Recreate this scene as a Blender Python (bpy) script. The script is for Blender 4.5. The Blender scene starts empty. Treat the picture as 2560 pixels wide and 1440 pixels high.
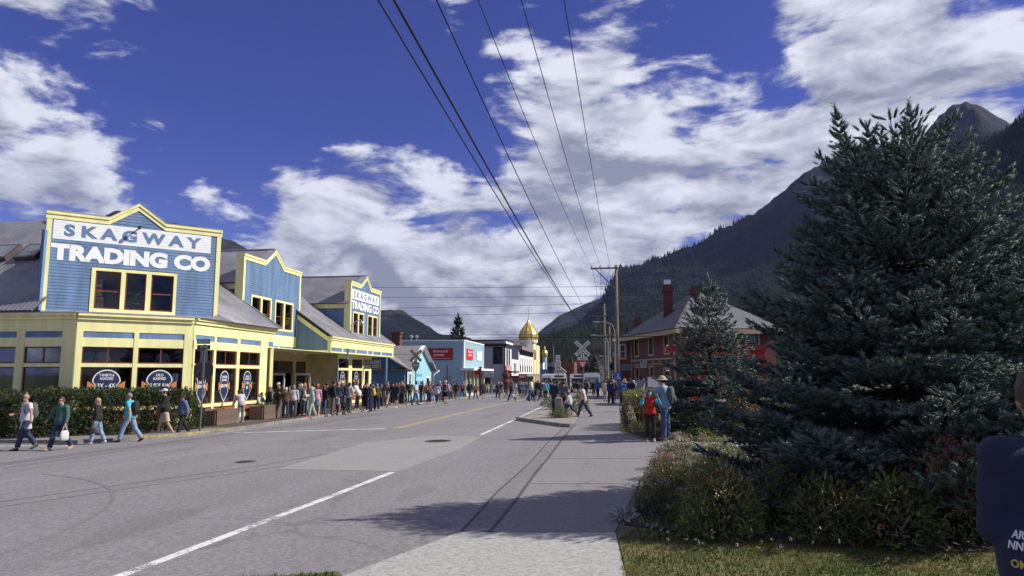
import bpy, bmesh, math, random
import numpy as np
from mathutils import Vector, Matrix, noise as mnoise
R = math.radians
SC = bpy.context.scene
COL = SC.collection
random.seed(7)
# ------------------------------------------------------------------ camera
cd = bpy.data.cameras.new('camera'); cam = bpy.data.objects.new('camera', cd); COL.objects.link(cam)
cam.location = (0, 0, 1.9); cam.rotation_euler = (R(90 + 6.97), 0, R(8.0))
cd.sensor_width = 36; cd.lens = 24.96; cd.clip_start = 0.05; cd.clip_end = 30000
SC.camera = cam
# ------------------------------------------------------------------ sun
SUN_AZ, SUN_EL = 8.3, 39.0            # degrees from +X towards +Y, and above the horizon
sdir = Vector((math.cos(R(SUN_EL)) * math.cos(R(SUN_AZ)), math.cos(R(SUN_EL)) * math.sin(R(SUN_AZ)), math.sin(R(SUN_EL))))
sl = bpy.data.lights.new('sun', 'SUN'); sl.energy = 5.0; sl.angle = R(0.53); sl.color = (1.0, 0.955, 0.88)
so = bpy.data.objects.new('sun', sl); COL.objects.link(so); so.location = (60, 10, 60)
so.rotation_euler = sdir.to_track_quat('Z', 'Y').to_euler()
# ------------------------------------------------------------------ view
SC.view_settings.view_transform = 'Standard'; SC.view_settings.look = 'None'
SC.view_settings.exposure = 0.30; SC.view_settings.gamma = 1.0
SC.view_settings.use_curve_mapping = False
# ------------------------------------------------------------------ sky with clouds
wd = bpy.data.worlds.new('World'); SC.world = wd; wd.use_nodes = True
NT = wd.node_tree; NT.nodes.clear()
class G:
    """tiny node-graph helper"""
    def __init__(s, nt): s.nt = nt
    def n(s, t, **kw):
        k = s.nt.nodes.new(t)
        for a, b in kw.items(): setattr(k, a, b)
        return k
    def put(s, sock, v):
        if v is None: return
        if isinstance(v, bpy.types.NodeSocket): s.nt.links.new(v, sock)
        else:
            if sock.type == 'RGBA' and isinstance(v, (tuple, list)) and len(v) == 3: v = (*v, 1)
            sock.default_value = v
    def m(s, op, a, b=None, c=None, clamp=False):
        k = s.n('ShaderNodeMath', operation=op, use_clamp=clamp)
        for i, v in enumerate((a, b, c)): s.put(k.inputs[i], v) if v is not None else None
        return k.outputs[0]
    def v(s, op, a, b=None, sc=None):
        k = s.n('ShaderNodeVectorMath', operation=op)
        s.put(k.inputs[0], a)
        if b is not None: s.put(k.inputs[1], b)
        if sc is not None: s.put(k.inputs[3], sc)
        return k.outputs['Value'] if op in ('DOT_PRODUCT', 'LENGTH', 'DISTANCE') else k.outputs[0]
    def mix(s, f, a, b, mode='MIX'):
        k = s.n('ShaderNodeMix', data_type='RGBA', blend_type=mode, clamp_factor=True)
        s.put(k.inputs[0], f); s.put(k.inputs[6], a); s.put(k.inputs[7], b)
        return k.outputs[2]
    def ramp(s, f, lo, hi, smooth=True):
        k = s.n('ShaderNodeMapRange', interpolation_type='SMOOTHSTEP' if smooth else 'LINEAR', clamp=True)
        s.put(k.inputs[0], f); s.put(k.inputs[1], lo); s.put(k.inputs[2], hi)
        return k.outputs[0]
    def noise(s, vec, scale, detail=4, rough=.5, dist=0., out=0, lac=2.0):
        k = s.n('ShaderNodeTexNoise')
        s.put(k.inputs['Vector'], vec); s.put(k.inputs['Scale'], scale); s.put(k.inputs['Detail'], detail)
        s.put(k.inputs['Roughness'], rough); s.put(k.inputs['Distortion'], dist); s.put(k.inputs['Lacunarity'], lac)
        return k.outputs[out]
gw = G(NT)
sky = gw.n('ShaderNodeTexSky', sky_type='NISHITA', sun_disc=False)
sky.sun_elevation = R(SUN_EL); sky.sun_rotation = R(90 - SUN_AZ); sky.altitude = 50; sky.air_density = 1.0; sky.dust_density = 0.35; sky.ozone_density = 3.0
tc = gw.n('ShaderNodeTexCoord').outputs['Generated']
sep = gw.n('ShaderNodeSeparateXYZ'); gw.put(sep.inputs[0], tc)
zz = gw.m('MAXIMUM', sep.outputs[2], 0.0)
comb = gw.n('ShaderNodeCombineXYZ')
den = gw.m('ADD', gw.m('MULTIPLY', zz, .75), .50)
gw.put(comb.inputs[0], gw.m('DIVIDE', sep.outputs[0], den)); gw.put(comb.inputs[1], gw.m('DIVIDE', sep.outputs[1], den)); gw.put(comb.inputs[2], gw.m('MULTIPLY', zz, 3.0))
cp = comb.outputs[0]
OFF = (3.1, 1.7, 0.4)
def fb(vec, d): return gw.noise(gw.v('ADD', vec, OFF), 4.4, d, .59, .25)
n1 = fb(cp, 9)
n2 = fb(gw.v('ADD', cp, (0.04, 0.0, 0.08)), 6)
# coverage: clear lobes and thick lobes, as directions in the sky (azimuth from +Y to +X, elevation, radius, amount)
LOBES = [(-26.1, 19.4, 13.0, -0.27), (-17.4, 23.0, 11.7, -0.19), (-13.0, 16.2, 7.3, -0.19), (-29.5, 14.6, 6.4, -0.2), (-0.6, 25.2, 5.1, -0.17), (5.9, 23.8, 4.0, -0.1), (-6.3, 27.4, 4.5, -0.06), (-30.4, 9.4, 3.1, -0.06), (12.2, 25.9, 2.4, -0.04), (-27.0, 24.7, 5.7, -0.05), (-36.1, 16.1, 3.6, -0.16), (-34.9, 22.1, 3.9, -0.12), (-39.2, 20.2, 2.7, -0.06), (-41.9, 16.3, 5.7, 0.08), (-41.1, 12.4, 6.9, 0.13), (-35.3, 11.4, 4.8, 0.05), (-42.6, 23.1, 4.6, 0.05), (-35.1, 25.0, 4.4, 0.16), (-23.3, 27.1, 4.9, 0.17), (-35.6, 19.5, 2.3, 0.13), (-30.5, 13.3, 2.2, 0.18), (-26.9, 15.3, 1.5, 0.2), (-21.9, 13.0, 4.3, 0.16), (-17.2, 17.0, 1.9, 0.03), (-14.3, 17.2, 2.5, 0.14), (-2.3, 20.5, 6.1, 0.15), (3.1, 16.3, 8.3, 0.16), (-7.3, 14.0, 7.3, 0.12), (-9.0, 8.9, 10.6, 0.18), (-24.5, 9.2, 10.2, 0.3), (-17.0, 6.9, 10.6, 0.28), (-0.8, 10.8, 9.2, 0.12), (16.5, 22.8, 9.2, 0.13), (24.4, 22.6, 6.4, 0.1), (-2.2, 27.8, 5.9, 0.12), (11.8, 16.8, 8.0, 0.12), (26.3, 16.2, 3.2, 0.08), (3.3, 22.0, 2.7, 0.05), (22.0, 24.9, 6.7, 0.05)]
cov = None
for az, el, rad, amt in LOBES:
    d = (math.sin(R(az)) * math.cos(R(el)), math.cos(R(az)) * math.cos(R(el)), math.sin(R(el)))
    k = gw.m('MULTIPLY', gw.ramp(gw.v('DOT_PRODUCT', tc, d), math.cos(R(rad * 1.5)), math.cos(R(rad * .25))), amt)
    cov = k if cov is None else gw.m('ADD', cov, k)
n1c = gw.m('ADD', gw.m('MULTIPLY', gw.m('SUBTRACT', n1, .5), 1.35), .515)
dens = gw.m('ADD', n1c, gw.m('MULTIPLY', cov, .62))
mask = gw.ramp(dens, .48, .64)
lit = gw.m('ADD', gw.m('MULTIPLY', gw.m('SUBTRACT', n1, n2), 4.4), .64)
thick = gw.ramp(dens, .60, .95)
lit = gw.m('SUBTRACT', lit, gw.m('MULTIPLY', thick, .30), clamp=True)
ccol = gw.mix(lit, (3.2, 3.4, 4.6), (9.4, 9.6, 10.8))
skyc = gw.mix(1.0, sky.outputs[0], (0.41, 0.40, 1.02), 'MULTIPLY')
# low haze veils the clear sky near the ridges
skyc = gw.mix(gw.m('MULTIPLY', gw.ramp(sep.outputs[2], .30, .0), .35), skyc, (3.0, 4.2, 8.4))
fin = gw.mix(mask, skyc, ccol)
bg = gw.n('ShaderNodeBackground'); gw.put(bg.inputs[0], fin); bg.inputs[1].default_value = 0.07
wd.cycles.sampling_method = 'MANUAL'; wd.cycles.sample_map_resolution = 256
wo = gw.n('ShaderNodeOutputWorld'); NT.links.new(bg.outputs[0], wo.inputs[0])
# ------------------------------------------------------------------ helpers: tags, meshes, materials
def tag(o, label, cat, group=None):
    o['label'] = label; o['category'] = cat
    if group: o['group'] = group
    return o
def thing(name, label, cat, loc=(0, 0, 0), rz=0., group=None):
    o = bpy.data.objects.new(name, None); COL.objects.link(o)
    o.empty_display_size = .1; o.location = loc; o.rotation_euler = (0, 0, rz)
    return tag(o, label, cat, group)
def link(name, me, parent=None, kind=None):
    o = bpy.data.objects.new(name, me); COL.objects.link(o)
    if parent is not None: o.parent = parent
    if kind: o['kind'] = kind
    return o
class MB:
    """collects faces; build() links them as one mesh object"""
    def __init__(s): s.v = []; s.f = []; s.mi = []; s.m = 0
    def add(s, vs, fs):
        b = len(s.v); s.v += [tuple(p) for p in vs]; s.f += [tuple(i + b for i in f) for f in fs]; s.mi += [s.m] * len(fs); return s
    def hexa(s, c8):   # bottom 4 (ccw seen from top) + top 4
        return s.add(c8, [(3, 2, 1, 0), (4, 5, 6, 7), (0, 1, 5, 4), (1, 2, 6, 5), (2, 3, 7, 6), (3, 0, 4, 7)])
    def box(s, x0, x1, y0, y1, z0, z1, T=None):
        c = [(x0, y0, z0), (x1, y0, z0), (x1, y1, z0), (x0, y1, z0), (x0, y0, z1), (x1, y0, z1), (x1, y1, z1), (x0, y1, z1)]
        if T: c = [T(*p) for p in c]
        return s.hexa(c)
    def prism(s, poly, z0, z1, T=None):   # polygon in the first two coordinates, extruded along the third
        n = len(poly); b = [(x, y, z0) for x, y in poly] + [(x, y, z1) for x, y in poly]
        if T: b = [T(*p) for p in b]
        return s.add(b, [tuple(range(n - 1, -1, -1)), tuple(range(n, 2 * n))] + [(i, (i + 1) % n, n + (i + 1) % n, n + i) for i in range(n)])
    def tube(s, pts, r, n=8, cap=True):
        pts = [Vector(p) for p in pts]; rs = r if isinstance(r, (list, tuple)) else [r] * len(pts)
        vs = []; up = None
        for i, p in enumerate(pts):
            t = (pts[min(i + 1, len(pts) - 1)] - pts[max(i - 1, 0)]).normalized()
            if up is None or abs(up.dot(t)) > .98: up = Vector((0, 0, 1)) if abs(t.z) < .9 else Vector((1, 0, 0))
            a = t.cross(up).normalized(); b = a.cross(t).normalized(); up = b
            vs += [p + (a * math.cos(2 * math.pi * k / n) + b * math.sin(2 * math.pi * k / n)) * rs[i] for k in range(n)]
        fs = [(i * n + k, i * n + (k + 1) % n, (i + 1) * n + (k + 1) % n, (i + 1) * n + k) for i in range(len(pts) - 1) for k in range(n)]
        if cap: fs += [tuple(range(n - 1, -1, -1)), tuple((len(pts) - 1) * n + k for k in range(n))]
        return s.add(vs, fs)
    def lathe(s, prof, n=16, c=(0, 0, 0), T=None):   # (radius, z)
        vs = [(c[0] + r * math.cos(2 * math.pi * k / n), c[1] + r * math.sin(2 * math.pi * k / n), c[2] + z) for r, z in prof for k in range(n)]
        if T: vs = [T(*p) for p in vs]
        m = len(prof)
        return s.add(vs, [(i * n + k, i * n + (k + 1) % n, (i + 1) * n + (k + 1) % n, (i + 1) * n + k) for i in range(m - 1) for k in range(n)]
                     + [tuple(range(n - 1, -1, -1)), tuple((m - 1) * n + k for k in range(n))])
    def mesh(s, name, mats, smooth=False):
        me = bpy.data.meshes.new(name); me.from_pydata(s.v, [], s.f)
        mats = mats if isinstance(mats, (list, tuple)) else [mats]
        for m in mats: me.materials.append(m)
        if len(mats) > 1: me.polygons.foreach_set('material_index', s.mi)
        if smooth: me.polygons.foreach_set('use_smooth', [True] * len(me.polygons))
        me.update(); return me
    def build(s, name, mats, parent=None, kind=None, smooth=False):
        return link(name, s.mesh(name, mats, smooth), parent, kind)
def npmesh(name, V, Fq, mat, smooth=False, col=None):
    """mesh from numpy vertices and an (n,3) or (n,4) face array; col = per-vertex grey variation"""
    me = bpy.data.meshes.new(name); V = np.asarray(V, np.float32); Fq = np.asarray(Fq, np.int32); k = Fq.shape[1]
    me.vertices.add(len(V)); me.vertices.foreach_set('co', V.ravel())
    me.loops.add(Fq.size); me.loops.foreach_set('vertex_index', Fq.ravel())
    me.polygons.add(len(Fq)); me.polygons.foreach_set('loop_start', np.arange(0, Fq.size, k, dtype=np.int32))
    if smooth: me.polygons.foreach_set('use_smooth', np.ones(len(Fq), bool))
    for m in (mat if isinstance(mat, (list, tuple)) else [mat]): me.materials.append(m)
    if col is not None:
        a = me.attributes.new('tint', 'FLOAT', 'POINT'); a.data.foreach_set('value', np.asarray(col, np.float32))
    me.update(calc_edges=True); me.validate(); return me
MATS = {}
def M(name, c, rough=.75, var=.10, scale=2.0, bump=0., bscale=30., metal=0., spec=.4, c2=None, stretch=None, fine=0.):
    """painted / stone / cloth surface: base colour broken up by noise, fine relief"""
    if name in MATS: return MATS[name]
    m = bpy.data.materials.new(name); m.use_nodes = True; nt = m.node_tree; g = G(nt); b = nt.nodes['Principled BSDF']
    tcn = g.n('ShaderNodeTexCoord').outputs['Object']
    if stretch:
        mp = g.n('ShaderNodeMapping'); g.put(mp.inputs[0], tcn); mp.inputs['Scale'].default_value = stretch; tcn = mp.outputs[0]
    c = tuple(c); lo = tuple(x * (1 - var) for x in c); hi = tuple(min(1, x * (1 + var)) for x in (c2 or c))
    f = g.ramp(g.noise(tcn, scale, 6, .62), .3, .7)
    if fine: f = g.m('ADD', f, g.m('MULTIPLY', g.m('SUBTRACT', g.noise(tcn, bscale * 2, 3, .7), .5), fine), clamp=True)
    g.put(b.inputs['Base Color'], g.mix(f, lo, hi)); b.inputs['Roughness'].default_value = rough; b.inputs['Metallic'].default_value = metal
    b.inputs['Specular IOR Level'].default_value = spec
    if bump:
        k = g.n('ShaderNodeBump'); k.inputs['Strength'].default_value = bump; k.inputs['Distance'].default_value = .02
        g.put(k.inputs['Height'], g.noise(tcn, bscale, 5, .6)); nt.links.new(k.outputs[0], b.inputs['Normal'])
    MATS[name] = m; return m
def glass(name='window_glass', tint=(.75, .8, .82), refl=.9):
    if name in MATS: return MATS[name]
    m = bpy.data.materials.new(name); m.use_nodes = True; nt = m.node_tree; nt.nodes.clear(); g = G(nt)
    gl = g.n('ShaderNodeBsdfGlossy'); gl.inputs['Roughness'].default_value = .03; g.put(gl.inputs['Color'], (refl, refl, refl))
    tr = g.n('ShaderNodeBsdfTransparent'); g.put(tr.inputs['Color'], tint)
    fr = g.n('ShaderNodeFresnel'); fr.inputs['IOR'].default_value = 1.5
    bp = g.n('ShaderNodeBump'); bp.inputs['Strength'].default_value = .04; bp.inputs['Distance'].default_value = .01
    g.put(bp.inputs['Height'], g.noise(g.n('ShaderNodeTexCoord').outputs['Object'], 1.5, 2)); nt.links.new(bp.outputs[0], gl.inputs['Normal'])
    mx = g.n('ShaderNodeMixShader'); nt.links.new(g.m('MULTIPLY', fr.outputs[0], .7), mx.inputs[0]); nt.links.new(tr.outputs[0], mx.inputs[1]); nt.links.new(gl.outputs[0], mx.inputs[2])
    o = g.n('ShaderNodeOutputMaterial'); nt.links.new(mx.outputs[0], o.inputs[0]); MATS[name] = m; return m
def gz(x, y=0.): return 0.02 * min(max(x, -24.), 8.) - .011 * min(max(y - 50., 0.), 150.)
def clip_y(P, y, keep):
    out = []
    for i in range(len(P)):
        p, q = P[i], P[(i + 1) % len(P)]; a, b = (p[1] - y) * keep >= 0, (q[1] - y) * keep >= 0
        if a: out.append(p)
        if a != b: t = (y - p[1]) / (q[1] - p[1]); out.append((p[0] + t * (q[0] - p[0]), y))
    return out
def sheet(name, pts, lift, mat, t=.05, kind='structure', parent=None):
    """flat slab lying on the cambered ground; its top stands `lift` above the road"""
    mb = MB()
    for lo, hi in ((-9e9, 50.), (50., 200.), (200., 9e9)):
        q = clip_y(clip_y(pts, lo, 1), hi, -1); n = len(q)
        if n < 3: continue
        if sum(q[i][0] * q[(i + 1) % n][1] - q[(i + 1) % n][0] * q[i][1] for i in range(n)) < 0: q = q[::-1]
        vs = [(x, y, gz(x, y) + lift - t) for x, y in q] + [(x, y, gz(x, y) + lift) for x, y in q]
        mb.add(vs, [tuple(range(n, 2 * n))] + [(i, (i + 1) % n, n + (i + 1) % n, n + i) for i in range(n)])
    return mb.build(name, mat, parent, kind)
_rs = np.random.RandomState(11)
_LAT = _rs.rand(64, 64, 64).astype(np.float32)
def vnoise(x, y, z=None):
    z = np.zeros_like(x) if z is None else z
    xi, yi, zi = np.floor(x).astype(int), np.floor(y).astype(int), np.floor(z).astype(int)
    fx, fy, fz = x - xi, y - yi, z - zi
    fx, fy, fz = [t * t * (3 - 2 * t) for t in (fx, fy, fz)]
    L = lambda a, b, c: _LAT[(xi + a) & 63, (yi + b) & 63, (zi + c) & 63]
    l = lambda a, b, t: a + (b - a) * t
    return l(l(l(L(0, 0, 0), L(1, 0, 0), fx), l(L(0, 1, 0), L(1, 1, 0), fx), fy), l(l(L(0, 0, 1), L(1, 0, 1), fx), l(L(0, 1, 1), L(1, 1, 1), fx), fy), fz)
def fbm(x, y, o=5, z=None, ridge=False):
    s = 0.; a = .5; f = 1.
    for k in range(o):
        n = vnoise(x * f + 17.3 * k, y * f + 9.1 * k, None if z is None else z * f)
        s = s + a * ((1 - np.abs(2 * n - 1)) if ridge else n); a *= .5; f *= 2.03
    return s
# ------------------------------------------------------------------ ground, road, pavements
def asphalt(name, c, grain=1.0, patch=.18):
    m = bpy.data.materials.new(name); m.use_nodes = True; nt = m.node_tree; g = G(nt); b = nt.nodes['Principled BSDF']
    t = g.n('ShaderNodeTexCoord').outputs['Object']
    big = g.ramp(g.noise(t, .16, 5, .6, .6), .35, .68)
    mp = g.n('ShaderNodeMapping'); g.put(mp.inputs[0], t); mp.inputs['Scale'].default_value = (1.1, .06, 1)
    lane = g.ramp(g.noise(mp.outputs[0], 1.0, 4, .6), .35, .65)
    gr1 = g.noise(t, 48, 4, .85); gr2 = g.noise(t, 15, 5, .75)
    f = g.m('ADD', g.m('MULTIPLY', big, .45), g.m('MULTIPLY', lane, .35))
    col = g.mix(f, tuple(x * (1 - patch) for x in c), tuple(x * (1 + patch) for x in c))
    col = g.mix(g.m('MULTIPLY', g.ramp(gr1, .38, .66), .62 * grain), col, tuple(min(1, x * 1.85) for x in c))
    col = g.mix(g.m('MULTIPLY', g.ramp(gr2, .60, .36), .55 * grain), col, tuple(x * .5 for x in c))
    cr = g.n('ShaderNodeTexVoronoi', feature='DISTANCE_TO_EDGE'); g.put(cr.inputs['Vector'], g.v('ADD', t, g.v('SCALE', g.noise(t, 1.3, 4, .6, out=1), sc=.9))); cr.inputs['Scale'].default_value = .16
    crk = g.m('MULTIPLY', g.ramp(cr.outputs[0], .010, .002), g.ramp(g.noise(t, .30, 2), .46, .60))
    col = g.mix(g.m('MULTIPLY', crk, .35), col, tuple(x * .35 for x in c))
    g.put(b.inputs['Base Color'], col); b.inputs['Roughness'].default_value = .88; b.inputs['Specular IOR Level'].default_value = .25
    k = g.n('ShaderNodeBump'); k.inputs['Strength'].default_value = .35; k.inputs['Distance'].default_value = .012
    g.put(k.inputs['Height'], gr1); nt.links.new(k.outputs[0], b.inputs['Normal'])
    MATS[name] = m; return m
A_ROAD = asphalt('asphalt_weathered', (.205, .192, .196))
A_WALK = asphalt('concrete_walk', (.205, .194, .194), .7, .10)
A_PATCH = asphalt('concrete_patch', (.265, .258, .245), .5, .10)
A_APRON = asphalt('concrete_apron', (.335, .325, .30), .9, .08)
A_DARK = asphalt('asphalt_seal', (.085, .08, .085), .6)
A_KERB = M('kerb_concrete', (.24, .225, .20), .9, .25, 3, .4, 40)
A_GRAVEL = M('gravel_ground', (.225, .195, .165), .95, .30, 9, .9, 55, fine=.9, c2=(.30, .265, .23))
A_SOIL = M('bed_soil', (.045, .033, .024), .95, .4, 12, .9, 40)
A_EARTH = M('earth_grass', (.075, .075, .035), .95, .35, .25, .5, 6)
for nm, X, Yb, dz, mt in (('ground', (-9000, -24, 8, 9000), (-9000, 50, 200, 9000), -.08, A_EARTH), ('road', (-24, 8), (-20, 50, 200, 420), 0, A_ROAD), ('road', (-90, -24), (-6, 22), 0, A_ROAD)):
    mb = MB()
    for x0, x1 in zip(X[:-1], X[1:]):
        for y0, y1 in zip(Yb[:-1], Yb[1:]):
            mb.add([(x, y, gz(x, y) + dz) for x, y in ((x0, y0), (x1, y0), (x1, y1), (x0, y1))], [(0, 1, 2, 3)])
    mb.build(nm, mt, None, 'structure')
LEFT_KERB = [(-60, 22.3), (-20.7, 22.0), (-17.4, 21.5), (-16.1, 22.6), (-15.2, 24.2), (-14.8, 26.1), (-15.0, 34.6), (-14.9, 50), (-15.0, 75), (-15.0, 110), (-15, 200), (-15, 300)]
def off(line, d):
    out = []
    for i, p in enumerate(line):
        a = Vector(line[max(i - 1, 0)]); b = Vector(line[min(i + 1, len(line) - 1)]); t = (b - a).normalized()
        out.append((p[0] - t.y * d, p[1] + t.x * d))
    return out
def strip(name, line, w0, w1, lift, mat, t=.05, kind='structure', parent=None):
    """ribbon between two offsets of a line on the ground"""
    a, b = off(line, w0), off(line, w1); mb = MB(); n = len(line)
    vs = []
    for (x, y), (u, v) in zip(a, b):
        vs += [(x, y, gz(x, y) + lift - t), (x, y, gz(x, y) + lift), (u, v, gz(u, v) + lift), (u, v, gz(u, v) + lift - t)]
    fs = []
    for i in range(n - 1):
        o, q = 4 * i, 4 * i + 4
        fs += [(o, q, q + 1, o + 1), (o + 1, q + 1, q + 2, o + 2), (o + 2, q + 2, q + 3, o + 3)]
    mb.add(vs, fs + [(0, 1, 2, 3), (4 * n - 1, 4 * n - 2, 4 * n - 3, 4 * n - 4)])
    return mb.build(name, mat, parent, kind)
strip('kerb', LEFT_KERB, 0, .16, .12, A_KERB, .2)
pv = off(LEFT_KERB, .16)
sheet('pavement_left', pv + [(-24, 300), (-24, 40), (-24, 24)] , .105, A_WALK, .2)
strip('yellow_kerb_paint', [(-16.1, 22.6), (-15.2, 24.2), (-14.83, 25.9), (-14.85, 27.6)], -.004, .18, .126, M('kerb_yellow', (.34, .27, .11), .85, .4, 8), .06)
# boardwalk of cross planks in front of the shops
mb = MB(); rnd = random.Random(3); y = 27.2
while y < 70:
    w = .19; xk = -14.98
    x1 = xk - .19 + rnd.uniform(-.03, .02); x0 = -18.6; zt = .118 + rnd.uniform(0, .006)
    mb.hexa([(x0, y, gz(x0, y) + .06), (x1, y, gz(x1, y) + .06), (x1, y + w - .012, gz(x1, y) + .06), (x0, y + w - .012, gz(x0, y) + .06),
             (x0, y, gz(x0, y) + zt), (x1, y, gz(x1, y) + zt), (x1, y + w - .012, gz(x1, y) + zt), (x0, y + w - .012, gz(x0, y) + zt)]); y += w
mb.build('boardwalk', M('boardwalk_wood', (.105, .075, .068), .9, .3, 5, .4, 30, stretch=(1, 8, 1)), None, 'structure')
WALK_R = [(-1.5, 8.9), (-1.48, 26.8), (-1.45, 50), (-1.45, 75), (.35, 75), (.3, 31), (.22, 24.4), (.75, 21.6), (1.05, 20.4), (3.3, 20.35), (3.3, 19.2), (1.1, 19.2), (.95, 17.6), (.48, 13.4), (.0, 9.0), (0, 8.9)]
sheet('pavement_right', WALK_R, .018, A_WALK, .09)
sheet('concrete_apron', [(-2.6, 6.9), (-1.9, 8.84), (.0, 8.89), (.09, 7.1), (.16, 4), (-4.2, 4.4)], .022, A_APRON, .09)
sheet('gutter', [(-1.86, 9.0), (-1.86, 26.8), (-1.52, 26.8), (-1.54, 9.0)], .008, asphalt('asphalt_gutter', (.185, .175, .176)), .03)
sheet('gravel_verge', [(-4.05, 31.6), (-1.6, 27.2), (-1.5, 75), (-4.15, 75), (-4.1, 50)], .03, A_GRAVEL, .1)
strip('kerb', [(-1.50, 26.7), (-1.75, 27.0), (-4.1, 31.4), (-4.2, 31.9)], -.16, .12, .13, A_KERB, .22)
sheet('concrete_patch', [(-7.25, 15.0), (-4.46, 14.6), (-4.12, 19.3), (-4.25, 22.9), (-4.4, 23.2), (-6.1, 23.4), (-7.5, 21.0)], .004, A_PATCH, .03)
def worn_paint(name, c, wear):
    m = bpy.data.materials.new(name); m.use_nodes = True; nt = m.node_tree; g = G(nt); b = nt.nodes['Principled BSDF']; t = g.n('ShaderNodeTexCoord').outputs['Object']
    k = g.m('ADD', g.m('MULTIPLY', g.noise(t, 26, 5, .8), .7), g.m('MULTIPLY', g.noise(t, 2.2, 3, .6), .45))
    g.put(b.inputs['Base Color'], g.mix(g.ramp(k, wear, wear + .10), c, (.19, .18, .18))); b.inputs['Roughness'].default_value = .85; MATS[name] = m; return m
PAINT = worn_paint('road_paint_white', (.66, .66, .63), .565); YEL = worn_paint('road_paint_yellow', (.46, .36, .15), .56)
def line(name, pts, w, mat, lift=.006):
    return strip(name, pts, -w / 2, w / 2, lift, mat, .004)
line('edge_line', [(-5.06, 3.5), (-4.91, 6.8), (-4.66, 11), (-4.52, 14.45)], .13, PAINT)
line('edge_line', [(-4.38, 23.4), (-4.36, 31), (-4.42, 50), (-4.5, 75)], .13, PAINT)
for dx in (-.12, .12): line('centre_line', [(-8.38 + dx, 27.1), (-8.25 + dx, 34), (-7.9 + dx, 50), (-7.7 + dx, 90), (-7.6 + dx, 198)], .10, YEL)
line('stop_line', [(-14.2, 25.55), (-8.75, 27.05)], .22, PAINT)
line('stop_line', [(-21.6, 21.0), (-17.0, 20.75)], .2, PAINT)
SEAM = asphalt('asphalt_seam', (.115, .107, .112), .6)
line('sealed_crack', [(-13.5, 3.2), (-10.9, 9.2), (-10.14, 10.86), (-9.32, 12.7), (-8.04, 15.5), (-6.9, 19.9), (-6.56, 21.7)], .07, SEAM, .003)
line('sealed_crack', [(-12.9, 3.2), (-10.4, 8.9), (-9.7, 10.4), (-8.9, 12.2), (-7.68, 14.81), (-7.35, 15.6)], .05, SEAM, .0035)
line('repair_seam', [(-13.2, 9.5), (-12.27, 13.1), (-11.41, 18.0), (-9.99, 20.7), (-8.6, 24.5)], .035, asphalt('asphalt_pale_seam', (.26, .25, .245), .6), .003)
for sx, sy, sw, sl_ in ((-6.4, 9.2, .5, 1.6), (-9.8, 22.8, .6, 2.2), (-11.5, 31, .7, 3.0), (-6.0, 36, .5, 3.5), (-12.4, 19.2, .4, 1.1), (-3.3, 12.0, .3, .9)):   # oil-darkened patches with ragged outlines
    rr_ = random.Random(int(sx * 10)); sheet('oil_stain', [(sx + sw * math.cos(k * .42) * rr_.uniform(.6, 1.1), sy + sl_ * math.sin(k * .42) * rr_.uniform(.6, 1.1)) for k in range(15)], .0025, MATS.get('asphalt_oil') or asphalt('asphalt_oil', (.182, .170, .172)), .002)
line('sealed_crack', [(-1.90, 8.9), (-1.93, 12), (-1.84, 16), (-1.88, 21), (-1.8, 26)], .035, A_DARK, .009)
line('sealed_crack', [(-1.52, 8.9), (-1.5, 11.5), (-1.53, 14.5), (-1.5, 17), (-1.52, 21), (-1.5, 26.6)], .05, A_DARK, .021)
line('sealed_crack', [(-13.5, 29), (-10, 30.2)], .06, A_DARK, .003)
line('sealed_crack', [(-14, 38.0), (-12, 37.2), (-9.5, 39.5)], .05, A_DARK, .0035)
for yj in (12.8, 16.6, 24, 28, 32.5, 37, 42, 48, 55): line('walk_joint', [(-1.46, yj), (.1 + (.5 if 12 < yj < 21 else 0), yj)], .022, A_DARK, .021)
def tyre_arc(cx, cy, r, a0, a1):
    line('tyre_mark', [(cx + r * math.cos(R(a0 + (a1 - a0) * i / 16)), cy + r * math.sin(R(a0 + (a1 - a0) * i / 16))) for i in range(17)], .07, asphalt('asphalt_tyre_mark', (.176, .165, .170)) if 'asphalt_tyre_mark' not in MATS else MATS['asphalt_tyre_mark'], .004)
tyre_arc(-15.5, 7.2, 6.2, -20, 88); tyre_arc(-15.0, 6.6, 8.1, -15, 70)
def manhole(x, y, r, label):
    t = thing('manhole_cover', label, 'manhole', (x, y, gz(x)))
    mb = MB(); mb.lathe([(r, 0), (r, .010), (r * .84, .012)], 28); mb.build('rim', M('iron_rim', (.10, .09, .085), .7, .2, 8, metal=.3), t)
    mb = MB(); mb.lathe([(r * .82, .003), (r * .82, .009)], 28)
    for k in range(-3, 4):
        L = math.sqrt(max(.01, (r * .74) ** 2 - (k * r * .2) ** 2)); mb.box(-L, L, k * r * .2 - .018, k * r * .2 + .018, .009, .016)
    mb.build('lid', M('iron_lid', (.06, .055, .052), .65, .3, 10, metal=.3), t)
manhole(-5.26, 21.48, .43, 'iron manhole cover set in the pale concrete road patch')
manhole(-8.75, 16.35, .24, 'small worn manhole cover in bare asphalt left of the concrete patch')
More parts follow.
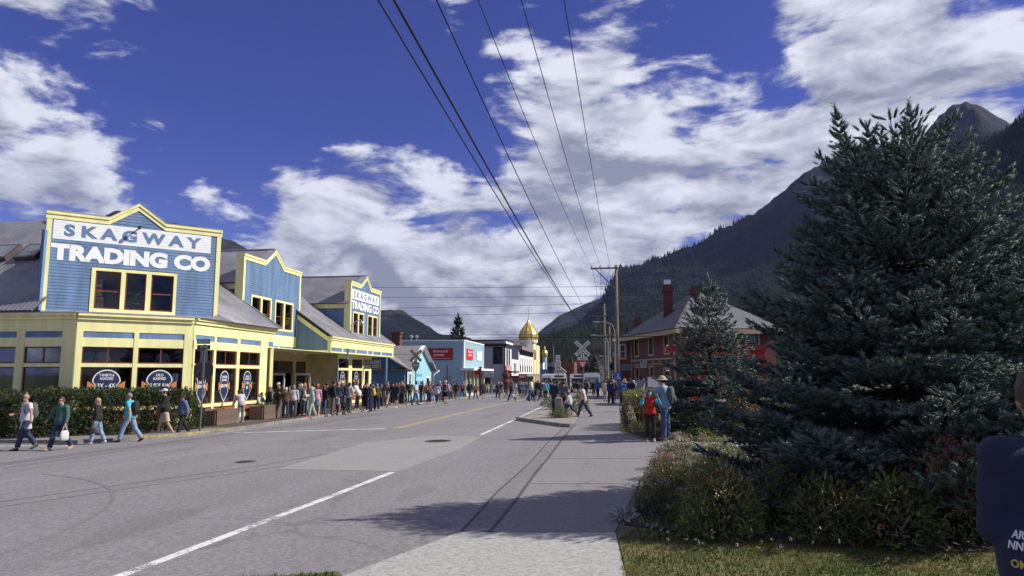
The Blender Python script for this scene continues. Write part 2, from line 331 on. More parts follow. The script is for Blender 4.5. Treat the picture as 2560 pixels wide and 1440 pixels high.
# ------------------------------------------------------------------ mountains
def forest_mat(name, lo, hi, rock, rk, sc):
    m = bpy.data.materials.new(name); m.use_nodes = True; nt = m.node_tree; g = G(nt); b = nt.nodes['Principled BSDF']
    t = g.n('ShaderNodeTexCoord').outputs['Object']
    big = g.ramp(g.noise(t, sc, 8, .65), .40, .62); fn = g.noise(t, sc * 22, 4, .75)
    mp = g.n('ShaderNodeMapping'); g.put(mp.inputs[0], t); mp.inputs['Scale'].default_value = (1, 1, .22)
    st = g.noise(mp.outputs[0], sc * 34, 3, .8)
    col = g.mix(big, lo, hi); col = g.mix(g.ramp(st, .60, .42), col, tuple(x * .35 for x in lo)); col = g.mix(g.m('MULTIPLY', g.ramp(fn, .55, .70), .5), col, tuple(x * 1.7 for x in hi))
    zc = g.n('ShaderNodeSeparateXYZ'); g.put(zc.inputs[0], t)
    rf = g.m('ADD', zc.outputs[2], g.m('MULTIPLY', g.m('SUBTRACT', g.noise(t, sc * 2, 8, .65), .5), rk * 1.1))
    rfm = g.ramp(rf, rk * .90, rk * 1.12)
    rr = g.noise(mp.outputs[0], sc * 9, 8, .7)
    col = g.mix(rfm, col, g.mix(g.ramp(rr, .35, .65), tuple(x * .45 for x in rock), tuple(x * 1.3 for x in rock)))
    g.put(b.inputs['Base Color'], col); b.inputs['Roughness'].default_value = .95; b.inputs['Specular IOR Level'].default_value = .1
    k = g.n('ShaderNodeBump'); k.inputs['Strength'].default_value = .8; k.inputs['Distance'].default_value = 14
    g.put(k.inputs['Height'], st); nt.links.new(k.outputs[0], b.inputs['Normal'])
    MATS[name] = m; return m
def mountain(name, ridge, mat, depth, rough, seed, ny=70, step=.25, back=.5):
    """ridge: (azimuth deg from +Y to +X, distance m, height m); the mass falls from it towards the valley"""
    az = np.arange(ridge[0][0], ridge[-1][0] + .01, step); A = np.array(ridge)
    D = np.interp(az, A[:, 0], A[:, 1]); H = np.interp(az, A[:, 0], A[:, 2])
    k = np.ones(3) / 3; H[1:-1] = np.convolve(H, k, 'valid')
    s = np.concatenate([np.linspace(-back, 0, 10)[:-1], np.linspace(0, 1, ny)])
    S, AZ = np.meshgrid(s, az, indexing='ij'); DD = D[None] - S * depth; HH = np.repeat(H[None], len(s), 0)
    x = DD * np.sin(np.radians(AZ)); y = DD * np.cos(np.radians(AZ))
    prof = np.where(S >= 0, (1 - S) ** 1.25, 1 - np.abs(S) * .8)
    nz = fbm(x / rough * 1.0 + seed, y / rough + seed * 2, 6, ridge=True) - .5
    z = HH * prof + nz * H.mean() * .45 * np.clip(np.abs(S) * 6, .06, 1) * np.clip(1.05 - S, 0, 1)
    z += (fbm(x / 28 + seed, y / 28, 3) - .45) * 16 * (H.mean() / 500)
    z = np.where(S > .97, -5, z)
    n, m = S.shape; V = np.stack([x, y, z], -1).reshape(-1, 3)
    i = np.arange(n - 1)[:, None] * m + np.arange(m - 1)[None]; i = i.ravel()
    me = npmesh(name, V, np.stack([i, i + m, i + m + 1, i + 1], 1), mat, True)
    return link(name, me, None, 'structure')
def rid(pix):   # silhouettes measured as (azimuth, tan elevation, distance)
    return [(a, d, 1.9 + d * e) for a, e, d in pix]
FM1 = forest_mat('mountain_forest_far', (0.0044, 0.0056, 0.0061), (0.0141, 0.017, 0.0161), (0.0284, 0.0275, 0.0284), 1000, .0022)
FM2 = forest_mat('mountain_forest_near', (0.0034, 0.005, 0.0034), (0.0124, 0.0161, 0.0095), (0.02, 0.02, 0.02), 9000, .0032)
FM3 = forest_mat('mountain_rock_far', (0.0061, 0.0078, 0.0073), (0.0161, 0.019, 0.017), (0.0335, 0.0329, 0.0335), 330, .0022)
da, db, dc = 4200, 5600, 4500
mountain('mountain', rid([(-9, .012, da), (-6, .022, da), (-4.15, .0317, da), (-2.86, .0484, da), (-.92, .0818, da), (.2, .115, da), (.56, .1254, da), (2.31, .1372, da), (3.9, .1477, da), (5.48, .1636, da), (7.35, .179, da), (9.51, .1992, da),
    (11.63, .2216, da), (13.43, .2464, da), (14.92, .2684, da), (17.47, .2874, da), (20.15, .2886, da), (22.71, .2918, da), (23.78, .3142, da), (24.8, .3285, da), (25.52, .3294, da), (26.32, .3243, da), (27.29, .3066, da), (28.33, .2889, da), (31.5, .24, da), (40, .2, da)]),
    FM1, 2300, 700, 3.1, step=.12)
mountain('mountain', rid([(13, .03, 2300), (17, .14, 2300), (19.97, .215, 2300), (23.58, .2574, 2300), (26.0, .2713, 2300), (28.78, .2911, 2300), (35.74, .3334, 2300), (50, .38, 2300), (70, .36, 2300), (95, .3, 2300)]), FM2, 1500, 420, 8.2, step=.2)
mountain('mountain', rid([(-14, .02, db), (-8.97, .043, db), (-6.07, .0553, db), (-4.12, .0822, db), (-2.18, .0978, db), (.07, .1126, db), (2.29, .1203, db), (8, .12, db)]), FM3, 3000, 1000, 5.5, step=.15)
mountain('mountain', rid([(-40, .13, dc), (-31.9, .1222, dc), (-23.2, .096, dc), (-20.13, .0906, dc), (-18.57, .0866, dc), (-17.47, .088, dc), (-16.68, .0854, dc), (-15.39, .0705, dc), (-13.94, .0528, dc), (-11.22, .043, dc), (-8, .034, dc), (-5, .02, dc)]), FM3, 2200, 650, 6.7, step=.12)
mountain('mountain', rid([(-90, .16, 3000), (-70, .18, 3000), (-50, .1207, 3000), (-39.8, .1825, 3000), (-38.3, .1955, 3000), (-37.4, .2044, 3000), (-36.4, .1993, 3000), (-34.3, .1926, 3000), (-32.1, .1907, 3000), (-30.5, .1779, 3000), (-29.5, .1743, 3000), (-28.7, .1656, 3000), (-26.3, .1488, 3000), (-24.5, .1337, 3000), (-21.4, .0967, 3000), (-18.5, .05, 3000), (-15, .0, 3000)]), FM3, 1900, 650, 1.7, step=.2)
mountain('hill', rid([(-8.5, .015, 1500), (-6.4, .030, 1500), (-4.8, .0475, 1500), (-3.5, .0545, 1500), (-2.5, .054, 1500), (0, .062, 1500), (4, .075, 1500), (9, .09, 1500), (14, .11, 1500), (22, .12, 1500)]), FM2, 1000, 260, 2.9, step=.12)
# conifers standing on the near slopes, a far-off wood that reads as one mass
rs = np.random.RandomState(5)
def cones(name, P, h):
    n = len(P); k = 5; ang = rs.rand(n) * 6.28
    base = np.arange(k) * 2 * np.pi / k
    V = np.zeros((n, k + 1, 3), np.float32); r = h * .17
    V[:, :k, 0] = P[:, None, 0] + r[:, None] * np.cos(base[None] + ang[:, None]); V[:, :k, 1] = P[:, None, 1] + r[:, None] * np.sin(base[None] + ang[:, None]); V[:, :k, 2] = P[:, None, 2] - h[:, None] * .1
    V[:, k] = P; V[:, k, 2] += h
    i = np.arange(n)[:, None] * (k + 1); F = np.stack([i + np.arange(k)[None], i + (np.arange(k)[None] + 1) % k, i + k + 0 * np.arange(k)[None]], -1).reshape(-1, 3)
    o = link(name, npmesh(name, V.reshape(-1, 3), F, M('far_conifer', (.007, .011, .009), .95, .5, .02, spec=.1, c2=(.014, .020, .014)), False), None, 'stuff')
    return o
pts = []; hs = []
dg = bpy.context.evaluated_depsgraph_get()
for o in [o for o in COL.objects if o.name in ('mountain.001', 'hill', 'mountain')]:
    me = o.data; vs = np.empty(len(me.vertices) * 3, np.float32); me.vertices.foreach_get('co', vs); vs = vs.reshape(-1, 3)
    azv = np.degrees(np.arctan2(vs[:, 0], vs[:, 1])); ok = (vs[:, 2] > 6) & (azv > -9) & (azv < 31)
    if o.name == 'mountain': ok &= (azv < 12) & (vs[:, 2] < 800)
    vs = vs[ok]; n = 22000; p = vs[rs.randint(0, len(vs), n)] + rs.normal(0, 9, (n, 3)) * [1, 1, 0]
    pts.append(p); hs.append(rs.uniform(9, 19, n) * (1.3 if o.name == 'mountain' else .8))
fo = cones('conifer_forest', np.concatenate(pts), np.concatenate(hs)); tag(fo, 'dark conifer forest covering the slopes behind the town', 'forest')
# ------------------------------------------------------------------ building kit
class Wall:
    """vertical plane: origin (x,y), direction along the wall; outward normal to the right of it"""
    def __init__(s, o, u):
        u = Vector(u).normalized(); s.o = Vector(o); s.u = u; s.n = Vector((u.y, -u.x))
    def p(s, a, d, z): q = s.o + s.u * a + s.n * d; return (q.x, q.y, z)
    def box(s, mb, a0, a1, d0, d1, z0, z1): mb.box(a0, a1, -d1, -d0, z0, z1, lambda x, y, z: s.p(x, -y, z)); return mb
    def prism(s, mb, poly, d0, d1): mb.prism(poly, d0, d1, lambda x, y, z: s.p(x, z, y)); return mb
    def part(s, name, mat, parent, *bs):
        mb = MB()
        for b in bs: s.box(mb, *b)
        return mb.build(name, mat, parent)
BLUE = M('siding_blue', (.115, .190, .315), .6, .16, 2.2, .15, 60, c2=(.128, .21, .34), stretch=(1, 1, .18))
YELL = M('trim_yellow', (.80, .765, .36), .55, .10, 2.6, .1, 40, stretch=(1, 1, .2))
SASH = M('sash_redbrown', (.155, .038, .020), .5, .15, 4)
KICK = M('kick_panel_red', (.30, .075, .030), .6, .15, 3)
METAL = M('roof_metal', (.225, .22, .235), .5, .14, .7, .1, 20, metal=.45, c2=(.27, .265, .28))
GALV = M('galvanised', (.45, .45, .47), .4, .1, 4, metal=.6)
WHITE = M('white_paint', (.78, .78, .76), .6, .06, 2)
CONC = M('concrete_base', (.22, .20, .17), .9, .2, 4, .3, 30)
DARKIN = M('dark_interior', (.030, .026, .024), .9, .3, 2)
WOOD = M('brown_wood', (.16, .085, .045), .7, .25, 6, .2, 30, stretch=(1, 1, 6))
BLACK = M('black_paint', (.018, .017, .018), .6, .2, 4)
GREYW = M('grey_siding', (.36, .35, .37), .7, .08, 1)
GL = glass()
def intervals(poly, z):
    xs = []
    for i in range(len(poly)):
        (a, p), (b, q) = poly[i], poly[(i + 1) % len(poly)]
        if (p <= z) != (q <= z): xs.append(a + (z - p) / (q - p) * (b - a))
    xs.sort(); return [(xs[i], xs[i + 1]) for i in range(0, len(xs) - 1, 2)]
def siding(W, poly, mat, parent, holes=(), h=.125, thick=.12, name='siding', lap=.016):
    """lapped boards filling an outline (s,z) minus openings"""
    mb = MB(); z = min(q for _, q in poly); top = max(q for _, q in poly); rnd = random.Random(1)
    while z < top - .01:
        z1 = min(z + h, top); zm = (z + z1) / 2; iv = intervals(poly, zm)
        for a, b, c, d in holes:
            if c < zm < d:
                nv = []
                for x, y in iv:
                    if b <= x or a >= y: nv.append((x, y)); continue
                    if x < a: nv.append((x, a))
                    if b < y: nv.append((b, y))
                iv = nv
        for x, y in iv:
            j = rnd.uniform(-.002, .002)
            P = W.p; mb.hexa([P(x, -thick, z), P(y, -thick, z), P(y, lap + j, z), P(x, lap + j, z), P(x, -thick, z1), P(y, -thick, z1), P(y, .002, z1), P(x, .002, z1)])
        z = z1
    return mb.build(name, mat, parent, 'stuff')
def window(W, parent, a, b, z0, z1, tw=.11, tm=None, sm=None, v=(), hz=(), pr=.035, d=-.05, name='window', sw=.045, single=True):
    """casing > sash, panes"""
    mb = MB()
    if tw:
        for q in ((a - tw, b + tw, z1, z1 + tw), (a - tw - .02, b + tw + .02, z0 - tw, z0), (a - tw, a, z0, z1), (b, b + tw, z0, z1)): W.box(mb, q[0], q[1], -.06, pr, q[2], q[3])
    else:
        for q in ((a, b, z1 - .012, z1), (a, b, z0, z0 + .012), (a, a + .012, z0 + .012, z1 - .012), (b - .012, b, z0 + .012, z1 - .012)): W.box(mb, q[0], q[1], -.12, -.06, q[2], q[3])
    w = mb.build(name, tm or YELL, parent)
    sm = sm or SASH; mb = MB(); e = .003
    for q in ((a + e, b - e, z1 - sw, z1 - e), (a + e, b - e, z0 + e, z0 + sw), (a + e, a + sw, z0 + sw, z1 - sw), (b - sw, b - e, z0 + sw, z1 - sw)): W.box(mb, q[0], q[1], d - .03, d + .02, q[2], q[3])
    xs = [a + sw] + [x for x in v] + [b - sw]; zs = [z0 + sw] + list(hz) + [z1 - sw]
    for x in v: W.box(mb, x - sw / 2, x + sw / 2, d - .028, d + .018, z0 + sw, z1 - sw)
    for y in hz: W.box(mb, a + sw, b - sw, d - .03, d + .016, y - sw / 2, y + sw / 2)
    mb.build('sash', sm, w)
    for i in range(len(xs) - 1):
        for j in range(len(zs) - 1):
            mb = MB(); W.box(mb, xs[i] - .005, xs[i + 1] + .005, d - .010, d - .004, zs[j] - .005, zs[j + 1] + .005); mb.build('pane', GL, w)
    return w
_TXT = {}
def textmesh(s, bold, spacing=1., align='CENTER'):
    k = (s, bold, spacing)
    if k not in _TXT:
        cu = bpy.data.curves.new('lettering', 'FONT'); cu.body = s; cu.size = 1; cu.offset = bold; cu.extrude = .004; cu.resolution_u = 3; cu.space_character = spacing; cu.align_x = align; cu.space_line = .95
        o = bpy.data.objects.new('lettering', cu); COL.objects.link(o)
        bpy.context.view_layer.update()
        me = bpy.data.meshes.new_from_object(o.evaluated_get(bpy.context.evaluated_depsgraph_get())); COL.objects.unlink(o); bpy.data.objects.remove(o)
        vs = np.empty(len(me.vertices) * 3, np.float32); me.vertices.foreach_get('co', vs); _TXT[k] = (vs.reshape(-1, 3), [tuple(p.vertices) for p in me.polygons])
    return _TXT[k]
def text(W, parent, s, a0, a1, z0, z1, mat, d=.03, bold=.0, spacing=1., shear=0., name='lettering', depth=.004):
    vs, fs = textmesh(s, bold, spacing); lo, hi = vs.min(0), vs.max(0); mb = MB()
    out = []
    for x, y, z in vs:
        fx = (x - lo[0]) / (hi[0] - lo[0]); fy = (y - lo[1]) / (hi[1] - lo[1])
        out.append(W.p(a0 + (a1 - a0) * fx + shear * (fy - .5), d + (depth if z > 0 else 0), z0 + (z1 - z0) * fy))
    mb.add(out, fs); return mb.build(name, mat, parent)
def corrugated(name, parent, p00, p10, p11, p01, mat=None, pitch=.20, amp=.013):
    p00, p10, p11, p01 = [Vector(p) for p in (p00, p10, p11, p01)]
    n = max(2, int((p10 - p00).length / pitch)); nr = (p10 - p00).cross(p01 - p00).normalized()
    if nr.z < 0: nr = -nr
    vs = []; fs = []; pr = [(0, 0), (.30, 0), (.42, 1), (.58, 1), (.70, 0)]
    ts = [((i + f) / n, h) for i in range(n) for f, h in pr] + [(1, 0)]
    for t, h in ts: vs += [p00.lerp(p10, t) + nr * amp * h, p01.lerp(p11, t) + nr * amp * h]
    for i in range(len(ts) - 1): fs.append((2 * i, 2 * i + 2, 2 * i + 3, 2 * i + 1))
    mb = MB(); mb.add(vs, fs)
    m = len(vs); mb.add([p00 - nr * .05, p10 - nr * .05, p11 - nr * .05, p01 - nr * .05], [(0, 1, 2, 3)])
    return mb.build(name, mat or METAL, parent)
def panel(name, mat, parent, pts, t=.04):
    """flat panel of any corners with thickness downwards / backwards"""
    P = [Vector(p) for p in pts]; nr = (P[1] - P[0]).cross(P[2] - P[0]).normalized(); n = len(P); mb = MB()
    mb.add([p for p in P] + [p - nr * t for p in P], [tuple(range(n)), tuple(range(2 * n - 1, n - 1, -1))] + [(i, n + i, n + (i + 1) % n, (i + 1) % n) for i in range(n)])
    return mb.build(name, mat, parent)
def false_front(W, parent, width, z0, zf, g0, gp, g1, zp, holes, mat=BLUE, th=.42, trim=YELL, cw=.16, h=.125):
    out = [(0, z0), (width, z0), (width, zf), (g1, zf), (gp, zp), (g0, zf), (0, zf)]
    siding(W, out, mat, parent, holes, h=h)
    # corner boards and side returns
    W.part('corner_board', trim, parent, (-.02, cw, -.10, .035, z0 - .02, zf - .26)); W.part('corner_board', trim, parent, (width - cw, width + .02, -.10, .035, z0 - .02, zf - .26))
    W.part('side_return', trim, parent, (-.02, .0, -th, -.101, z0, zf - .2)); W.part('side_return', trim, parent, (width, width + .02, -th, -.101, z0, zf - .2))
    top = [(-.06, zf), (g0, zf), (gp, zp), (g1, zf), (width + .06, zf)]
    for nm, dz0, dz1, pr, m in (('cornice_frieze', -.27, -.085, .045, trim), ('cornice_crown', -.085, .04, .085, trim), ('cornice_cap', .04, .062, .10, GALV)):
        mb = MB()
        for i in range(4):
            (a, p), (b, q) = top[i], top[i + 1]
            P = W.p; c = [P(a, -th, p + dz0), P(b, -th, q + dz0), P(b, pr, q + dz0), P(a, pr, p + dz0), P(a, -th, p + dz1), P(b, -th, q + dz1), P(b, pr, q + dz1), P(a, pr, p + dz1)]
            mb.hexa(c)
        mb.build(nm, m, parent)
def rect_light(): pass
# ------------------------------------------------------------------ the trading store on the corner
TS = thing('trading_store', 'long blue and yellow corner store with painted lettering on three false fronts', 'store', (-17.3, 27.5, -.3))
TS.location = (0, 0, 0)
Wc = Wall((-20.27, 24.58), (1, 1)); Wf = Wall((-17.3, 27.55), (0, 1)); Ws = Wall((-34, 24.58), (1, 0)); Wp = Wall((-17.9, 44.9), (0, 1))
def storefront(W, length, bays, vs, first=0., zt=4.27, cor=True):
    P = TS
    W.part('foundation', CONC, P, (first, length, -.2, -.02, -.6, -.05))
    W.part('base_board', YELL, P, (first, length, -.15, .012, -.05, .15)); W.part('sill', YELL, P, (first, length, -.15, .05, .52, .66))
    W.part('transom_rail', YELL, P, (first, length, -.15, .014, 2.2, 2.34)); W.part('lintel_board', YELL, P, (first, length, -.15, .010, 2.98, 3.33))
    W.part('fascia_board', YELL, P, (first, length, -.15, .010, 3.57, 4.02))
    if cor:
        W.part('cornice', YELL, P, (first, length, -.15, .09, 4.02, 4.16)); W.part('cornice_cap', YELL, P, (first, length, -.15, .17, 4.16, zt)); W.part('flashing', GALV, P, (first, length, -.9, .19, zt, zt + .025))
    xs = [first] + [x for b in bays for x in b] + [length]
    for i in range(0, len(xs), 2):
        if xs[i + 1] - xs[i] > .01: W.part('post', YELL, P, (xs[i], xs[i + 1], -.16, .028, -.05, 3.57))
    for (a, b), v in zip(bays, vs):
        W.part('frieze_panel', BLUE, P, (a, b, -.06, -.012, 3.33, 3.57)); W.part('kick_panel', KICK, P, (a, b, -.06, -.015, .15, .52))
        window(W, P, a, b, 2.34, 2.98, 0, SASH, SASH, [(a + b) / 2] if v else [], sw=.05)
        window(W, P, a, b, .66, 2.2, 0, SASH, SASH, sw=.045)
storefront(Wc, 4.17, [(.22, 1.98), (2.15, 3.84)], (1, 1))
storefront(Wf, 6.46, [(.10, 1.55), (1.73, 3.50), (3.75, 5.72)], (1, 1, 1))
storefront(Ws, 13.73, [(3.2, 5.6), (6.0, 8.4), (8.8, 11.2), (11.55, 13.15)], (1, 1, 1, 1))
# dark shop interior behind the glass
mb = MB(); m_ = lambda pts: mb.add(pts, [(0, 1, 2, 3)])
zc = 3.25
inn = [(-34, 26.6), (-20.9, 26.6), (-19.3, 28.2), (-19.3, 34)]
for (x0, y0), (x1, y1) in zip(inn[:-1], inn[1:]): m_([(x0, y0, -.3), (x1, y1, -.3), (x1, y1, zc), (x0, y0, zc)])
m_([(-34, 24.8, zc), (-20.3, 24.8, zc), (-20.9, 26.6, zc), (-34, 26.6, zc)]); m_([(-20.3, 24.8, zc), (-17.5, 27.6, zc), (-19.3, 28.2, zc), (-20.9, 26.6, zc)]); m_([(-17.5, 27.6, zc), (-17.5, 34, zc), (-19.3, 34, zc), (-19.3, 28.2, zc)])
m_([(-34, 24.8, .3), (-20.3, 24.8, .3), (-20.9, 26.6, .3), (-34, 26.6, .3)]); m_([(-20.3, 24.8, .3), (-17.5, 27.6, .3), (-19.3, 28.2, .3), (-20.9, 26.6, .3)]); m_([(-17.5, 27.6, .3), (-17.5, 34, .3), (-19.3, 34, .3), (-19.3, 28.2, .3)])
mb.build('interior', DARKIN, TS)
SHELF = M('shelf_goods', (.10, .095, .10), .8, .5, 14, c2=(.26, .24, .24))
for W, a0, a1, dd in ((Wc, .6, 3.6, -1.75), (Wf, .4, 6.0, -1.7), (Ws, 3, 13.2, -1.85)):
    for z in (.75, 1.2, 1.65): W.part('shelf', SHELF, TS, (a0, a1, dd - .2, dd + .2, z, z + .03 + .12 * random.random()))
GOODS = [M('goods_%d' % i, c, .85, .15, 9) for i, c in enumerate(((.30, .33, .40), (.45, .44, .42), (.10, .13, .24), (.30, .10, .09), (.14, .22, .18), (.36, .28, .18), (.20, .17, .28)))]
rg = random.Random(12)
for W, bays in ((Wc, [(.22, 1.98), (2.15, 3.84)]), (Wf, [(.10, 1.55), (1.73, 3.50), (3.75, 5.72)]), (Ws, [(8.8, 11.2), (11.55, 13.15)])):
    for a, b in bays:   # folded stacks on the window ledge, garments on a rail behind
        x = a + .12
        while x < b - .3:
            w = rg.uniform(.18, .34); W.part('folded_stack', rg.choice(GOODS), TS, (x, x + w, -.72, -.35, .66, .66 + rg.uniform(.08, .34))); x += w + rg.uniform(.02, .12)
        x = a + .15
        while x < b - .3:
            w = rg.uniform(.07, .22); W.part('hung_garment', rg.choice(GOODS), TS, (x, x + w, -1.35, -1.0, 1.15 + rg.uniform(0, .2), 1.95)); x += w + rg.uniform(.0, .25)
# false front on the diagonal
W1 = Wall((-22.13, 24.84), (1, 1))
HO = [(1.64, 4.86, 4.47, 6.26)]
false_front(W1, TS, 6.59, 4.42, 8.36, 2.15, 3.22, 4.30, 9.10, HO)
mb = MB()
for q in ((1.64, 4.86, 6.14, 6.26), (1.64, 4.86, 4.44, 4.58), (1.64, 1.79, 4.58, 6.14), (2.72, 2.89, 4.58, 6.14), (3.67, 3.86, 4.58, 6.14), (4.74, 4.86, 4.58, 6.14)): W1.box(mb, q[0], q[1], -.1, .04, q[2], q[3])
mb.build('window_casing', YELL, TS)
for a, b, hz in ((1.79, 2.72, [5.32]), (2.89, 3.67, []), (3.86, 4.74, [5.32])): window(W1, TS, a, b, 4.58, 6.14, 0, SASH, SASH, hz=hz, sw=.06)
W1.part('base_flashing', GALV, TS, (0, 6.59, -.12, .03, 4.30, 4.44))
SIGNW = M('sign_white', (.80, .82, .80), .6, .05, 3); SIGNB = M('sign_blue', (.12, .20, .33), .6, .08, 3)
def band(W, a0, a1, z0, z1, pr):   # painted boards carried on the laps
    siding(W, [(a0, z0), (a1, z0), (a1, z1), (a0, z1)], SIGNW, TS, h=.125, thick=-.003, name='sign_band', lap=pr)
sb = W1.part('sign_band', SIGNW, TS, (.21, 6.18, .004, .020, 7.29, 8.07))
for k in range(1, 7): W1.part('board_joint', SIGNB, sb, (.21, 6.18, .0195, .0207, 7.29 + k * .125 - .004, 7.29 + k * .125 + .003)) if False else None
text(W1, sb, 'S K A G W A Y', .58, 5.78, 7.43, 7.93, SIGNB, .0205, .05, 1.0)
text(W1, TS, 'TRADING CO', .18, 6.2, 6.44, 7.12, SIGNW, .018, .065, 1.0, name='painted_lettering')
mb = MB()
for k in range(1, 7): W1.box(mb, .21, 6.18, .0202, .0215, 7.29 + k * .1115 - .005, 7.29 + k * .1115 + .003)
mb.build('board_joint', M('joint_grey', (.40, .42, .44)), sb)
mb = MB(); W1.box(mb, 3.2, 3.24, 0, .35, 8.0, 8.05); W1.box(mb, 3.17, 3.27, .30, .50, 7.98, 8.10); mb.build('sign_lamp', BLACK, TS)
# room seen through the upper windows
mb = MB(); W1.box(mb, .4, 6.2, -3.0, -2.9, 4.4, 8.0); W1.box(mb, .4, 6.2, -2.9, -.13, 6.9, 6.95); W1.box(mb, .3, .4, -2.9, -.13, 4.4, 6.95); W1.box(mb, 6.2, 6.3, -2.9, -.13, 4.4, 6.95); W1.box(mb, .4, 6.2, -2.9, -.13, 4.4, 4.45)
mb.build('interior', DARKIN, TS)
for a, z, w, h, c in ((1.75, 4.6, .42, .5, (.38, .25, .14)), (1.75, 5.14, .36, .3, (.40, .28, .16)), (1.8, 5.5, .3, .35, (.5, .42, .2))): W1.part('stored_carton', M('carton_%d' % int(c[2] * 100), c, .8), TS, (a, a + w, -.7, -.35, z, z + h))
for p, q in (((2.9, 4.5), (3.6, 5.5)), ((2.9, 5.35), (3.6, 5.3)), ((2.9, 4.95), (3.6, 4.9)), ((2.95, 4.9), (3.6, 4.6))): 
    mb = MB(); mb.tube([W1.p(p[0], -.5, p[1]), W1.p(q[0], -.5, q[1])], .02, 6); mb.build('rack_brace', M('rack_steel', (.30, .31, .33), .5), TS)
# roofs of the first block
corrugated('roof', TS, (-34, 24.25, 4.36), (-21.95, 24.25, 4.36), (-21.95, 29.6, 9.15), (-34, 29.6, 9.15))
def skylight(x0, x1, t0, t1):
    e = Vector((0, 5.35, 4.79)).normalized(); nr = Vector((0, -4.79, 5.35)).normalized(); o = Vector((0, 24.25, 4.36))
    C = lambda x, t, h: o + Vector((x, 0, 0)) + e * t + nr * h
    mb = MB(); mb.hexa([C(x0, t0, 0), C(x1, t0, 0), C(x1, t1, 0), C(x0, t1, 0), C(x0, t0, .2), C(x1, t0, .2), C(x1, t1, .2), C(x0, t1, .2)]); s = mb.build('skylight', M('skylight_frame', (.07, .055, .05), .6), TS)
    mb = MB(); i = .1; mb.hexa([C(x0 + i, t0 + i, .19), C(x1 - i, t0 + i, .19), C(x1 - i, t1 - i, .19), C(x0 + i, t1 - i, .19), C(x0 + i, t0 + i, .206), C(x1 - i, t0 + i, .206), C(x1 - i, t1 - i, .206), C(x0 + i, t1 - i, .206)])
    mb.build('pane', M('skylight_glass', (.10, .12, .14), .05, spec=1.0), s)
skylight(-25.4, -24.4, 3.6, 4.7); skylight(-26.8, -25.8, 3.6, 4.7)
panel('ledge_roof', GALV, TS, [Wc.p(-.1, .15, 4.30), Wc.p(4.3, .15, 4.30), W1.p(6.6, -.05, 4.36), W1.p(0, -.05, 4.36)])
for sg in (0, 1):   # short roof behind the diagonal gable
    e0 = W1.p(0 if sg == 0 else 6.59, -.4, 7.4); pk = W1.p(3.22, -.4, 9.12); pb = W1.p(3.22, -4.5, 9.12); eb = W1.p(0 if sg == 0 else 6.59, -4.5, 7.4)
    corrugated('roof', TS, e0, eb, pb, pk)
siding(Wall((-22.2, 24.3 + 4.6), (.0001, -1)), [(0, 4.4), (4.2, 4.4), (4.2, 7.6), (0, 7.6)], BLUE, TS)
corrugated('roof', TS, (-16.98, 30.05, 4.26), (-16.98, 34.75, 4.26), (-22.5, 34.75, 8.02), (-22.5, 24.9, 8.02))
panel('ledge_roof', METAL, TS, [(-17.05, 27.6, 4.28), (-16.98, 30.1, 4.28), (-17.5, 30.1, 4.62), (-17.55, 29.5, 4.45)], .03)
panel('rake_trim', GALV, TS, [(-16.95, 34.75, 4.31), (-16.95, 34.87, 4.31), (-22.5, 34.87, 8.09), (-22.5, 34.75, 8.09)], .08)
W_e = Wall((-22.5, 34.72), (1, 0))
# eave return of the first block over the porch
Wf.part('fascia_board', YELL, TS, (6.46, 7.1, -.15, .010, 3.27, 4.02)); Wf.part('cornice', YELL, TS, (6.46, 7.15, -.15, .09, 4.02, 4.16)); Wf.part('cornice_cap', YELL, TS, (6.46, 7.2, -.15, .17, 4.16, 4.27)); Wf.part('frieze_panel', BLUE, TS, (6.55, 7.05, 0.008, .022, 3.33, 3.57))
siding(Wall((-17.3, 34.0), (-1, 0)), [(0, -.3), (2, -.3), (2, 3.3), (0, 3.3)], YELL, TS)
# second false front above the porch
W2 = Wall((-19.2, 34.75), (0, 1))
H2 = [(.90, 3.22, 4.44, 6.20), (3.66, 6.02, 4.44, 6.20)]
false_front(W2, TS, 6.95, 4.18, 8.25, 2.33, 3.50, 4.63, 9.05, H2)
def pair(W, a, b, z0, z1):
    m = (a + b) / 2; mb = MB()
    for q in ((a, b, z1 - .11, z1), (a, b, z0, z0 + .11), (a, a + .11, z0 + .11, z1 - .11), (b - .11, b, z0 + .11, z1 - .11), (m - .09, m + .09, z0 + .11, z1 - .11)): W.box(mb, q[0], q[1], -.1, .04, q[2], q[3])
    mb.build('window_casing', YELL, TS)
    for c, d in ((a + .11, m - .09), (m + .09, b - .11)): window(W, TS, c, d, z0 + .11, z1 - .11, 0, SASH, SASH, hz=[(z0 + z1) / 2 - .05], sw=.055)
    mb = MB(); W.box(mb, a - .3, b + .3, -2.2, -2.1, z0 - .1, z1 + .4); W.box(mb, a - .3, b + .3, -2.1, -.13, z1 + .3, z1 + .35); W.box(mb, a - .3, a - .25, -2.1, -.13, z0 - .1, z1 + .3); W.box(mb, b + .25, b + .3, -2.1, -.13, z0 - .1, z1 + .3); W.box(mb, a - .25, b + .25, -2.1, -.13, z0 - .1, z0 - .05); mb.build('interior', M('warm_interior', (.045, .03, .022), .9), TS)
for a, b, c, d in H2: pair(W2, a, b, c, d)
W2.part('fascia_board', YELL, TS, (0, 6.7, -.1, .02, 3.57, 4.18)); W2.part('lintel_board', YELL, TS, (0, 6.7, -.1, .02, 3.27, 3.33))
W2.part('frieze_panel', BLUE, TS, (0.1, 2.6, -.06, .008, 3.33, 3.57)); W2.part('frieze_panel', BLUE, TS, (2.75, 4.3, -.06, .008, 3.33, 3.57)); W2.part('frieze_panel', BLUE, TS, (4.45, 6.6, -.06, .008, 3.33, 3.57))
for a in (2.6, 4.3): W2.part('stile', YELL, TS, (a, a + .15, -.08, .018, 3.33, 3.57))
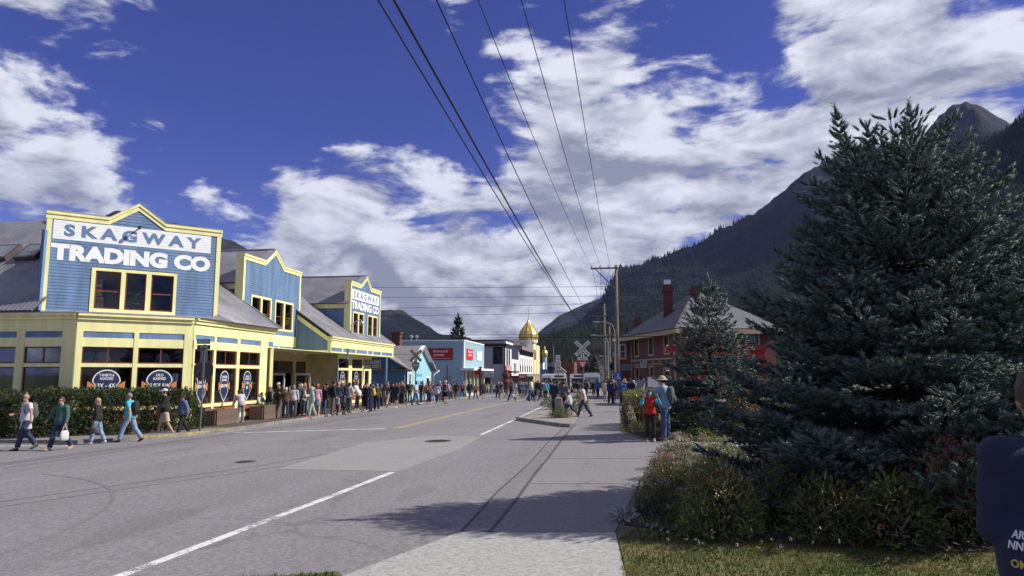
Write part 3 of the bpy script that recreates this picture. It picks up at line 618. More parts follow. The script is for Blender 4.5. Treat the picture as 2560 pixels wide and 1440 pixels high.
def gable_roof(y0, yp, y1, ze, zp, x0, x1):
    corrugated('roof', TS, (x1, y0, ze), (x0, y0, ze), (x0, yp, zp), (x1, yp, zp)); corrugated('roof', TS, (x0, y1, ze), (x1, y1, ze), (x1, yp, zp), (x0, yp, zp))
    mb = MB(); mb.tube([(x0, yp, zp + .02), (x1, yp, zp + .02)], .07, 6); mb.build('ridge_cap', METAL, TS)
gable_roof(34.75, 38.25, 41.75, 6.75, 9.08, -30, -19.25)
siding(Wall((-30, 35.05), (1, 0)), [(0, 4.2), (10.8, 4.2), (10.8, 6.7), (0, 6.7)], BLUE, TS); Wall((-30, 35.05), (1, 0)).part('eave_board', YELL, TS, (0, 10.5, .02, .10, 6.42, 6.72))
# third block
corrugated('roof', TS, (-16.85, 41.3, 4.24), (-16.85, 54.2, 4.24), (-21.2, 54.2, 7.25), (-21.2, 41.3, 7.25))
panel('rake_trim', GALV, TS, [(-16.82, 41.18, 4.29), (-16.82, 41.30, 4.29), (-21.2, 41.30, 7.33), (-21.2, 41.18, 7.33)], .06)
We = Wall((-19.6, 41.4), (1, 0))
siding(We, [(.3, 3.38), (2.5, 3.38), (2.5, 4.02), (.3, 5.55)], BLUE, TS)
for nm, pl in (('end_wall_trim', [(.2, 3.25), (2.65, 3.25), (2.65, 3.40), (.2, 3.40)]), ('end_wall_trim', [(2.45, 3.40), (2.65, 3.40), (2.65, 4.02), (2.45, 4.16)]), ('end_wall_trim', [(.2, 5.45), (2.65, 3.80), (2.65, 4.08), (.2, 5.75)]), ('end_wall_trim', [(.2, 3.40), (.42, 3.40), (.42, 5.38), (.2, 5.50)])):
    mb = MB(); We.prism(mb, pl, -.05, .035 + .004 * len(TS.children) % .02); mb.build(nm, YELL, TS)
W3e = Wall((-17.0, 41.4), (0, 1))
W3e.part('fascia_board', YELL, TS, (0, 12.6, -.15, .010, 3.57, 4.02)); W3e.part('cornice', YELL, TS, (0, 12.65, -.15, .07, 4.02, 4.14)); W3e.part('cornice_cap', YELL, TS, (0, 12.7, -.15, .14, 4.14, 4.24)); W3e.part('lintel_board', YELL, TS, (0, 12.6, -.12, .012, 3.25, 3.33))
xs = [0, .12, 1.9, 2.1, 4.3, 4.5, 6.6, 6.8, 7.7, 7.9, 9.6, 9.8, 12.4, 12.6]
for i in range(0, 14, 2): W3e.part('stile', YELL, TS, (xs[i], xs[i + 1], -.12, .010, 3.33, 3.57))
for i in range(1, 13, 2): W3e.part('frieze_panel', BLUE, TS, (xs[i], xs[i + 1], -.08, -.012, 3.33, 3.57))
siding(Wall((-19.4, 54.0), (1, 0)), [(0, 3.25), (2.4, 3.25), (2.4, 4.2), (0, 4.2)], YELL, TS)
W3 = Wall((-17.6, 46.1), (0, 1))
H3 = [(.5, 2.72, 4.62, 6.25), (3.45, 5.70, 4.62, 6.25)]
false_front(W3, TS, 6.30, 4.40, 8.25, 1.95, 3.15, 4.05, 9.0, H3)
for a, b, c, d in H3: pair(W3, a, b, c, d)
sb = W3.part('sign_band', SIGNW, TS, (.24, 5.95, .004, .020, 7.10, 7.78)); text(W3, sb, 'S K A G W A Y', .6, 5.7, 7.2, 7.68, SIGNB, .0205, .035)
text(W3, TS, 'TRADING CO', .24, 5.95, 6.42, 7.0, SIGNW, .018, .05, name='painted_lettering')
gable_roof(45.9, 49.25, 52.6, 6.75, 9.02, -30, -17.65)
siding(Wall((-30, 46.25), (1, 0)), [(0, 4.4), (12.3, 4.4), (12.3, 6.7), (0, 6.7)], BLUE, TS); Wall((-30, 46.25), (1, 0)).part('eave_board', YELL, TS, (0, 11.95, .02, .10, 6.42, 6.72))
# porch: soffit, back wall with doors, shop windows of the third block
panel('soffit', YELL, TS, [(-20.6, 34.0, 3.25), (-17.02, 34.0, 3.25), (-17.02, 54, 3.25), (-20.6, 54, 3.25)][::-1], .03)
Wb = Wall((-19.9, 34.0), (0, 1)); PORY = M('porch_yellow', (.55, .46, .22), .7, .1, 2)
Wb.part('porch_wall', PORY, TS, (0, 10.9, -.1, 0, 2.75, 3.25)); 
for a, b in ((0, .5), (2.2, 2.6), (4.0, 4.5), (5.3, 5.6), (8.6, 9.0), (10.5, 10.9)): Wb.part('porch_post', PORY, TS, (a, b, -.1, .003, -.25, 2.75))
for a, b in ((.5, 2.2), (2.6, 4.0), (4.5, 5.3), (5.6, 8.6), (9.0, 10.5)):
    Wb.part('transom_bar', WOOD, TS, (a, b, -.09, .01, 2.0, 2.12)); window(Wb, TS, a, b, 2.12, 2.75, 0, SASH, SASH, sw=.05)
def door(W, a, b, mat, parent, d=-.05, z0=-.22, z1=2.0):
    mb = MB()
    for q in ((a, a + .11, z0, z1), (b - .11, b, z0, z1), (a + .11, b - .11, z1 - .13, z1), (a + .11, b - .11, z0, z0 + .3)): W.box(mb, q[0], q[1], d - .04, d, q[2], q[3])
    o = mb.build('door', mat, parent); mb = MB(); W.box(mb, a + .11, b - .11, d - .025, d - .015, z0 + .3, z1 - .13); mb.build('pane', GL, o)
    mb = MB(); W.box(mb, b - .09, b - .05, d, d + .05, .85, 1.05); mb.build('handle', GALV, o); return o
DOORW = M('wooden_door', (.24, .10, .04), .6, .2, 5)
door(Wb, 2.65, 3.95, DOORW, TS); door(Wb, 9.05, 10.45, DOORW, TS)
door(Wall((-19.85, 36.2), (1, 0)), 0, .95, WHITE, TS); door(Wall((-19.85, 39.6), (1, -.25)), 0, .95, WHITE, TS); door(Wall((-19.8, 42.6), (1, .2)), 0, 1.0, WHITE, TS)
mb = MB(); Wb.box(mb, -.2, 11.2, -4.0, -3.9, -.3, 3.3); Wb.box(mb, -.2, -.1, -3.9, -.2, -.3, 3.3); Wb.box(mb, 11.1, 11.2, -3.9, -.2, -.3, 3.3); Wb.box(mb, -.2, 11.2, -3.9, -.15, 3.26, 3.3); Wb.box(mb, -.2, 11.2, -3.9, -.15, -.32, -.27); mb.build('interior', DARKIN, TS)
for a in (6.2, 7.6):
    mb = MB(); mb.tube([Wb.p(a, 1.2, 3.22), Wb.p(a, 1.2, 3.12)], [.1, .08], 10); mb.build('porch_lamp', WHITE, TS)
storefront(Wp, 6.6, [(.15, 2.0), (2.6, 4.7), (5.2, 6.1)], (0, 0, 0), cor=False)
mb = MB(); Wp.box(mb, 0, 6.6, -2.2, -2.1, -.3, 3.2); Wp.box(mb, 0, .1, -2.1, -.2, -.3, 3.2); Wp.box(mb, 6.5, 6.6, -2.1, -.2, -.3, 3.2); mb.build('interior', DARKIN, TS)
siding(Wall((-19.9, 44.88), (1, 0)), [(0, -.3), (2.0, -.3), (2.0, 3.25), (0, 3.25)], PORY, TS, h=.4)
W4 = Wall((-19.0, 51.5), (0, 1)); siding(W4, [(0, -.3), (2.8, -.3), (2.8, 3.25), (0, 3.25)], BLUE, TS, [(.8, 2.0, .4, 2.3)]); window(W4, TS, .8, 2.0, .4, 2.3, .12, WHITE, BLACK, hz=[1.3])
mb = MB(); mb.tube([(-16.95, 52.2, -.25), (-16.95, 52.2, 3.25)], .085, 12); mb.build('porch_post', BLUE, TS)
mb = MB(); mb.tube([(-17.1, 34.1, -.25), (-17.1, 34.1, 3.25)], .10, 4); mb.build('porch_post', YELL, TS)
# downspout and gooseneck lamp
mb = MB(); mb.tube([(-16.93, 44.2, 3.6), (-16.93, 44.2, 2.9), (-17.75, 44.6, 2.6), (-17.75, 44.6, -.2)], .05, 8); mb.build('downspout', BLUE, TS)
mb = MB(); mb.tube([W3.p(.15, .05, 5.2), W3.p(.15, .35, 5.5), W3.p(.15, .7, 5.62), W3.p(.15, .8, 5.5)], .03, 6); mb.lathe([(.12, -.12), (.16, 0), (.05, .1)], 10, W3.p(.15, .8, 5.42)); mb.build('gooseneck_lamp', GALV, TS, smooth=True)
# badges stuck on the shop windows
NAVY = M('decal_navy', (.018, .026, .07), .5, .05); DORG = M('decal_orange', (.52, .22, .07), .5, .1); DW = M('decal_white', (.75, .75, .74), .5, .03)
def badge(W, s, z, w, h, lines, top=True):
    """round-headed shield with an orange ribbon behind"""
    r = w / 2; n = 18
    arc = [(r * math.cos(math.pi * k / n), math.sin(math.pi * k / n) * r * .95) for k in range(n + 1)]
    def shield(k, dz): return [(s + x * k, z + h / 2 - r + y * k) for x, y in arc] + [(s - r * k * .72, z - h * .02), (s - r * k * .98, z - h * .22), (s, z - h * .5 - dz), (s + r * k * .98, z - h * .22), (s + r * k * .72, z - h * .02)]
    mb = MB(); W.prism(mb, shield(1.0, .05), -.036, -.034); o = mb.build('window_decal', DW, TS)
    mb = MB(); W.prism(mb, shield(.91, -.01), -.0335, -.032); mb.build('shield', NAVY, o)
    for sg in (-1, 1):
        mb = MB(); W.prism(mb, [(s + sg * r * .72, z - h * .02), (s + sg * r * 1.32, z + h * .13), (s + sg * r * 1.32, z - h * .17)][::sg], -.0315, -.030); mb.build('ribbon', DORG, o)
    for tx, zz, ww, hh in lines: text(W, o, tx, s - ww / 2, s + ww / 2, z + zz, z + zz + hh, DW, -.0315, .02, depth=.001)
badge(Wc, 1.12, 1.50, .98, 1.25, [('T-SHIRTS &\nHOODIES', .20, .52, .24), ('3X - 4X', -.10, .62, .17)])
badge(Wc, 3.0, 1.50, .98, 1.25, [('ULU\nKNIVES', .19, .46, .26), ('2 FOR $14', -.10, .66, .16), ('IN STORE ONLY', -.26, .5, .07)])
badge(Wf, .80, 1.42, .70, 1.35, [('START AT', .1, .4, .10), ('$24.99', -.10, .5, .16)])
badge(Wf, 2.62, 1.42, .70, 1.35, [('SOUVENIR\nBLANKET', .2, .44, .24), ('$24.99', -.10, .46, .17)])
badge(Wf, 4.65, 1.42, .70, 1.35, [('ALASKA\nMAGNETS', .24, .42, .22), ('3 FOR', .02, .3, .14), ('$9', -.2, .18, .15)])
badge(Wp, 1.05, 1.45, .80, 1.35, [('ALASKA\nHAT', .2, .44, .24), ('$9', -.1, .3, .2)]); badge(Wp, 3.65, 1.45, .80, 1.35, [('3 FOR\n$25', .1, .44, .3)])
# hanging board sign under the eave
HS = thing('hanging_sign', 'grey hanging board sign lettered in two rows under the yellow eave', 'sign')
Wh = Wall((-18.9, 49.9), (1, 0))
Wh.part('board', M('sign_grey', (.11, .11, .12), .7), HS, (0, 2.25, -.04, .04, 2.32, 2.98)); Wh.part('upper_board', M('sign_pale', (.36, .36, .36), .7), HS, (.06, 2.19, .041, .05, 2.70, 2.93))
text(Wh, HS, 'S K A G W A Y', .45, 1.8, 2.74, 2.89, M('sign_grey', (.11, .11, .12)), .052, .03); text(Wh, HS, 'TRADING CO', .1, 2.15, 2.39, 2.63, M('sign_pale2', (.55, .55, .54)), .043, .045)
for a in (.15, 2.1): Wh.part('hanger', BLACK, HS, (a, a + .03, -.012, .012, 2.98, 3.25))
# shirts on hangers in the corner windows
for i, (s, c, nm) in enumerate(((.52, (.20, .28, .36), 'pale blue'), (.98, (.50, .50, .50), 'white'), (2.55, (.09, .09, .10), 'charcoal'), (3.15, (.38, .34, .42), 'lilac'))):
    p = Wc.p(s, -.45, 2.4); t = thing('hanging_shirt', '%s shirt on a hanger in the corner shop window' % nm, 'shirt', (0, 0, 0), 0, 'shirts hung in the shop windows')
    mb = MB(); Wc.prism(mb, [(s - .14, 2.22), (s + .14, 2.22), (s + .16, 2.6), (s + .25, 2.38), (s + .3, 2.42), (s + .2, 2.74), (s + .06, 2.8), (s - .06, 2.8), (s - .2, 2.74), (s - .3, 2.42), (s - .25, 2.38), (s - .16, 2.6)], -.52, -.42); mb.build('cloth', M('cloth_' + nm.replace(' ', '_'), c, .9, .1, 6), t)
    mb = MB(); mb.tube([Wc.p(s, -.47, 2.79), Wc.p(s, -.47, 2.86), Wc.p(s + .03, -.47, 2.89), Wc.p(s + .04, -.47, 2.86)], .006, 5); mb.build('hanger', BLACK, t)
# ------------------------------------------------------------------ shops further along the left side
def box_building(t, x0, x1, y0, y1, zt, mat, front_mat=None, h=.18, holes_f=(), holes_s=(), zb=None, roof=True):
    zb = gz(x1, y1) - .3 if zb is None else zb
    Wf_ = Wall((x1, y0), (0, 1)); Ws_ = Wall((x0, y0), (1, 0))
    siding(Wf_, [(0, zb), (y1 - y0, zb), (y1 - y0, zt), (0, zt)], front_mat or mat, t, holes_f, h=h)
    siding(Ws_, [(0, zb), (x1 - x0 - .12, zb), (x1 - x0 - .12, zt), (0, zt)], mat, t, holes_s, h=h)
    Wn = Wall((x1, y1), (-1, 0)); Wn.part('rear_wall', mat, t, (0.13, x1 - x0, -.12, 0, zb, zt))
    if roof: panel('roof', M('flat_roof', (.12, .115, .115), .9), t, [(x0, y0 + .1, zt - .15), (x1 - .1, y0 + .1, zt - .15), (x1 - .1, y1 - .1, zt - .15), (x0, y1 - .1, zt - .15)], .1)
    mb = MB(); mb.box(x0 + .5, x1 - 1.2, y0 + .8, y0 + .9, zb, zt - .3); mb.box(x1 - 1.3, x1 - 1.2, y0 + .9, y1 - .3, zb, zt - .3); mb.build('interior', DARKIN, t)
    return Wf_, Ws_
TEAL = M('siding_teal', (.30, .56, .62), .6, .06, 1.0); TEAL_SHADED = M('siding_teal_blue', (.085, .20, .32), .65, .08, 1.0)  # one siding, coloured sunlit for the front and shaded for the south wall
SHING = M('shingle_grey', (.21, .19, .185), .9, .3, 9, .4, 25, fine=.6)
t = thing('teal_house', 'small teal gabled house with grey shingle roof and two black ovals', 'house')
Wt = Wall((-17.3, 59.0), (0, 1)); gb = gz(-17, 62)
siding(Wt, [(0, gb), (8, gb), (8, 2.5), (4.3, 4.3), (0, 2.5)], TEAL, t, [(.55, 1.1, .1, 2.0), (6.3, 7.3, -.1, 1.6)], h=.16)
window(Wt, t, .55, 1.1, .1, 2.0, .15, WHITE, WHITE, hz=[1.05]); window(Wt, t, 6.3, 7.3, -.1, 1.6, .16, WHITE, BLACK, hz=[.8])
for nm, q in (('corner_board', (0, .16, -.1, .03, gb, 2.45)), ('corner_board', (7.84, 8, -.1, .03, gb, 2.45))): Wt.part(nm, WHITE, t, q)
for a, b in (((-.35, 2.30), (4.3, 4.36)), ((4.3, 4.36), (8.5, 2.30))):
    mb = MB(); Wt.prism(mb, [(a[0], a[1]), (b[0], b[1]), (b[0], b[1] + .2), (a[0], a[1] + .2)], .04, .42); mb.build('rake_board', WHITE, t)
for s in (2.75, 4.95):
    mb = MB(); Wt.prism(mb, [(s + .20 * math.cos(k * math.pi / 9), 1.05 + .36 * math.sin(k * math.pi / 9)) for k in range(18)], .015, .05); mb.build('oval_plaque', BLACK, t)
for a, b, z0, z1 in ((3.2, 4.5, .75, 1.35), (2.9, 4.9, 1.75, 2.0), (3.3, 4.4, .3, .6)): Wt.part('painted_panel', M('teal_paint_panel', (.12, .36, .50), .6), t, (a, b, .017, .022, z0, z1))
siding(Wall((-26, 58.6), (1, 0)), [(0, gb), (8.6, gb), (8.6, 2.6), (5.0, 4.6), (0, 4.6)], TEAL_SHADED, t, h=.16)
Wall((-26, 58.6), (1, 0)).part('belt_board', M('trim_blue_grey', (.22, .30, .36)), t, (0, 8.6, 0, .04, 2.3, 2.45))
def slab(name, mat, parent, pts, t_=.12): return panel(name, mat, parent, pts, t_)
slab('roof', SHING, t, [(-16.85, 58.3, 2.35), (-16.85, 63.3, 4.55), (-26, 63.3, 4.55), (-26, 58.3, 2.35)]); slab('roof', SHING, t, [(-16.85, 63.3, 4.55), (-16.85, 67.6, 2.35), (-26, 67.6, 2.35), (-26, 63.3, 4.55)])
slab('roof', SHING, t, [(-17.0, 58.0, 2.45), (-17.0, 60.5, 2.45), (-21.2, 60.5, 4.85), (-21.2, 58.0, 4.85)])
mb = MB(); mb.tube([(-16.75, 68, 2.3), (-16.75, 67.7, 2.2), (-17.1, 67.4, 1.9), (-17.2, 67.2, -.4)], .06, 6); mb.build('downspout', WHITE, t)
mb = MB(); mb.box(-23.8, -22.9, 75, 75.9, 3.2, 6.35); mb.box(-23.9, -22.8, 74.9, 76, 6.35, 6.55); ch = mb.build('chimney', M('brick_dark', (.13, .05, .035), .9, .3, 8), t)
# jewellers
MON = M('siding_slate_blue', (.27, .42, .48), .65, .06, .8)
t = thing('jewellery_shop', 'blue clapboard jewellery shop with red script signs on two sides', 'shop')
a_, b_ = box_building(t, -25.2, -17.3, 82.4, 95.3, 5.85, MON, None, .20)
a_.part('parapet_cap', WHITE, t, (-.12, 13, -.2, .08, 5.85, 6.02)); b_.part('parapet_cap', WHITE, t, (0, 7.7, -.2, .08, 5.85, 6.02)); a_.part('corner_board', WHITE, t, (-.10, .25, -.12, .05, 2.7, 5.85)); a_.part('corner_board', WHITE, t, (12.7, 12.95, -.12, .05, 2.7, 5.85)); b_.part('corner_board', WHITE, t, (0, .2, -.12, .05, 1.5, 5.85))
REDS = M('sign_red', (.36, .012, .018), .5, .06, 2)
s_ = b_.part('signboard', REDS, t, (3.45, 6.52, .03, .10, 3.68, 4.97)); b_.part('signboard_rim', M('rim_red', (.42, .12, .12)), s_, (3.38, 6.59, .02, .06, 3.61, 5.04))
text(b_, s_, 'Monarch\nJewels', 4.1, 5.9, 4.0, 4.85, DW, .105, .01, shear=.25); text(b_, s_, 'Fine Jewelry & Rare Gemstones', 3.75, 6.25, 3.76, 3.90, DW, .105, .01)
s_ = a_.part('signboard', M('sign_bright_red', (.60, .015, .02), .5), t, (1.4, 5.1, .03, .10, 3.72, 5.0)); text(a_, s_, 'Monarch\nJewels', 1.9, 4.6, 4.1, 4.85, DW, .105, .015, shear=.25)
a_.part('signboard', WHITE, t, (7.8, 11.2, .03, .09, 3.75, 4.95))
a_.part('awning', WHITE, t, (-1.5, 12.4, -.1, 1.5, 2.42, 2.66)); CRM = M('cream_paint', (.68, .62, .45), .6, .06)
for k in range(6): a_.part('shop_post', CRM, t, (.3 + k * 2.3, .62 + k * 2.3, .06, .30, -1.1, 2.42))
for k in range(5): a_.part('shop_window', M('far_glass', (.05, .055, .06), .15, spec=.8), t, (.7 + k * 2.3, 2.5 + k * 2.3, .05, .09, -.3, 2.2))
a_.part('stall_riser', CRM, t, (.3, 12.2, .09, .2, -1.1, -.3))
for x, y, r_ in ((-24.2, 84, .18), (-23.6, 84.3, .16)):
    mb = MB(); mb.lathe([(r_ * .5, 0), (r_ * .5, .45), (r_ * 1.3, .5), (r_ * 1.3, .7), (r_ * .4, .8)], 10, (x, y, 5.9)); mb.build('roof_vent', GALV, t)
mb = MB(); mb.box(-16.2, -15.4, 83.35, 83.45, 1.9, 2.6); mb.build('blade_sign', REDS, t)
t = thing('wooden_post', 'square brown wooden post at the kerb before the jewellery shop', 'post'); mb = MB(); mb.box(-15.6, -15.38, 83.2, 83.42, gz(-15.5, 83), 2.75); mb.build('shaft', M('post_brown', (.10, .04, .03), .8), t); mb = MB(); mb.box(-15.66, -15.32, 83.14, 83.48, 2.75, 2.85); mb.build('cap', M('post_brown', (.10, .04, .03)), t)
# loom shop
t = thing('weaving_shop', 'grey two-storey shop with black cornice and THE LOOM board', 'shop')
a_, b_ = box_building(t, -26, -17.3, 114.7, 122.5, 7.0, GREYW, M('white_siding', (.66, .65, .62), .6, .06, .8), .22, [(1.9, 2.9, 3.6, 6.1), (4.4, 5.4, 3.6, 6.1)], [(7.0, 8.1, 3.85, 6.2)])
for a, b in ((1.9, 2.9), (4.4, 5.4)): window(a_, t, a, b, 3.6, 6.1, .25, BLACK, BLACK, hz=[4.9])
window(b_, t, 7.0, 8.1, 3.85, 6.2, .25, BLACK, BLACK, hz=[5.1], sw=.08)
for W, L, s in ((a_, 7.9, 0), (b_, 8.69, 1)): W.part('cornice_shadow', BLACK, t, (-.3 if not s else 0, L, -.1, .35, 6.55, 6.95)); W.part('cornice_board', GREYW if s else WHITE, t, (-.2 if not s else 0, L, -.1, .25, 6.95, 7.45)); W.part('cornice_cap', BLACK, t, (-.3 if not s else 0, L, -.1, .40, 7.45, 7.62))  # lower band of the cornice is painted black
a_.part('corner_board', BLACK, t, (-.15, .25, -.1, .05, -1, 6.55)); s_ = b_.part('signboard', WHITE, t, (5.2, 6.9, .05, .12, 1.62, 2.66)); text(b_, s_, 'THE\nLOOM', 5.45, 6.65, 1.75, 2.55, BLACK, .125, .015)
b_.part('doorway', BLACK, t, (5.0, 6.3, .02, .08, -1.2, 1.45)); a_.part('balcony_front', M('balcony_rose', (.45, .25, .22), .8, .4, 6), t, (.6, 6.8, .05, .2, 2.6, 3.4)); a_.part('awning', BLACK, t, (-.3, 7.6, .05, 1.4, 2.25, 2.5))
a_.part('shop_front', M('far_glass', (.05, .055, .06)), t, (.5, 7.3, .03, .08, -1.0, 2.0))
t = thing('carved_figure', 'red-brown carved wooden figure standing against the grey loom shop', 'carving', (-16.9, 113.8, gz(-16.9, 114)))
mb = MB(); mb.lathe([(.75, 0), (.75, .4), (.55, .6), (.72, 1.1), (.5, 1.4), (.62, 1.9), (.42, 2.2), (.6, 2.7), (.55, 3.2), (.2, 3.3), (.12, 3.5), (.16, 3.7), (.03, 3.85)], 14); mb.build('trunk', M('carving_red', (.16, .04, .02), .8, .3, 4), t); mb = MB(); mb.box(-.75, .75, -.12, .12, 2.75, 3.05); mb.build('wings', M('carving_red', (.16, .04, .02)), t)
# low white shop, bracketed white house, driftwood hall
t = thing('low_white_shop', 'low white shop squeezed between the loom shop and the bracketed house', 'shop')
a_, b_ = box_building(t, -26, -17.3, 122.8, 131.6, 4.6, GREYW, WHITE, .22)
for a in (2.4, 4.6): a_.part('window', M('far_glass', (.05, .055, .06)), t, (a, a + 1.0, .03, .07, 2.0, 4.0))
a_.part('awning', M('awning_red', (.16, .03, .03), .8), t, (0, 8.5, .05, 1.3, 1.4, 1.75)); a_.part('shop_front', M('dim_front', (.10, .09, .09)), t, (.3, 8.4, .03, .1, -1.2, 1.4))
t = thing('bracketed_house', 'white two-storey house with tall windows and carved eave brackets', 'building')
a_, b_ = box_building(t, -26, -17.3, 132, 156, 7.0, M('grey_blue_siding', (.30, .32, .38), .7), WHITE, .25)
for k in range(6):
    w = a_.part('window', M('far_glass', (.05, .055, .06)), t, (1.5 + k * 3.7, 3.0 + k * 3.7, .03, .07, 2.4, 5.0)); a_.part('pane', M('pale_blind', (.5, .52, .55)), w, (1.6 + k * 3.7, 2.9 + k * 3.7, .071, .08, 3.7, 4.9))
    a_.part('bracket', BLACK, t, (1.0 + k * 3.7, 1.25 + k * 3.7, .03, .6, 5.6, 6.6))
a_.part('cornice', M('driftwood', (.20, .18, .17), .9, .5, 4), t, (-.2, 24, -.2, .7, 6.6, 7.2)); a_.part('balcony', M('driftwood', (.20, .18, .17)), t, (0, 24, .03, 1.6, 1.6, 2.1)); a_.part('shop_front', M('dim_front', (.10, .09, .09)), t, (.3, 23.5, .03, .1, -1.6, 1.6))
for k in range(7): a_.part('balcony_post', M('dim_front', (.10, .09, .09)), t, (.3 + k * 3.8, .5 + k * 3.8, 1.3, 1.5, -1.7, 1.6))
panel('pediment', M('driftwood', (.20, .18, .17)), t, [(-17.0, 144, 7.2), (-17.0, 154, 7.2), (-17.0, 149, 9.6)], .5)
# hotel with golden onion dome
GOLD = M('gold_leaf', (.62, .44, .12), .35, .15, 1.5, metal=.35, spec=.6); CREAM = M('hotel_cream', (.72, .62, .34), .6, .06)
t = thing('domed_hotel', 'cream hotel crowned by a gilded onion dome and spire', 'hotel')
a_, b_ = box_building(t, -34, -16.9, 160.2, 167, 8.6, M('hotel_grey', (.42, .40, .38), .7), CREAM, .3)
panel('roof', M('flat_roof', (.12, .115, .115)), t, [(-34, 160, 8.5), (-17, 160, 8.5), (-20, 165, 10.2), (-34, 165, 10.2)], .2)
cx, cy = -18.5, 158.2
mb = MB(); mb.lathe([(1.75, -2), (1.75, 9.4)], 8, (cx, cy, 0)); mb.build('corner_turret', CREAM, t)
for k in range(8):
    a = math.pi / 8 + k * math.pi / 4; Wk = Wall((cx + 1.66 * math.cos(a) + .5 * math.sin(a), cy + 1.66 * math.sin(a) - .5 * math.cos(a)), (-math.sin(a), math.cos(a))); Wk.part('turret_window', M('far_glass', (.05, .055, .06)), t, (.2, .8, -.05, .02, 5.2, 7.4))
mb = MB(); mb.lathe([(1.95, 8.9), (2.1, 9.2), (2.1, 9.5), (1.9, 9.6)], 8, (cx, cy, 0)); mb.build('turret_cornice', WHITE, t)
mb = MB(); mb.lathe([(2.02, 9.55), (2.16, 10.2), (2.12, 10.9), (1.85, 11.6), (1.35, 12.3), (.85, 12.9), (.45, 13.5), (.2, 14.1), (.08, 14.6)], 12, (cx, cy, 0)); mb.build('onion_dome', GOLD, t)
for k in range(12):
    a = 2 * math.pi * k / 12; mb = MB(); mb.tube([(cx + r * math.cos(a), cy + r * math.sin(a), z) for r, z in ((2.05, 9.6), (2.18, 10.2), (2.14, 10.9), (1.87, 11.6), (1.37, 12.3), (.87, 12.9), (.46, 13.5))], .05, 5); mb.build('dome_rib', GOLD, t)
mb = MB(); mb.tube([(cx, cy, 14.3), (cx, cy, 17.3)], [.07, .03], 6); mb.build('spire', GALV, t)
t = thing('small_domed_turret', 'slim pale blue turret topped by a small ribbed golden dome', 'turret', (-18.44, 196, 0))
mb = MB(); mb.lathe([(.62, -2.5), (.62, 6.8)], 8); mb.build('shaft', M('pale_blue_paint', (.42, .52, .55), .6), t); mb = MB(); mb.lathe([(.7, 6.8), (.85, 7.3), (.85, 7.9), (.6, 8.5), (.25, 8.7), (.22, 9.2), (.04, 9.7)], 12); mb.build('ribbed_dome', GOLD, t)
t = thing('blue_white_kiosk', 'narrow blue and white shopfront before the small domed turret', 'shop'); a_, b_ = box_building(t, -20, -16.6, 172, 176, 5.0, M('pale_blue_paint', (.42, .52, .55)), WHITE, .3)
b_.part('panel', M('kiosk_blue', (.10, .30, .60), .6), t, (1.6, 2.9, .03, .08, -2, 3.6)); b_.part('cornice', BLACK, t, (-.2, 3.5, -.1, .5, 4.7, 5.1))
t = thing('blue_board_sign', 'blue board sign hanging over the far left pavement', 'sign'); Wall((-18.0, 172), (1, 0)).part('board', M('board_blue', (.06, .18, .34), .6), t, (0.9, 2.6, 0, .1, 2.0, 3.1)); Wall((-18.0, 172), (1, 0)).part('bracket', BLACK, t, (0.2, 2.6, .02, .06, 3.1, 3.2))
def far_house(name, label, x0, x1, y0, y1, zt, mat, rise=0., rm=None):
    t = thing(name, label, 'building'); zb = -2.2
    mb = MB(); mb.box(x0, x1, y0, y1, zb, zt); mb.build('wall', mat, t)
    if rise:
        mb = MB(); mb.add([(x0 - .4, y0 - .4, zt), (x1 + .4, y0 - .4, zt), (x1 + .4, y1 + .4, zt), (x0 - .4, y1 + .4, zt), ((x0 + x1) / 2, y0 - .4, zt + rise), ((x0 + x1) / 2, y1 + .4, zt + rise)], [(0, 1, 4), (1, 2, 5, 4), (2, 3, 5), (3, 0, 4, 5), (3, 2, 1, 0)]); mb.build('roof', rm or METAL, t)
    W = Wall((x0, y0), (1, 0)); n = max(1, int((x1 - x0) / 2.4))
    for k in range(n): W.part('window', M('far_glass', (.05, .055, .06)), t, (.6 + k * 2.4, 1.6 + k * 2.4, .01, .06, zt * .35, zt * .75))
    return t
far_house('dark_shed', 'dark shed with pale metal roof beyond the blue board sign', -19.5, -12.5, 205, 220, 4.2, M('shed_dark', (.05, .05, .06), .8), 2.0)
far_house('red_brick_block', 'plain dark red block beyond the speed limit sign', -13.5, -9.8, 185, 200, 5.3, M('far_brick', (.17, .055, .040), .9, .15, 1))
far_house('cream_gabled_house', 'small cream gabled house far down the street behind the buses', -5.2, .5, 205, 215, 4.5, M('house_cream', (.42, .41, .37), .7), 2.4, SHING)
far_house('yellow_trim_shop', 'little pale shop low beside the dark red block', -14.4, -11.8, 178, 182, 2.6, M('house_pale', (.45, .46, .48), .7), 1.4, SHING)
# ------------------------------------------------------------------ railway depot on the right
DEP = M('depot_red', (.135, .045, .038), .7, .10, 1.0); BEI = M('depot_trim', (.42, .32, .19), .65, .08, 2)
SLATE = M('slate_roof', (.125, .125, .135), .8, .35, 6, .4, 20, fine=.8)
t = thing('railway_depot', 'two-storey dark red clapboard depot with hipped slate roof and brick chimneys', 'depot')
Wd = Wall((1.95, 75), (.2924, -.9563)); We2 = Wall((5.87, 62.18), (.9563, .2924)); zb = -.5
hd = [(1.25, 2.30, 3.85, 5.45), (5.45, 6.50, 3.85, 5.45), (9.50, 10.5, 3.85, 5.45), (1.25, 2.3, .5, 2.6), (5.5, 6.5, .5, 2.6), (9.3, 10.6, -.3, 2.4)]
siding(Wd, [(0, zb), (13.4, zb), (13.4, 5.7), (0, 5.7)], DEP, t, hd, h=.16)
for i, (a, b, c, d) in enumerate(hd): window(Wd, t, a, b, c, d, .17, BEI, BLACK if i < 3 else BEI, hz=[(c + d) / 2], sw=.06)
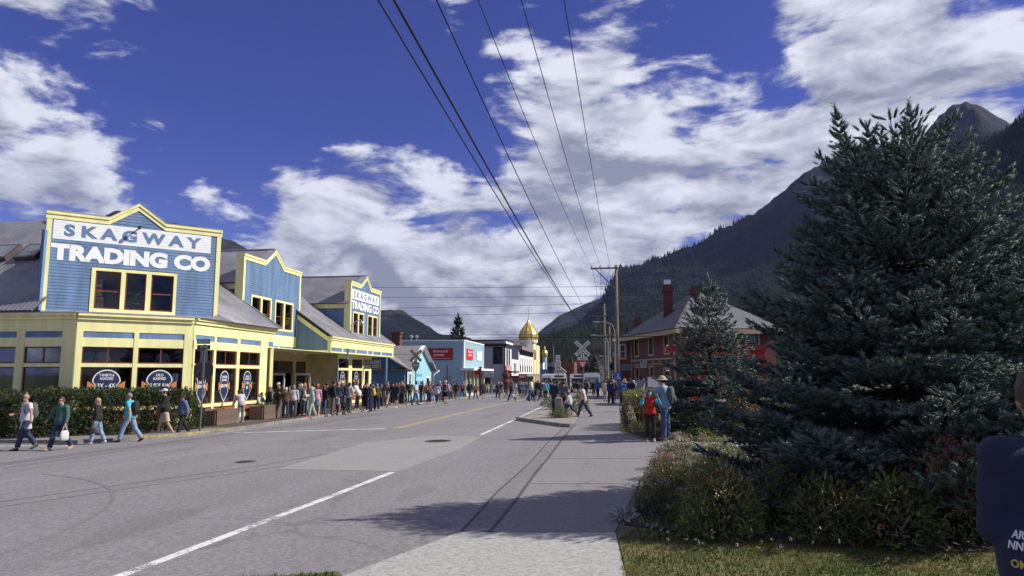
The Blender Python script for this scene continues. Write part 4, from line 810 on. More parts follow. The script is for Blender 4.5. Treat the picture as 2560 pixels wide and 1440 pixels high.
for q in ((0, .2, -.1, .05, zb, 5.6), (11.7, 12.15, -.1, .06, zb, 5.6), (13.2, 13.42, -.1, .05, zb, 5.6), (0, 13.4, -.1, .06, 3.28, 3.42), (0, 13.4, -.1, .05, 2.86, 2.96), (0, 13.4, -.1, .05, 5.5, 5.7)): Wd.part('trim_board', BEI, t, q)
for k in range(7): Wd.part('trim_board', BEI, t, (1.0 + k * 1.8, 1.12 + k * 1.8, -.1, .045, 2.96, 3.28))
siding(We2, [(0, zb), (8.6, zb), (8.6, 5.7), (0, 5.7)], DEP, t, [(2, 3, 3.85, 5.45), (6, 7, 3.85, 5.45)], h=.16)
for a in (2, 6): window(We2, t, a, a + 1, 3.85, 5.45, .17, BEI, BLACK, hz=[4.6], sw=.06)
We2.part('trim_board', BEI, t, (0, .25, -.1, .05, zb, 5.6)); We2.part('trim_board', BEI, t, (0, 8.6, -.1, .05, 5.5, 5.7))
c0 = Wd.p(-.8, .8, 5.75); c1 = Wd.p(14.2, .8, 5.75); c2_ = Wd.p(14.2, -9.2, 5.75); c3 = Wd.p(-.8, -9.2, 5.75); r0 = Wd.p(6.9, -4.0, 9.6); r1 = Wd.p(6.9, -4.8, 9.6)
for pts in ([c0, c1, r0], [c1, c2_, r1, r0], [c2_, c3, r1], [c3, c0, r0, r1]): panel('roof', SLATE, t, [Vector(p) for p in pts][::-1], .12)
for A, B in ((c0, c1), (c1, c2_)):
    mb = MB(); mb.hexa([Vector(A) - Vector((0, 0, .35)), Vector(B) - Vector((0, 0, .35)), Vector(B) * .99 - Vector((0, 0, .35)), Vector(A) * .99 - Vector((0, 0, .35)), Vector(A) - Vector((0, 0, .02)), Vector(B) - Vector((0, 0, .02)), Vector(B) * .99 - Vector((0, 0, .02)), Vector(A) * .99 - Vector((0, 0, .02))]); mb.build('eave_board', BEI, t)
panel('soffit', BEI, t, [c0, c1, Wd.p(14.2, -.1, 5.70), Wd.p(-.8, -.1, 5.70)], .03)
mb = MB(); mb.box(.5, 2.6, 75.0, 77.5, zb, 5.3); mb.build('bay', DEP, t); window(Wall((.5, 75.0), (1, 0)), t, .3, .85, 3.6, 5.0, .14, BEI, WHITE, hz=[4.3], d=.03)
panel('bay_roof', SLATE, t, [(.1, 74.6, 5.35), (3.0, 74.6, 5.35), (3.0, 77.8, 5.9), (.1, 77.8, 5.9)], .12)
BRK = M('chimney_brick', (.120, .042, .032), .9, .3, 10, .3, 20)
for x, y, z0, z1, w in ((5.3, 68.4, 7.0, 10.4, .42), (7.9, 69.0, 8.0, 10.3, .40), (2.75, 77.5, 5.6, 8.0, .35)):
    mb = MB(); mb.box(x - w, x + w, y - w, y + w, z0, z1 - .7); mb.box(x - w * 1.25, x + w * 1.25, y - w * 1.25, y + w * 1.25, z1 - .7, z1 - .3); mb.box(x - w * .95, x + w * .95, y - w * .95, y + w * .95, z1 - .3, z1); c = mb.build('chimney', BRK, t)
    for k in range(3): mb = MB(); zz_ = z0 + (z1 - z0) * (.25 + .2 * k); mb.box(x - w * 1.06, x + w * 1.06, y - w * 1.06, y + w * 1.06, zz_, zz_ + .08); mb.build('brick_course', BRK, c)
    if x == 5.3: mb = MB(); mb.box(x - .3, x + .3, y - .3, y + .3, z1, z1 + .45); mb.build('cap', WHITE, c)
Ws3 = Wall((2.6, 70.6), (1, -.15)); sg = thing('depot_sign', 'pale grey park information board with dark rim hung on the depot', 'sign')
Ws3.part('board', M('sign_slate_pale', (.42, .44, .44), .7), sg, (.05, 1.25, .0, .05, 2.55, 3.42)); Ws3.part('rim', BLACK, sg, (0, 1.3, -.04, -.002, 2.5, 3.47)); Ws3.part('arrowhead', WOOD, sg, (.15, .3, .051, .06, 3.1, 3.32)); 
for z in (2.95, 2.78): Ws3.part('text_line', M('sign_line', (.25, .27, .28)), sg, (.35, 1.1, .051, .055, z, z + .06))
sg = thing('hanging_depot_sign', 'dim grey board sign hanging at the depot corner', 'sign'); Wall((.55, 72), (1, 0)).part('board', M('sign_slate', (.16, .17, .19), .7), sg, (.3, 1.3, 0, .06, 2.3, 3.0)); Wall((.55, 72), (1, 0)).part('bracket', BLACK, sg, (.2, 1.6, .01, .05, 3.0, 3.06))
# red railway snowplough behind the spruces
PLOW = M('plough_red', (.32, .022, .016), .5, .15, 2); t = thing('railway_snowplough', 'bright red railway snowplough half hidden behind the spruce trees', 'snowplough')
mb = MB(); mb.box(4.9, 9.5, 46.5, 49.2, .7, 3.40); mb.box(3.45, 9.6, 46.3, 49.4, 3.40, 3.72); mb.build('car_body', PLOW, t)
mb = MB(); mb.add([(4.6, 45.2, .3), (6.3, 45.2, .3), (6.3, 46.5, .6), (4.6, 46.5, .6), (4.3, 45.2, 4.6), (6.5, 45.2, 4.9), (6.2, 46.5, 4.2), (4.8, 46.5, 4.0)], [(3, 2, 1, 0), (4, 5, 6, 7), (0, 1, 5, 4), (1, 2, 6, 5), (2, 3, 7, 6), (3, 0, 4, 7)]); mb.build('hood', PLOW, t)
for x in (4.9, 5.8, 7.6, 8.7): mb = MB(); mb.tube([(x, 46.4, .42), (x, 46.6, .42)], .42, 16); mb.build('wheel', BLACK, t)
for k in range(4): mb = MB(); mb.box(4.6 + k * 1.2, 5.2 + k * 1.2, 46.46, 46.5, 2.2, 3.0); mb.build('window', M('far_glass', (.05, .055, .06)), t)
t = thing('notice_kiosk', 'white notice kiosk with red roof edge beyond the man in the hat', 'kiosk')
Wk = Wall((1.80, 37.5), (1, 0)); Wk.part('notice_board', WHITE, t, (0, .95, -.1, 0, 1.28, 1.80)); Wk.part('roof_edge', PLOW, t, (-.05, 1.0, -.2, .08, 1.80, 1.86))
for k in range(7): Wk.part('slat', M('slat_grey', (.26, .25, .25), .8), t, (.02 + k * .135, .14 + k * .135, -.08, -.02, .55, 1.26))
for a in (-.04, .95): Wk.part('leg', M('slat_grey', (.26, .25, .25)), t, (a, a + .05, -.1, -.02, 0, 1.8))
# ------------------------------------------------------------------ poles, wires, lamps
PW = M('pole_wood', (.20, .155, .115), .9, .3, 4, .4, 30, stretch=(1, 1, .15)); STL = M('pole_steel', (.32, .32, .34), .5, .1, 3, metal=.5); WIRE = M('wire_black', (.012, .012, .015), .7)
def upole(x, y, top, label, arms, r=.16):
    zb = gz(x, y) - .3; t = thing('utility_pole', label, 'pole', (x, y, 0), 0, 'utility poles along the right pavement')
    mb = MB(); mb.tube([(0, 0, zb), (0, 0, top)], [r, r * .7], 12); mb.build('shaft', PW, t, smooth=True)
    for z, a, b in arms:
        mb = MB(); mb.box(a, b, -.16, -.05, z - .07, z + .06); c = mb.build('crossarm', PW, t)
        for i in range(4 if b - a > 2.2 else 2):
            xx = a + .1 + (b - a - .2) * i / ((4 if b - a > 2.2 else 2) - 1); mb = MB(); mb.lathe([(.02, 0), (.05, .06), (.03, .1), (.05, .16), (.02, .2)], 8, (xx, -.1, z + .06)); mb.build('insulator', M('insulator_glass', (.25, .22, .20), .3), c)
    return t
t = upole(.45, 60, 11.1, 'tall brown wooden utility pole with one long crossarm beside the depot', [(10.85, -2.15, .15)])
mb = MB(); mb.tube([(-1.75, -.1, 10.8), (-.12, -.1, 9.1)], .05, 6); mb.build('brace', PW, t)
t['group'] = 'utility poles along the right pavement'
mb = MB(); mb.box(-.26, .26, -.2, -.17, 1.45, 2.1); bs = mb.build('access_plate', M('plate_blue', (.02, .12, .45), .5), t); text(Wall((.45 - .12, 60 - .2), (1, 0)), None, 'P', 0, 0.001, 0, .001, DW) if False else None
mb = MB(); mb.lathe([(.05, 0), (.05, .04)], 10, (0, -.205, 1.93), lambda a, b, c: (a, -.205 - (c - 1.93), 1.93 + b + .205)); mb.tube([(0, -.205, 1.9), (0, -.205, 1.72), (.12, -.205, 1.7), (.15, -.205, 1.55)], .022, 5); mb.tube([(-.05, -.205, 1.8), (-.12, -.205, 1.68), (-.02, -.205, 1.56), (.1, -.205, 1.62)], .02, 5); mb.build('wheelchair_symbol', DW, bs)
upole(-1.0, 100, 11.8, 'grey utility pole with two crossarms far beyond the tall brown pole', [(10.1, -1.7, .3), (7.2, -1.2, 1.2)], .17)
upole(-.4, 124, 10.2, 'thin utility pole, second beyond the tall brown pole', [(8.8, -1.3, 1.3), (7.6, -1.1, 1.1)])
upole(.5, 150, 9.5, 'thin utility pole, third beyond the tall brown pole', [(8.6, -1.2, 1.2)])
upole(-15.5, 190, 9.6, 'pale short pole on the far left side near the dark shed', [(9.2, -.3, .9)], .13)
def lamp(x, y, z, dx, label):
    t = thing('street_lamp', label, 'street lamp', (x, y, 0), 0, 'cobra-head street lamps'); s = 1 if dx > 0 else -1
    mb = MB(); mb.tube([(0, 0, gz(x, y)), (0, 0, z - 1)], [.10, .07], 8); mb.build('post', STL, t)
    mb = MB(); mb.tube([(0, 0, z - 1), (dx * .1, 0, z - .3), (dx * .4, 0, z), (dx * .75, 0, z + .05)], .05, 6); mb.build('arm', STL, t)
    mb = MB(); mb.box(min(dx * .72, dx), max(dx * .72, dx), -.14, .14, z - .04, z + .12); mb.build('lamp_head', GALV, t)
lamp(.30, 78, 7.6, -2.3, 'street lamp with pale arm just left of the tall brown pole'); lamp(-.6, 108, 7.8, -2.6, 'street lamp with lower arm further down the right side'); lamp(-.1, 128, 5.2, -2.2, 'small street lamp arm low on the far right side')
t = thing('lantern_post', 'black period lantern post by the depot corner', 'lantern', (-.1, 68, gz(0, 68)))
mb = MB(); mb.tube([(0, 0, 0), (0, 0, 2.5)], [.07, .045], 8); mb.build('post', BLACK, t); mb = MB(); mb.lathe([(.09, 2.5), (.2, 2.95), (.22, 3.0), (.06, 3.25), (.02, 3.4)], 6); mb.build('lantern', BLACK, t)
def wire(name, P, r, label, n=40, group='overhead wires'):
    """smooth hanging line through three points, parametrised by the first varying axis"""
    P = np.array(P, float); ax = 1 if abs(P[-1, 1] - P[0, 1]) > abs(P[-1, 0] - P[0, 0]) else 0
    tt = np.linspace(P[0, ax], P[-1, ax], n); C = [np.polyfit(P[:, ax], P[:, k], len(P) - 1) for k in range(3)]
    mb = MB(); mb.tube([tuple(np.polyval(C[k], v) for k in range(3)) for v in tt], r, 6); o = mb.build(name, WIRE, None, smooth=True); tag(o, label, 'wire', group)
for k, (xa, xb, nm) in enumerate(((-1.6, -2.76, 'left'), (-.85, -1.83, 'middle'), (-.05, -.91, 'right'))):
    wire('overhead_wire', [(xb - (xa - xb) * .55, -12, 10.9), (xb, 14.4, 10.0), (xa, 59.9, 11.05)], .011, '%s thin wire of the three running to the long crossarm' % nm)
    wire('overhead_wire', [(xa, 59.9, 11.05), ((xa - 1.6) / 2, 80, 10.3), (-2.6 + k * .7, 99.9, 10.35)], .014, '%s thin wire beyond the brown pole towards the far poles' % nm)
wire('overhead_cable', [(-4.75, -12, 10.5), (-4.31, 12.3, 9.0), (-3.1, 53, 6.8), (-1.1, 99.8, 6.0)], .020, 'leftmost thick black cable crossing the sky over the road')
wire('overhead_cable', [(-4.5, -12, 10.5), (-4.01, 12.35, 9.0), (-3.0, 53, 6.72), (-1.0, 99.8, 5.9)], .030, 'thickest black cable crossing the sky over the road')
wire('overhead_cable', [(-3.6, -12, 10.8), (-3.25, 12.45, 9.1), (-2.2, 53, 7.2), (-.9, 99.8, 7.1)], .016, 'rightmost thick black cable crossing the sky over the road')
for k, (zl, zp, zr, r) in enumerate(((9.9, 9.3, 9.6, .016), (9.0, 8.5, 8.6, .016), (8.0, 7.9, 8.2, .016), (7.3, 7.2, 7.6, .016), (5.3, 5.05, 5.3, .03), (5.6, 5.3, 5.9, .014))):
    wire('cross_wire', [(-62, 66, zl + 1.2), (-20, 62, zl - .1), (.45, 60, zp), (48, 57, zr + 1.2)], r, '%s wire strung across the street to the brown pole' % ('topmost', 'second highest', 'third highest', 'fourth highest', 'thick low', 'thin lowest')[k])
# ------------------------------------------------------------------ signs
SB = M('sign_back', (.20, .20, .21), .5, .1, 3, metal=.4); WR = M('sign_sheet_white', (.72, .73, .72), .5, .04); RD = M('sign_sheet_red', (.42, .02, .025), .5, .04)
def crossbuck(x, y, zc, label, face):
    t = thing('crossing_sign', label, 'railroad sign'); W = Wall((x, y), (1, 0) if face else (-1, 0)); m = WR if face else SB; zg = gz(x, y)
    mb = MB(); mb.tube([(x, y + (.05 if face else .05), zg), (x, y + .05, zc + .3)], .05, 8); mb.build('post', M('post_rust', (.12, .05, .04), .7) if face else SB, t)
    for sg, wd_ in ((1, 'CROSSING'), (-1, 'RAILROAD')):
        c, s = math.cos(R(45)), math.sin(R(45)) * sg
        class Q: pass
        q = Q(); q.p = lambda a, d, z, c=c, s=s: W.p(a * c - z * s, d, zc + a * s + z * c)
        mb = MB(); dd = .012 if sg > 0 else 0; vs = [q.p(a, d, z) for d in (dd - .01, dd + .001) for a, z in ((-.61, -.115), (.61, -.115), (.61, .115), (-.61, .115))]; mb.hexa(vs); o = mb.build('blade', m, t)
        if face:
            if sg > 0: text(q, o, wd_, -.54, .54, -.07, .07, BLACK, dd + .003, .02, depth=.001)
            else: text(q, o, 'RAIL', -.54, -.12, -.07, .07, BLACK, .003, .02, depth=.001); text(q, o, 'ROAD', .12, .54, -.07, .07, BLACK, .003, .02, depth=.001)
    p = W.part('number_plate', m, t, (-.11, .11, -.02, -.008, zc - .53, zc - .28)); p2 = W.part('tracks_plate', m, t, (-.30, .30, -.02, -.005, zc - .74, zc - .53))
    if face: text(W, p, '2', -.05, .05, zc - .49, zc - .33, BLACK, -.006, .02, depth=.001); text(W, p2, 'TRACKS', -.23, .23, zc - .70, zc - .57, BLACK, -.003, .015, depth=.001)
    zt = zc - .76
    mb = MB(); W.prism(mb, [(-.36, zt), (0, zt - .62), (.36, zt)], -.02, -.004); o = mb.build('yield_plate', RD if face else SB, t)
    if face: mb = MB(); W.prism(mb, [(-.19, zt - .10), (0, zt - .43), (.19, zt - .10)], -.003, -.001); mb.build('yield_inner', WR, o); text(W, o, 'YIELD', -.10, .10, zt - .20, zt - .13, RD, .0005, .01, depth=.001)
crossbuck(-1.85, 45, 3.55, 'white railroad crossbuck reading RAILROAD CROSSING 2 TRACKS above a red yield triangle', True)
crossbuck(-15.3, 54.5, 3.4, 'bare grey back of a railroad crossbuck before the teal house', False)
t = thing('speed_limit_sign', 'white speed limit 20 sign with small plate above it on a thin post', 'sign'); W = Wall((-4.83, 64), (1, 0))
mb = MB(); mb.tube([(-4.83, 64.05, gz(-5, 64)), (-4.83, 64.05, 3.6)], .05, 6); mb.build('post', M('post_wood_thin', (.18, .13, .09), .8), t)
p = W.part('limit_plate', WR, t, (-.26, .26, 0, .012, 2.32, 3.05)); text(W, p, 'SPEED\nLIMIT', -.2, .2, 2.68, 2.98, BLACK, .014, .01, depth=.001); text(W, p, '20', -.19, .19, 2.38, 2.62, BLACK, .014, .03, depth=.001)
p = W.part('upper_plate', WR, t, (-.2, .2, 0, .012, 3.1, 3.66)); mb = MB(); W.prism(mb, [(-.07, 3.5), (.07, 3.5), (0, 3.62)], .013, .015); mb.build('arrow_mark', BLACK, p)
for z in (3.36, 3.26): W.part('text_line', BLACK, p, (-.13, .13, .013, .014, z, z + .05))
t = thing('street_name_sign', 'street name post with BROADWAY and 1ST AVE blades above a stop sign seen from behind', 'sign', (-15.42, 25.25, 0)); W = Wall((0, 0), (1, .14)); zg = gz(-15.4, 25)
mb = MB(); mb.tube([(0, .03, zg + .1), (.03, .03, 3.05)], .035, 8); mb.build('post', M('post_galv_rust', (.16, .14, .14), .6, .3, 3, metal=.3), t)
p = W.part('name_blade', M('blade_teal', (.02, .22, .22), .5), t, (-.27, .24, -.01, .012, 3.07, 3.25)); text(W, p, 'BROADWAY', -.22, .19, 3.11, 3.21, DW, .014, .015, depth=.001)
p = W.part('name_blade', M('blade_green', (.008, .07, .055), .5), t, (-.25, .25, -.01, .012, 2.86, 3.03)); text(W, p, '1ST AVE', -.12, .16, 2.90, 2.99, DW, .014, .01, depth=.001)
W.part('back_plate', SB, t, (-.12, .14, -.04, -.02, 2.35, 2.85)); mb = MB(); W.prism(mb, [(.01 + .40 * math.cos(R(22.5 + 45 * k)), 2.08 + .40 * math.sin(R(22.5 + 45 * k))) for k in range(8)], -.07, -.05); mb.build('octagon_plate', M('sign_back_dark', (.07, .068, .072), .5, .15, 5, metal=.3), t)
W.part('bracket', SB, t, (-.03, .05, -.05, .0, 1.75, 2.4))
t = thing('sign_post_back', 'grey sign post with plates turned away before the jewellery shop', 'sign', (-15.8, 67.5, gz(-15.8, 67))); mb = MB(); mb.box(-.06, .06, -.06, .06, 0, 3.3); mb.build('post', M('post_brown', (.10, .04, .03)), t)
for x in (-.42, .12): mb = MB(); mb.box(x, x + .3, .07, .09, 1.5, 2.3); mb.build('plate', SB, t)
t = thing('fire_hydrant', 'yellow fire hydrant half hidden in the hedge behind the walker in cyan', 'hydrant', (-17.35, 24.15, gz(-17, 24) + .1))
HYD = M('hydrant_yellow', (.26, .15, .03), .7, .3, 6); mb = MB(); mb.lathe([(.17, 0), (.17, .05), (.12, .06), (.12, .55), (.16, .56), (.16, .62), (.13, .63), (.10, .74), (.04, .80), (.03, .86)], 14); mb.build('barrel', HYD, t)
mb = MB(); mb.tube([(-.24, 0, .42), (.24, 0, .42)], .06, 10); mb.tube([(0, -.22, .40), (0, 0, .40)], .075, 10); mb.build('nozzle', HYD, t)
# ------------------------------------------------------------------ planters, post, island
def planter(x, y, L, label):
    t = thing('planter_box', label, 'planter', (x, y, gz(x, y) + .12), 0, 'slatted planters on the boardwalk'); PLK = M('planter_wood', (.16, .11, .085), .85, .3, 5, .3, 30)
    n = int(L / .13); sh = MB(); sh.box(-.02, .02, .004, .122, .02, .62); me = sh.mesh('plank', PLK); sh2 = MB(); sh2.box(.004, .122, -.02, .02, .02, .62); me2 = sh2.mesh('plank', PLK)
    for k in range(n):
        for sx in (-.36, .36): o = link('plank', me, t); o.location = (sx, -L / 2 + k * .13, 0)
    for k in range(5):
        for sy in (-L / 2 - .02, L / 2 + .02): o = link('plank', me2, t); o.location = (-.33 + k * .13, sy, 0)
    mb = MB(); mb.box(-.34, .34, -L / 2, L / 2, .02, .54); mb.build('soil', A_SOIL, t)
    mb = MB(); mb.box(-.40, -.33, -L / 2 - .05, L / 2 + .05, .62, .66); mb.box(.33, .40, -L / 2 - .05, L / 2 + .05, .62, .66); mb.build('rim', PLK, t)
planter(-16.75, 33.0, 1.7, 'slatted wooden planter box with plants by the shop porch'); planter(-16.75, 28.9, 1.7, 'slatted wooden planter box at the end of the hedge')
t = thing('stub_post', 'short weathered square timber post on the gravel verge', 'post', (-2.45, 32.6, gz(-2.4) + .03)); mb = MB(); mb.box(-.16, .16, -.16, .16, 0, .86); mb.add([(-.16, -.16, .86), (.16, -.16, .86), (.16, .16, .86), (-.16, .16, .86), (0, 0, .93)], [(0, 1, 4), (1, 2, 4), (2, 3, 4), (3, 0, 4)]); mb.build('shaft', M('post_grey_wood', (.26, .23, .19), .9, .25, 5, .4, 30, stretch=(1, 1, .2)), t); mb = MB(); mb.tube([(-.24, .05, .1), (-.24, .05, .72)], .06, 8); mb.build('pipe', BLACK, t)
# ------------------------------------------------------------------ buses
BW = M('bus_white', (.76, .76, .75), .4, .04, 1); BG = M('bus_glass', (.02, .022, .025), .1, spec=.8); BLK = M('bus_rubber', (.02, .02, .02), .8)
def bus(x, y, rz, label, front=True, L=9.5, h=2.85):
    t = thing('tour_bus', label, 'bus', (x, y, gz(x, y)), rz, 'white tour buses down the street'); w = 1.2
    prof = [(-w, .45), (w, .45), (w, h - .35), (w - .12, h - .1), (w - .4, h), (-w + .4, h), (-w + .12, h - .1), (-w, h - .35)]
    mb = MB(); mb.prism(prof, 0, L, lambda a, b, c: (a, c, b)); mb.build('body', BW, t)
    if front:
        mb = MB(); mb.box(-w + .15, w - .15, -1.3, 0, .45, 1.25); mb.box(-w + .25, w - .25, -1.2, 0, 1.25, 1.4); mb.build('bonnet', BW, t)
        mb = MB(); mb.box(-w + .15, w - .15, -.03, 0, 1.45, 2.15); mb.build('windscreen', BG, t); mb = MB(); mb.box(-.7, .7, -.03, 0, 2.35, 2.62); mb.build('destination_sign', BLK, t)
        mb = MB(); mb.box(-.6, .6, -1.33, -1.3, .6, 1.0); mb.build('grille', BLK, t)
        for s in (-1, 1): mb = MB(); mb.tube([(s * .85, -1.34, .85), (s * .85, -1.3, .85)], .12, 10); mb.build('headlight', M('lamp_lens', (.6, .6, .58), .2), t); mb = MB(); mb.box(s * (w + .1), s * (w + .25), -.2, -.15, 1.5, 1.9); mb.build('mirror', BLK, t)
    else:
        mb = MB(); mb.box(-w + .2, w - .2, -.03, 0, 1.35, 2.2); mb.build('rear_window', M('bus_rear_glass', (.20, .21, .23), .2, spec=.7), t); mb = MB(); mb.box(-w + .1, w - .1, -.06, 0, .5, .7); mb.build('bumper', BLK, t)
        for s in (-1, 1): mb = MB(); mb.box(s * .95 - .08, s * .95 + .08, -.03, 0, .9, 1.1); mb.build('tail_light', RD, t)
    for s in (-1, 1):
        for k in range(6): mb = MB(); xx = s * (w + .005); mb.box(min(xx, xx - s * .03), max(xx, xx - s * .03), .5 + k * 1.45, 1.7 + k * 1.45, 1.45, 2.2); mb.build('side_window', BG, t)
        for yy in (1.2 if not front else -.6, L - 2.2): 
            wx = s * (w - .02); mb = MB(); mb.tube([(wx - s * .3, yy, .45), (wx, yy, .45)], .45, 14); mb.build('wheel', BLK, t)
bus(-2.95, 104, R(2), 'white bus seen from behind, largest of the three', False); bus(-5.3, 112, R(4), 'white bus with bonnet between the two other buses', True); bus(-8.0, 108, R(14), 'white bus with bonnet, leftmost and angled to the kerb', True)
# ------------------------------------------------------------------ vegetation
def leaf_mat(name, c, c2, trans=.25, rough=.6, gloss=.12):
    if name in MATS: return MATS[name]
    m = bpy.data.materials.new(name); m.use_nodes = True; nt = m.node_tree; nt.nodes.clear(); g = G(nt)
    at = g.n('ShaderNodeAttribute', attribute_name='tint').outputs['Fac']
    col = g.mix(at, c, c2)
    d = g.n('ShaderNodeBsdfDiffuse'); g.put(d.inputs[0], col); tr = g.n('ShaderNodeBsdfTranslucent'); g.put(tr.inputs[0], g.mix(1., col, (1.15, 1.1, .6), 'MULTIPLY'))
    gl = g.n('ShaderNodeBsdfGlossy'); gl.inputs['Roughness'].default_value = rough; g.put(gl.inputs[0], (.6, .6, .6))
    a = g.n('ShaderNodeMixShader'); a.inputs[0].default_value = trans; nt.links.new(d.outputs[0], a.inputs[1]); nt.links.new(tr.outputs[0], a.inputs[2])
    fr = g.n('ShaderNodeFresnel'); fr.inputs[0].default_value = 1.4
    b = g.n('ShaderNodeMixShader'); nt.links.new(g.m('MULTIPLY', fr.outputs[0], gloss * 4), b.inputs[0]); nt.links.new(a.outputs[0], b.inputs[1]); nt.links.new(gl.outputs[0], b.inputs[2])
    o = g.n('ShaderNodeOutputMaterial'); nt.links.new(b.outputs[0], o.inputs[0]); MATS[name] = m; return m
def frames(D, rs):
    """orthonormal frames whose first axis is D"""
    D = D / np.maximum(np.linalg.norm(D, axis=1, keepdims=True), 1e-6); h = rs.normal(size=D.shape); a = np.cross(D, h); a /= np.maximum(np.linalg.norm(a, axis=1, keepdims=True), 1e-6)
    return D, a, np.cross(D, a)
def stamp(P, D, L, tv, tf, rs, W=None, up=None):
    """copies of a template (x along D) at P, scaled by L"""
    d, a, b = frames(D, rs)
    if up is not None:   # keep the flat side facing `up`
        b = up - (up * d).sum(1, keepdims=True) * d; b /= np.maximum(np.linalg.norm(b, axis=1, keepdims=True), 1e-6); a = np.cross(b, d)
    W = L if W is None else W
    V = P[:, None] + tv[None, :, 0:1] * L[:, None, None] * d[:, None] + tv[None, :, 1:2] * W[:, None, None] * a[:, None] + tv[None, :, 2:3] * W[:, None, None] * b[:, None]
    F = tf[None] + (np.arange(len(P)) * len(tv))[:, None, None]
    return V.reshape(-1, 3), F.reshape(-1, tf.shape[1])
def twig_template(nn, rs, nl=.26, core=.16, k=4):
    v = [(-.05, 0, 0), (1.04, 0, 0)]; f = []
    for u, r in ((.15, core * .8), (.62, core)):
        for i in range(k): a = (i + .5 * (u > .5)) * 2 * math.pi / k; v.append((u, r * math.cos(a), r * math.sin(a)))
    for i in range(k): j = (i + 1) % k; f += [(0, 2 + j, 2 + i), (1, 2 + k + i, 2 + k + j), (2 + i, 2 + j, 2 + k + i), (2 + j, 2 + k + j, 2 + k + i)]
    for i in range(nn):
        u = .05 + .95 * (i + .5) / nn; a = i * 2.39996 + rs.uniform(-.3, .3); r = np.array([0, math.cos(a), math.sin(a)]); ln = nl * (1.05 - .35 * u) * rs.uniform(.85, 1.15)
        b0 = np.array([u, 0, 0]) + r * core * .6; tip = b0 + (r * .75 + np.array([.66, 0, 0])) * ln; s = np.array([0, -math.sin(a), math.cos(a)]) * .034 + np.array([.02, 0, 0])
        n = len(v); v += [tuple(b0 - s), tuple(b0 + s), tuple(tip)]; f.append((n, n + 1, n + 2))
    return np.array(v, np.float32), np.array(f, np.int32)
BARK = M('spruce_bark', (.06, .042, .032), .95, .3, 8, .6, 30)
def spruce(label, base, H, prof, seed, nlev, nbr, sp, tl, nn, mat, tops=((0, 0, 1.),), rmin=.3, sp2=None, zlow=.05, jag=.15, core=.16, nl=.26):
    rs = np.random.RandomState(seed); t = thing('spruce_tree', label, 'tree', base)
    P = []; D = []; L = []; limbs = MB(); pz, pr = zip(*prof); sp2 = sp2 or sp * .62
    for i in range(nlev):
        fz = zlow + (1 - zlow) * (i + rs.uniform(-.3, .3)) / nlev; fz = min(max(fz, .02), .99); z = H * fz; R0 = np.interp(fz, pz, pr)
        nb = max(4, int(nbr * (.55 + .45 * R0 / max(pr)))); a0 = rs.uniform(0, 6.28)
        for k in range(nb):
            az = a0 + 6.283 * k / nb + rs.uniform(-.25, .25); ln = R0 * rs.uniform(1 - jag * 1.6, 1 + jag); el = math.radians(-4 + 46 * fz ** 2.2 + rs.uniform(-6, 6)); z = H * (fz if fz < .5 else fz - .0) - max(0, ln * math.tan(el)) * min(1, fz * 1.1)
            tt = np.linspace(0, 1, 9); out = ln * tt; zz_ = z + ln * (tt * math.tan(el) - .16 * tt * (1 - tt) * 2 + .10 * tt ** 3 * (1 - fz))
            pts = np.stack([out * math.cos(az), out * math.sin(az), zz_], 1)
            limbs.tube([tuple(p) for p in pts[::2]], [max(.006, .022 * (1 - q) * (1.2 - fz) * H / 5 + .005) for q in tt[::2]], 4, False)
            s0 = max(rmin, .12); n = max(3, int(ln * (1 - s0) / sp))
            for j in range(n + 1):
                q = s0 + (1 - s0) * j / n; c = np.array([np.interp(q, tt, pts[:, m]) for m in range(3)]); q2 = min(1, q + .05); e = np.array([np.interp(q2, tt, pts[:, m]) for m in range(3)])
                bd = e - c if q < .96 else pts[-1] - pts[-2]; bd = bd / np.linalg.norm(bd)
                sd = np.cross(bd, [0, 0, 1]); sd /= np.linalg.norm(sd)
                if j == n: P.append(c); D.append(bd + [0, 0, .25]); L.append(tl * rs.uniform(1.0, 1.4))
                for sg in (-1, 1):
                    bl = (.16 + (1 - q) * .55 * ln) * rs.uniform(.6, 1.1); bl = min(bl, .75); dr = bd * .62 + sd * sg * .78 + np.array([0, 0, rs.uniform(-.12, .12)])
                    m = max(1, int(bl / sp2))
                    for w in range(1, m + 1):
                        pc = c + dr * bl * w / m + [0, 0, -.05 * (w / m)]
                        side = np.cross(dr, [0, 0, 1]) * (1 if w % 2 else -1) * (.75 if w < m else .1)
                        P.append(pc - dr * .02); D.append(dr * .75 + side + np.array([0, 0, rs.uniform(-.05, .55)]) + rs.normal(0, .12, 3)); L.append(tl * rs.uniform(.7, 1.2))
    for dx, dy, hh in tops:   # leaders with upright shoots
        for q in np.linspace(.86, 1.0, 9):
            for k in range(5): P.append(np.array([dx * q, dy * q, H * hh * q])); a = rs.uniform(0, 6.28); D.append(np.array([math.cos(a) * .8, math.sin(a) * .8, .9])); L.append(tl * rs.uniform(.8, 1.3))
        P.append(np.array([dx, dy, H * hh])); D.append(np.array([dx * .2, dy * .2, 1.])); L.append(tl * 1.8)
    P = np.array(P); D = np.array(D); L = np.array(L); tv, tf = twig_template(nn, rs, nl, core, 3)
    V, F = stamp(P, D, L, tv, tf, rs)
    tint = np.repeat(np.clip(rs.normal(.45, .22, len(P)), 0, 1), len(tv)); tint = np.clip(tint + np.tile(tv[:, 0] * .25, len(P)), 0, 1)
    link('crown', npmesh('crown', V, F, mat, False, tint), t)
    mb = MB(); mb.tube([(0, 0, -.1), (0, 0, H * .5), (tops[0][0] * .9, tops[0][1] * .9, H * tops[0][2] * .97)], [H * .022, H * .014, .012], 8); mb.build('trunk', BARK, t, smooth=True)
    limbs.build('limbs', BARK, t, smooth=True)
    print('spruce', len(P), len(F)); return t
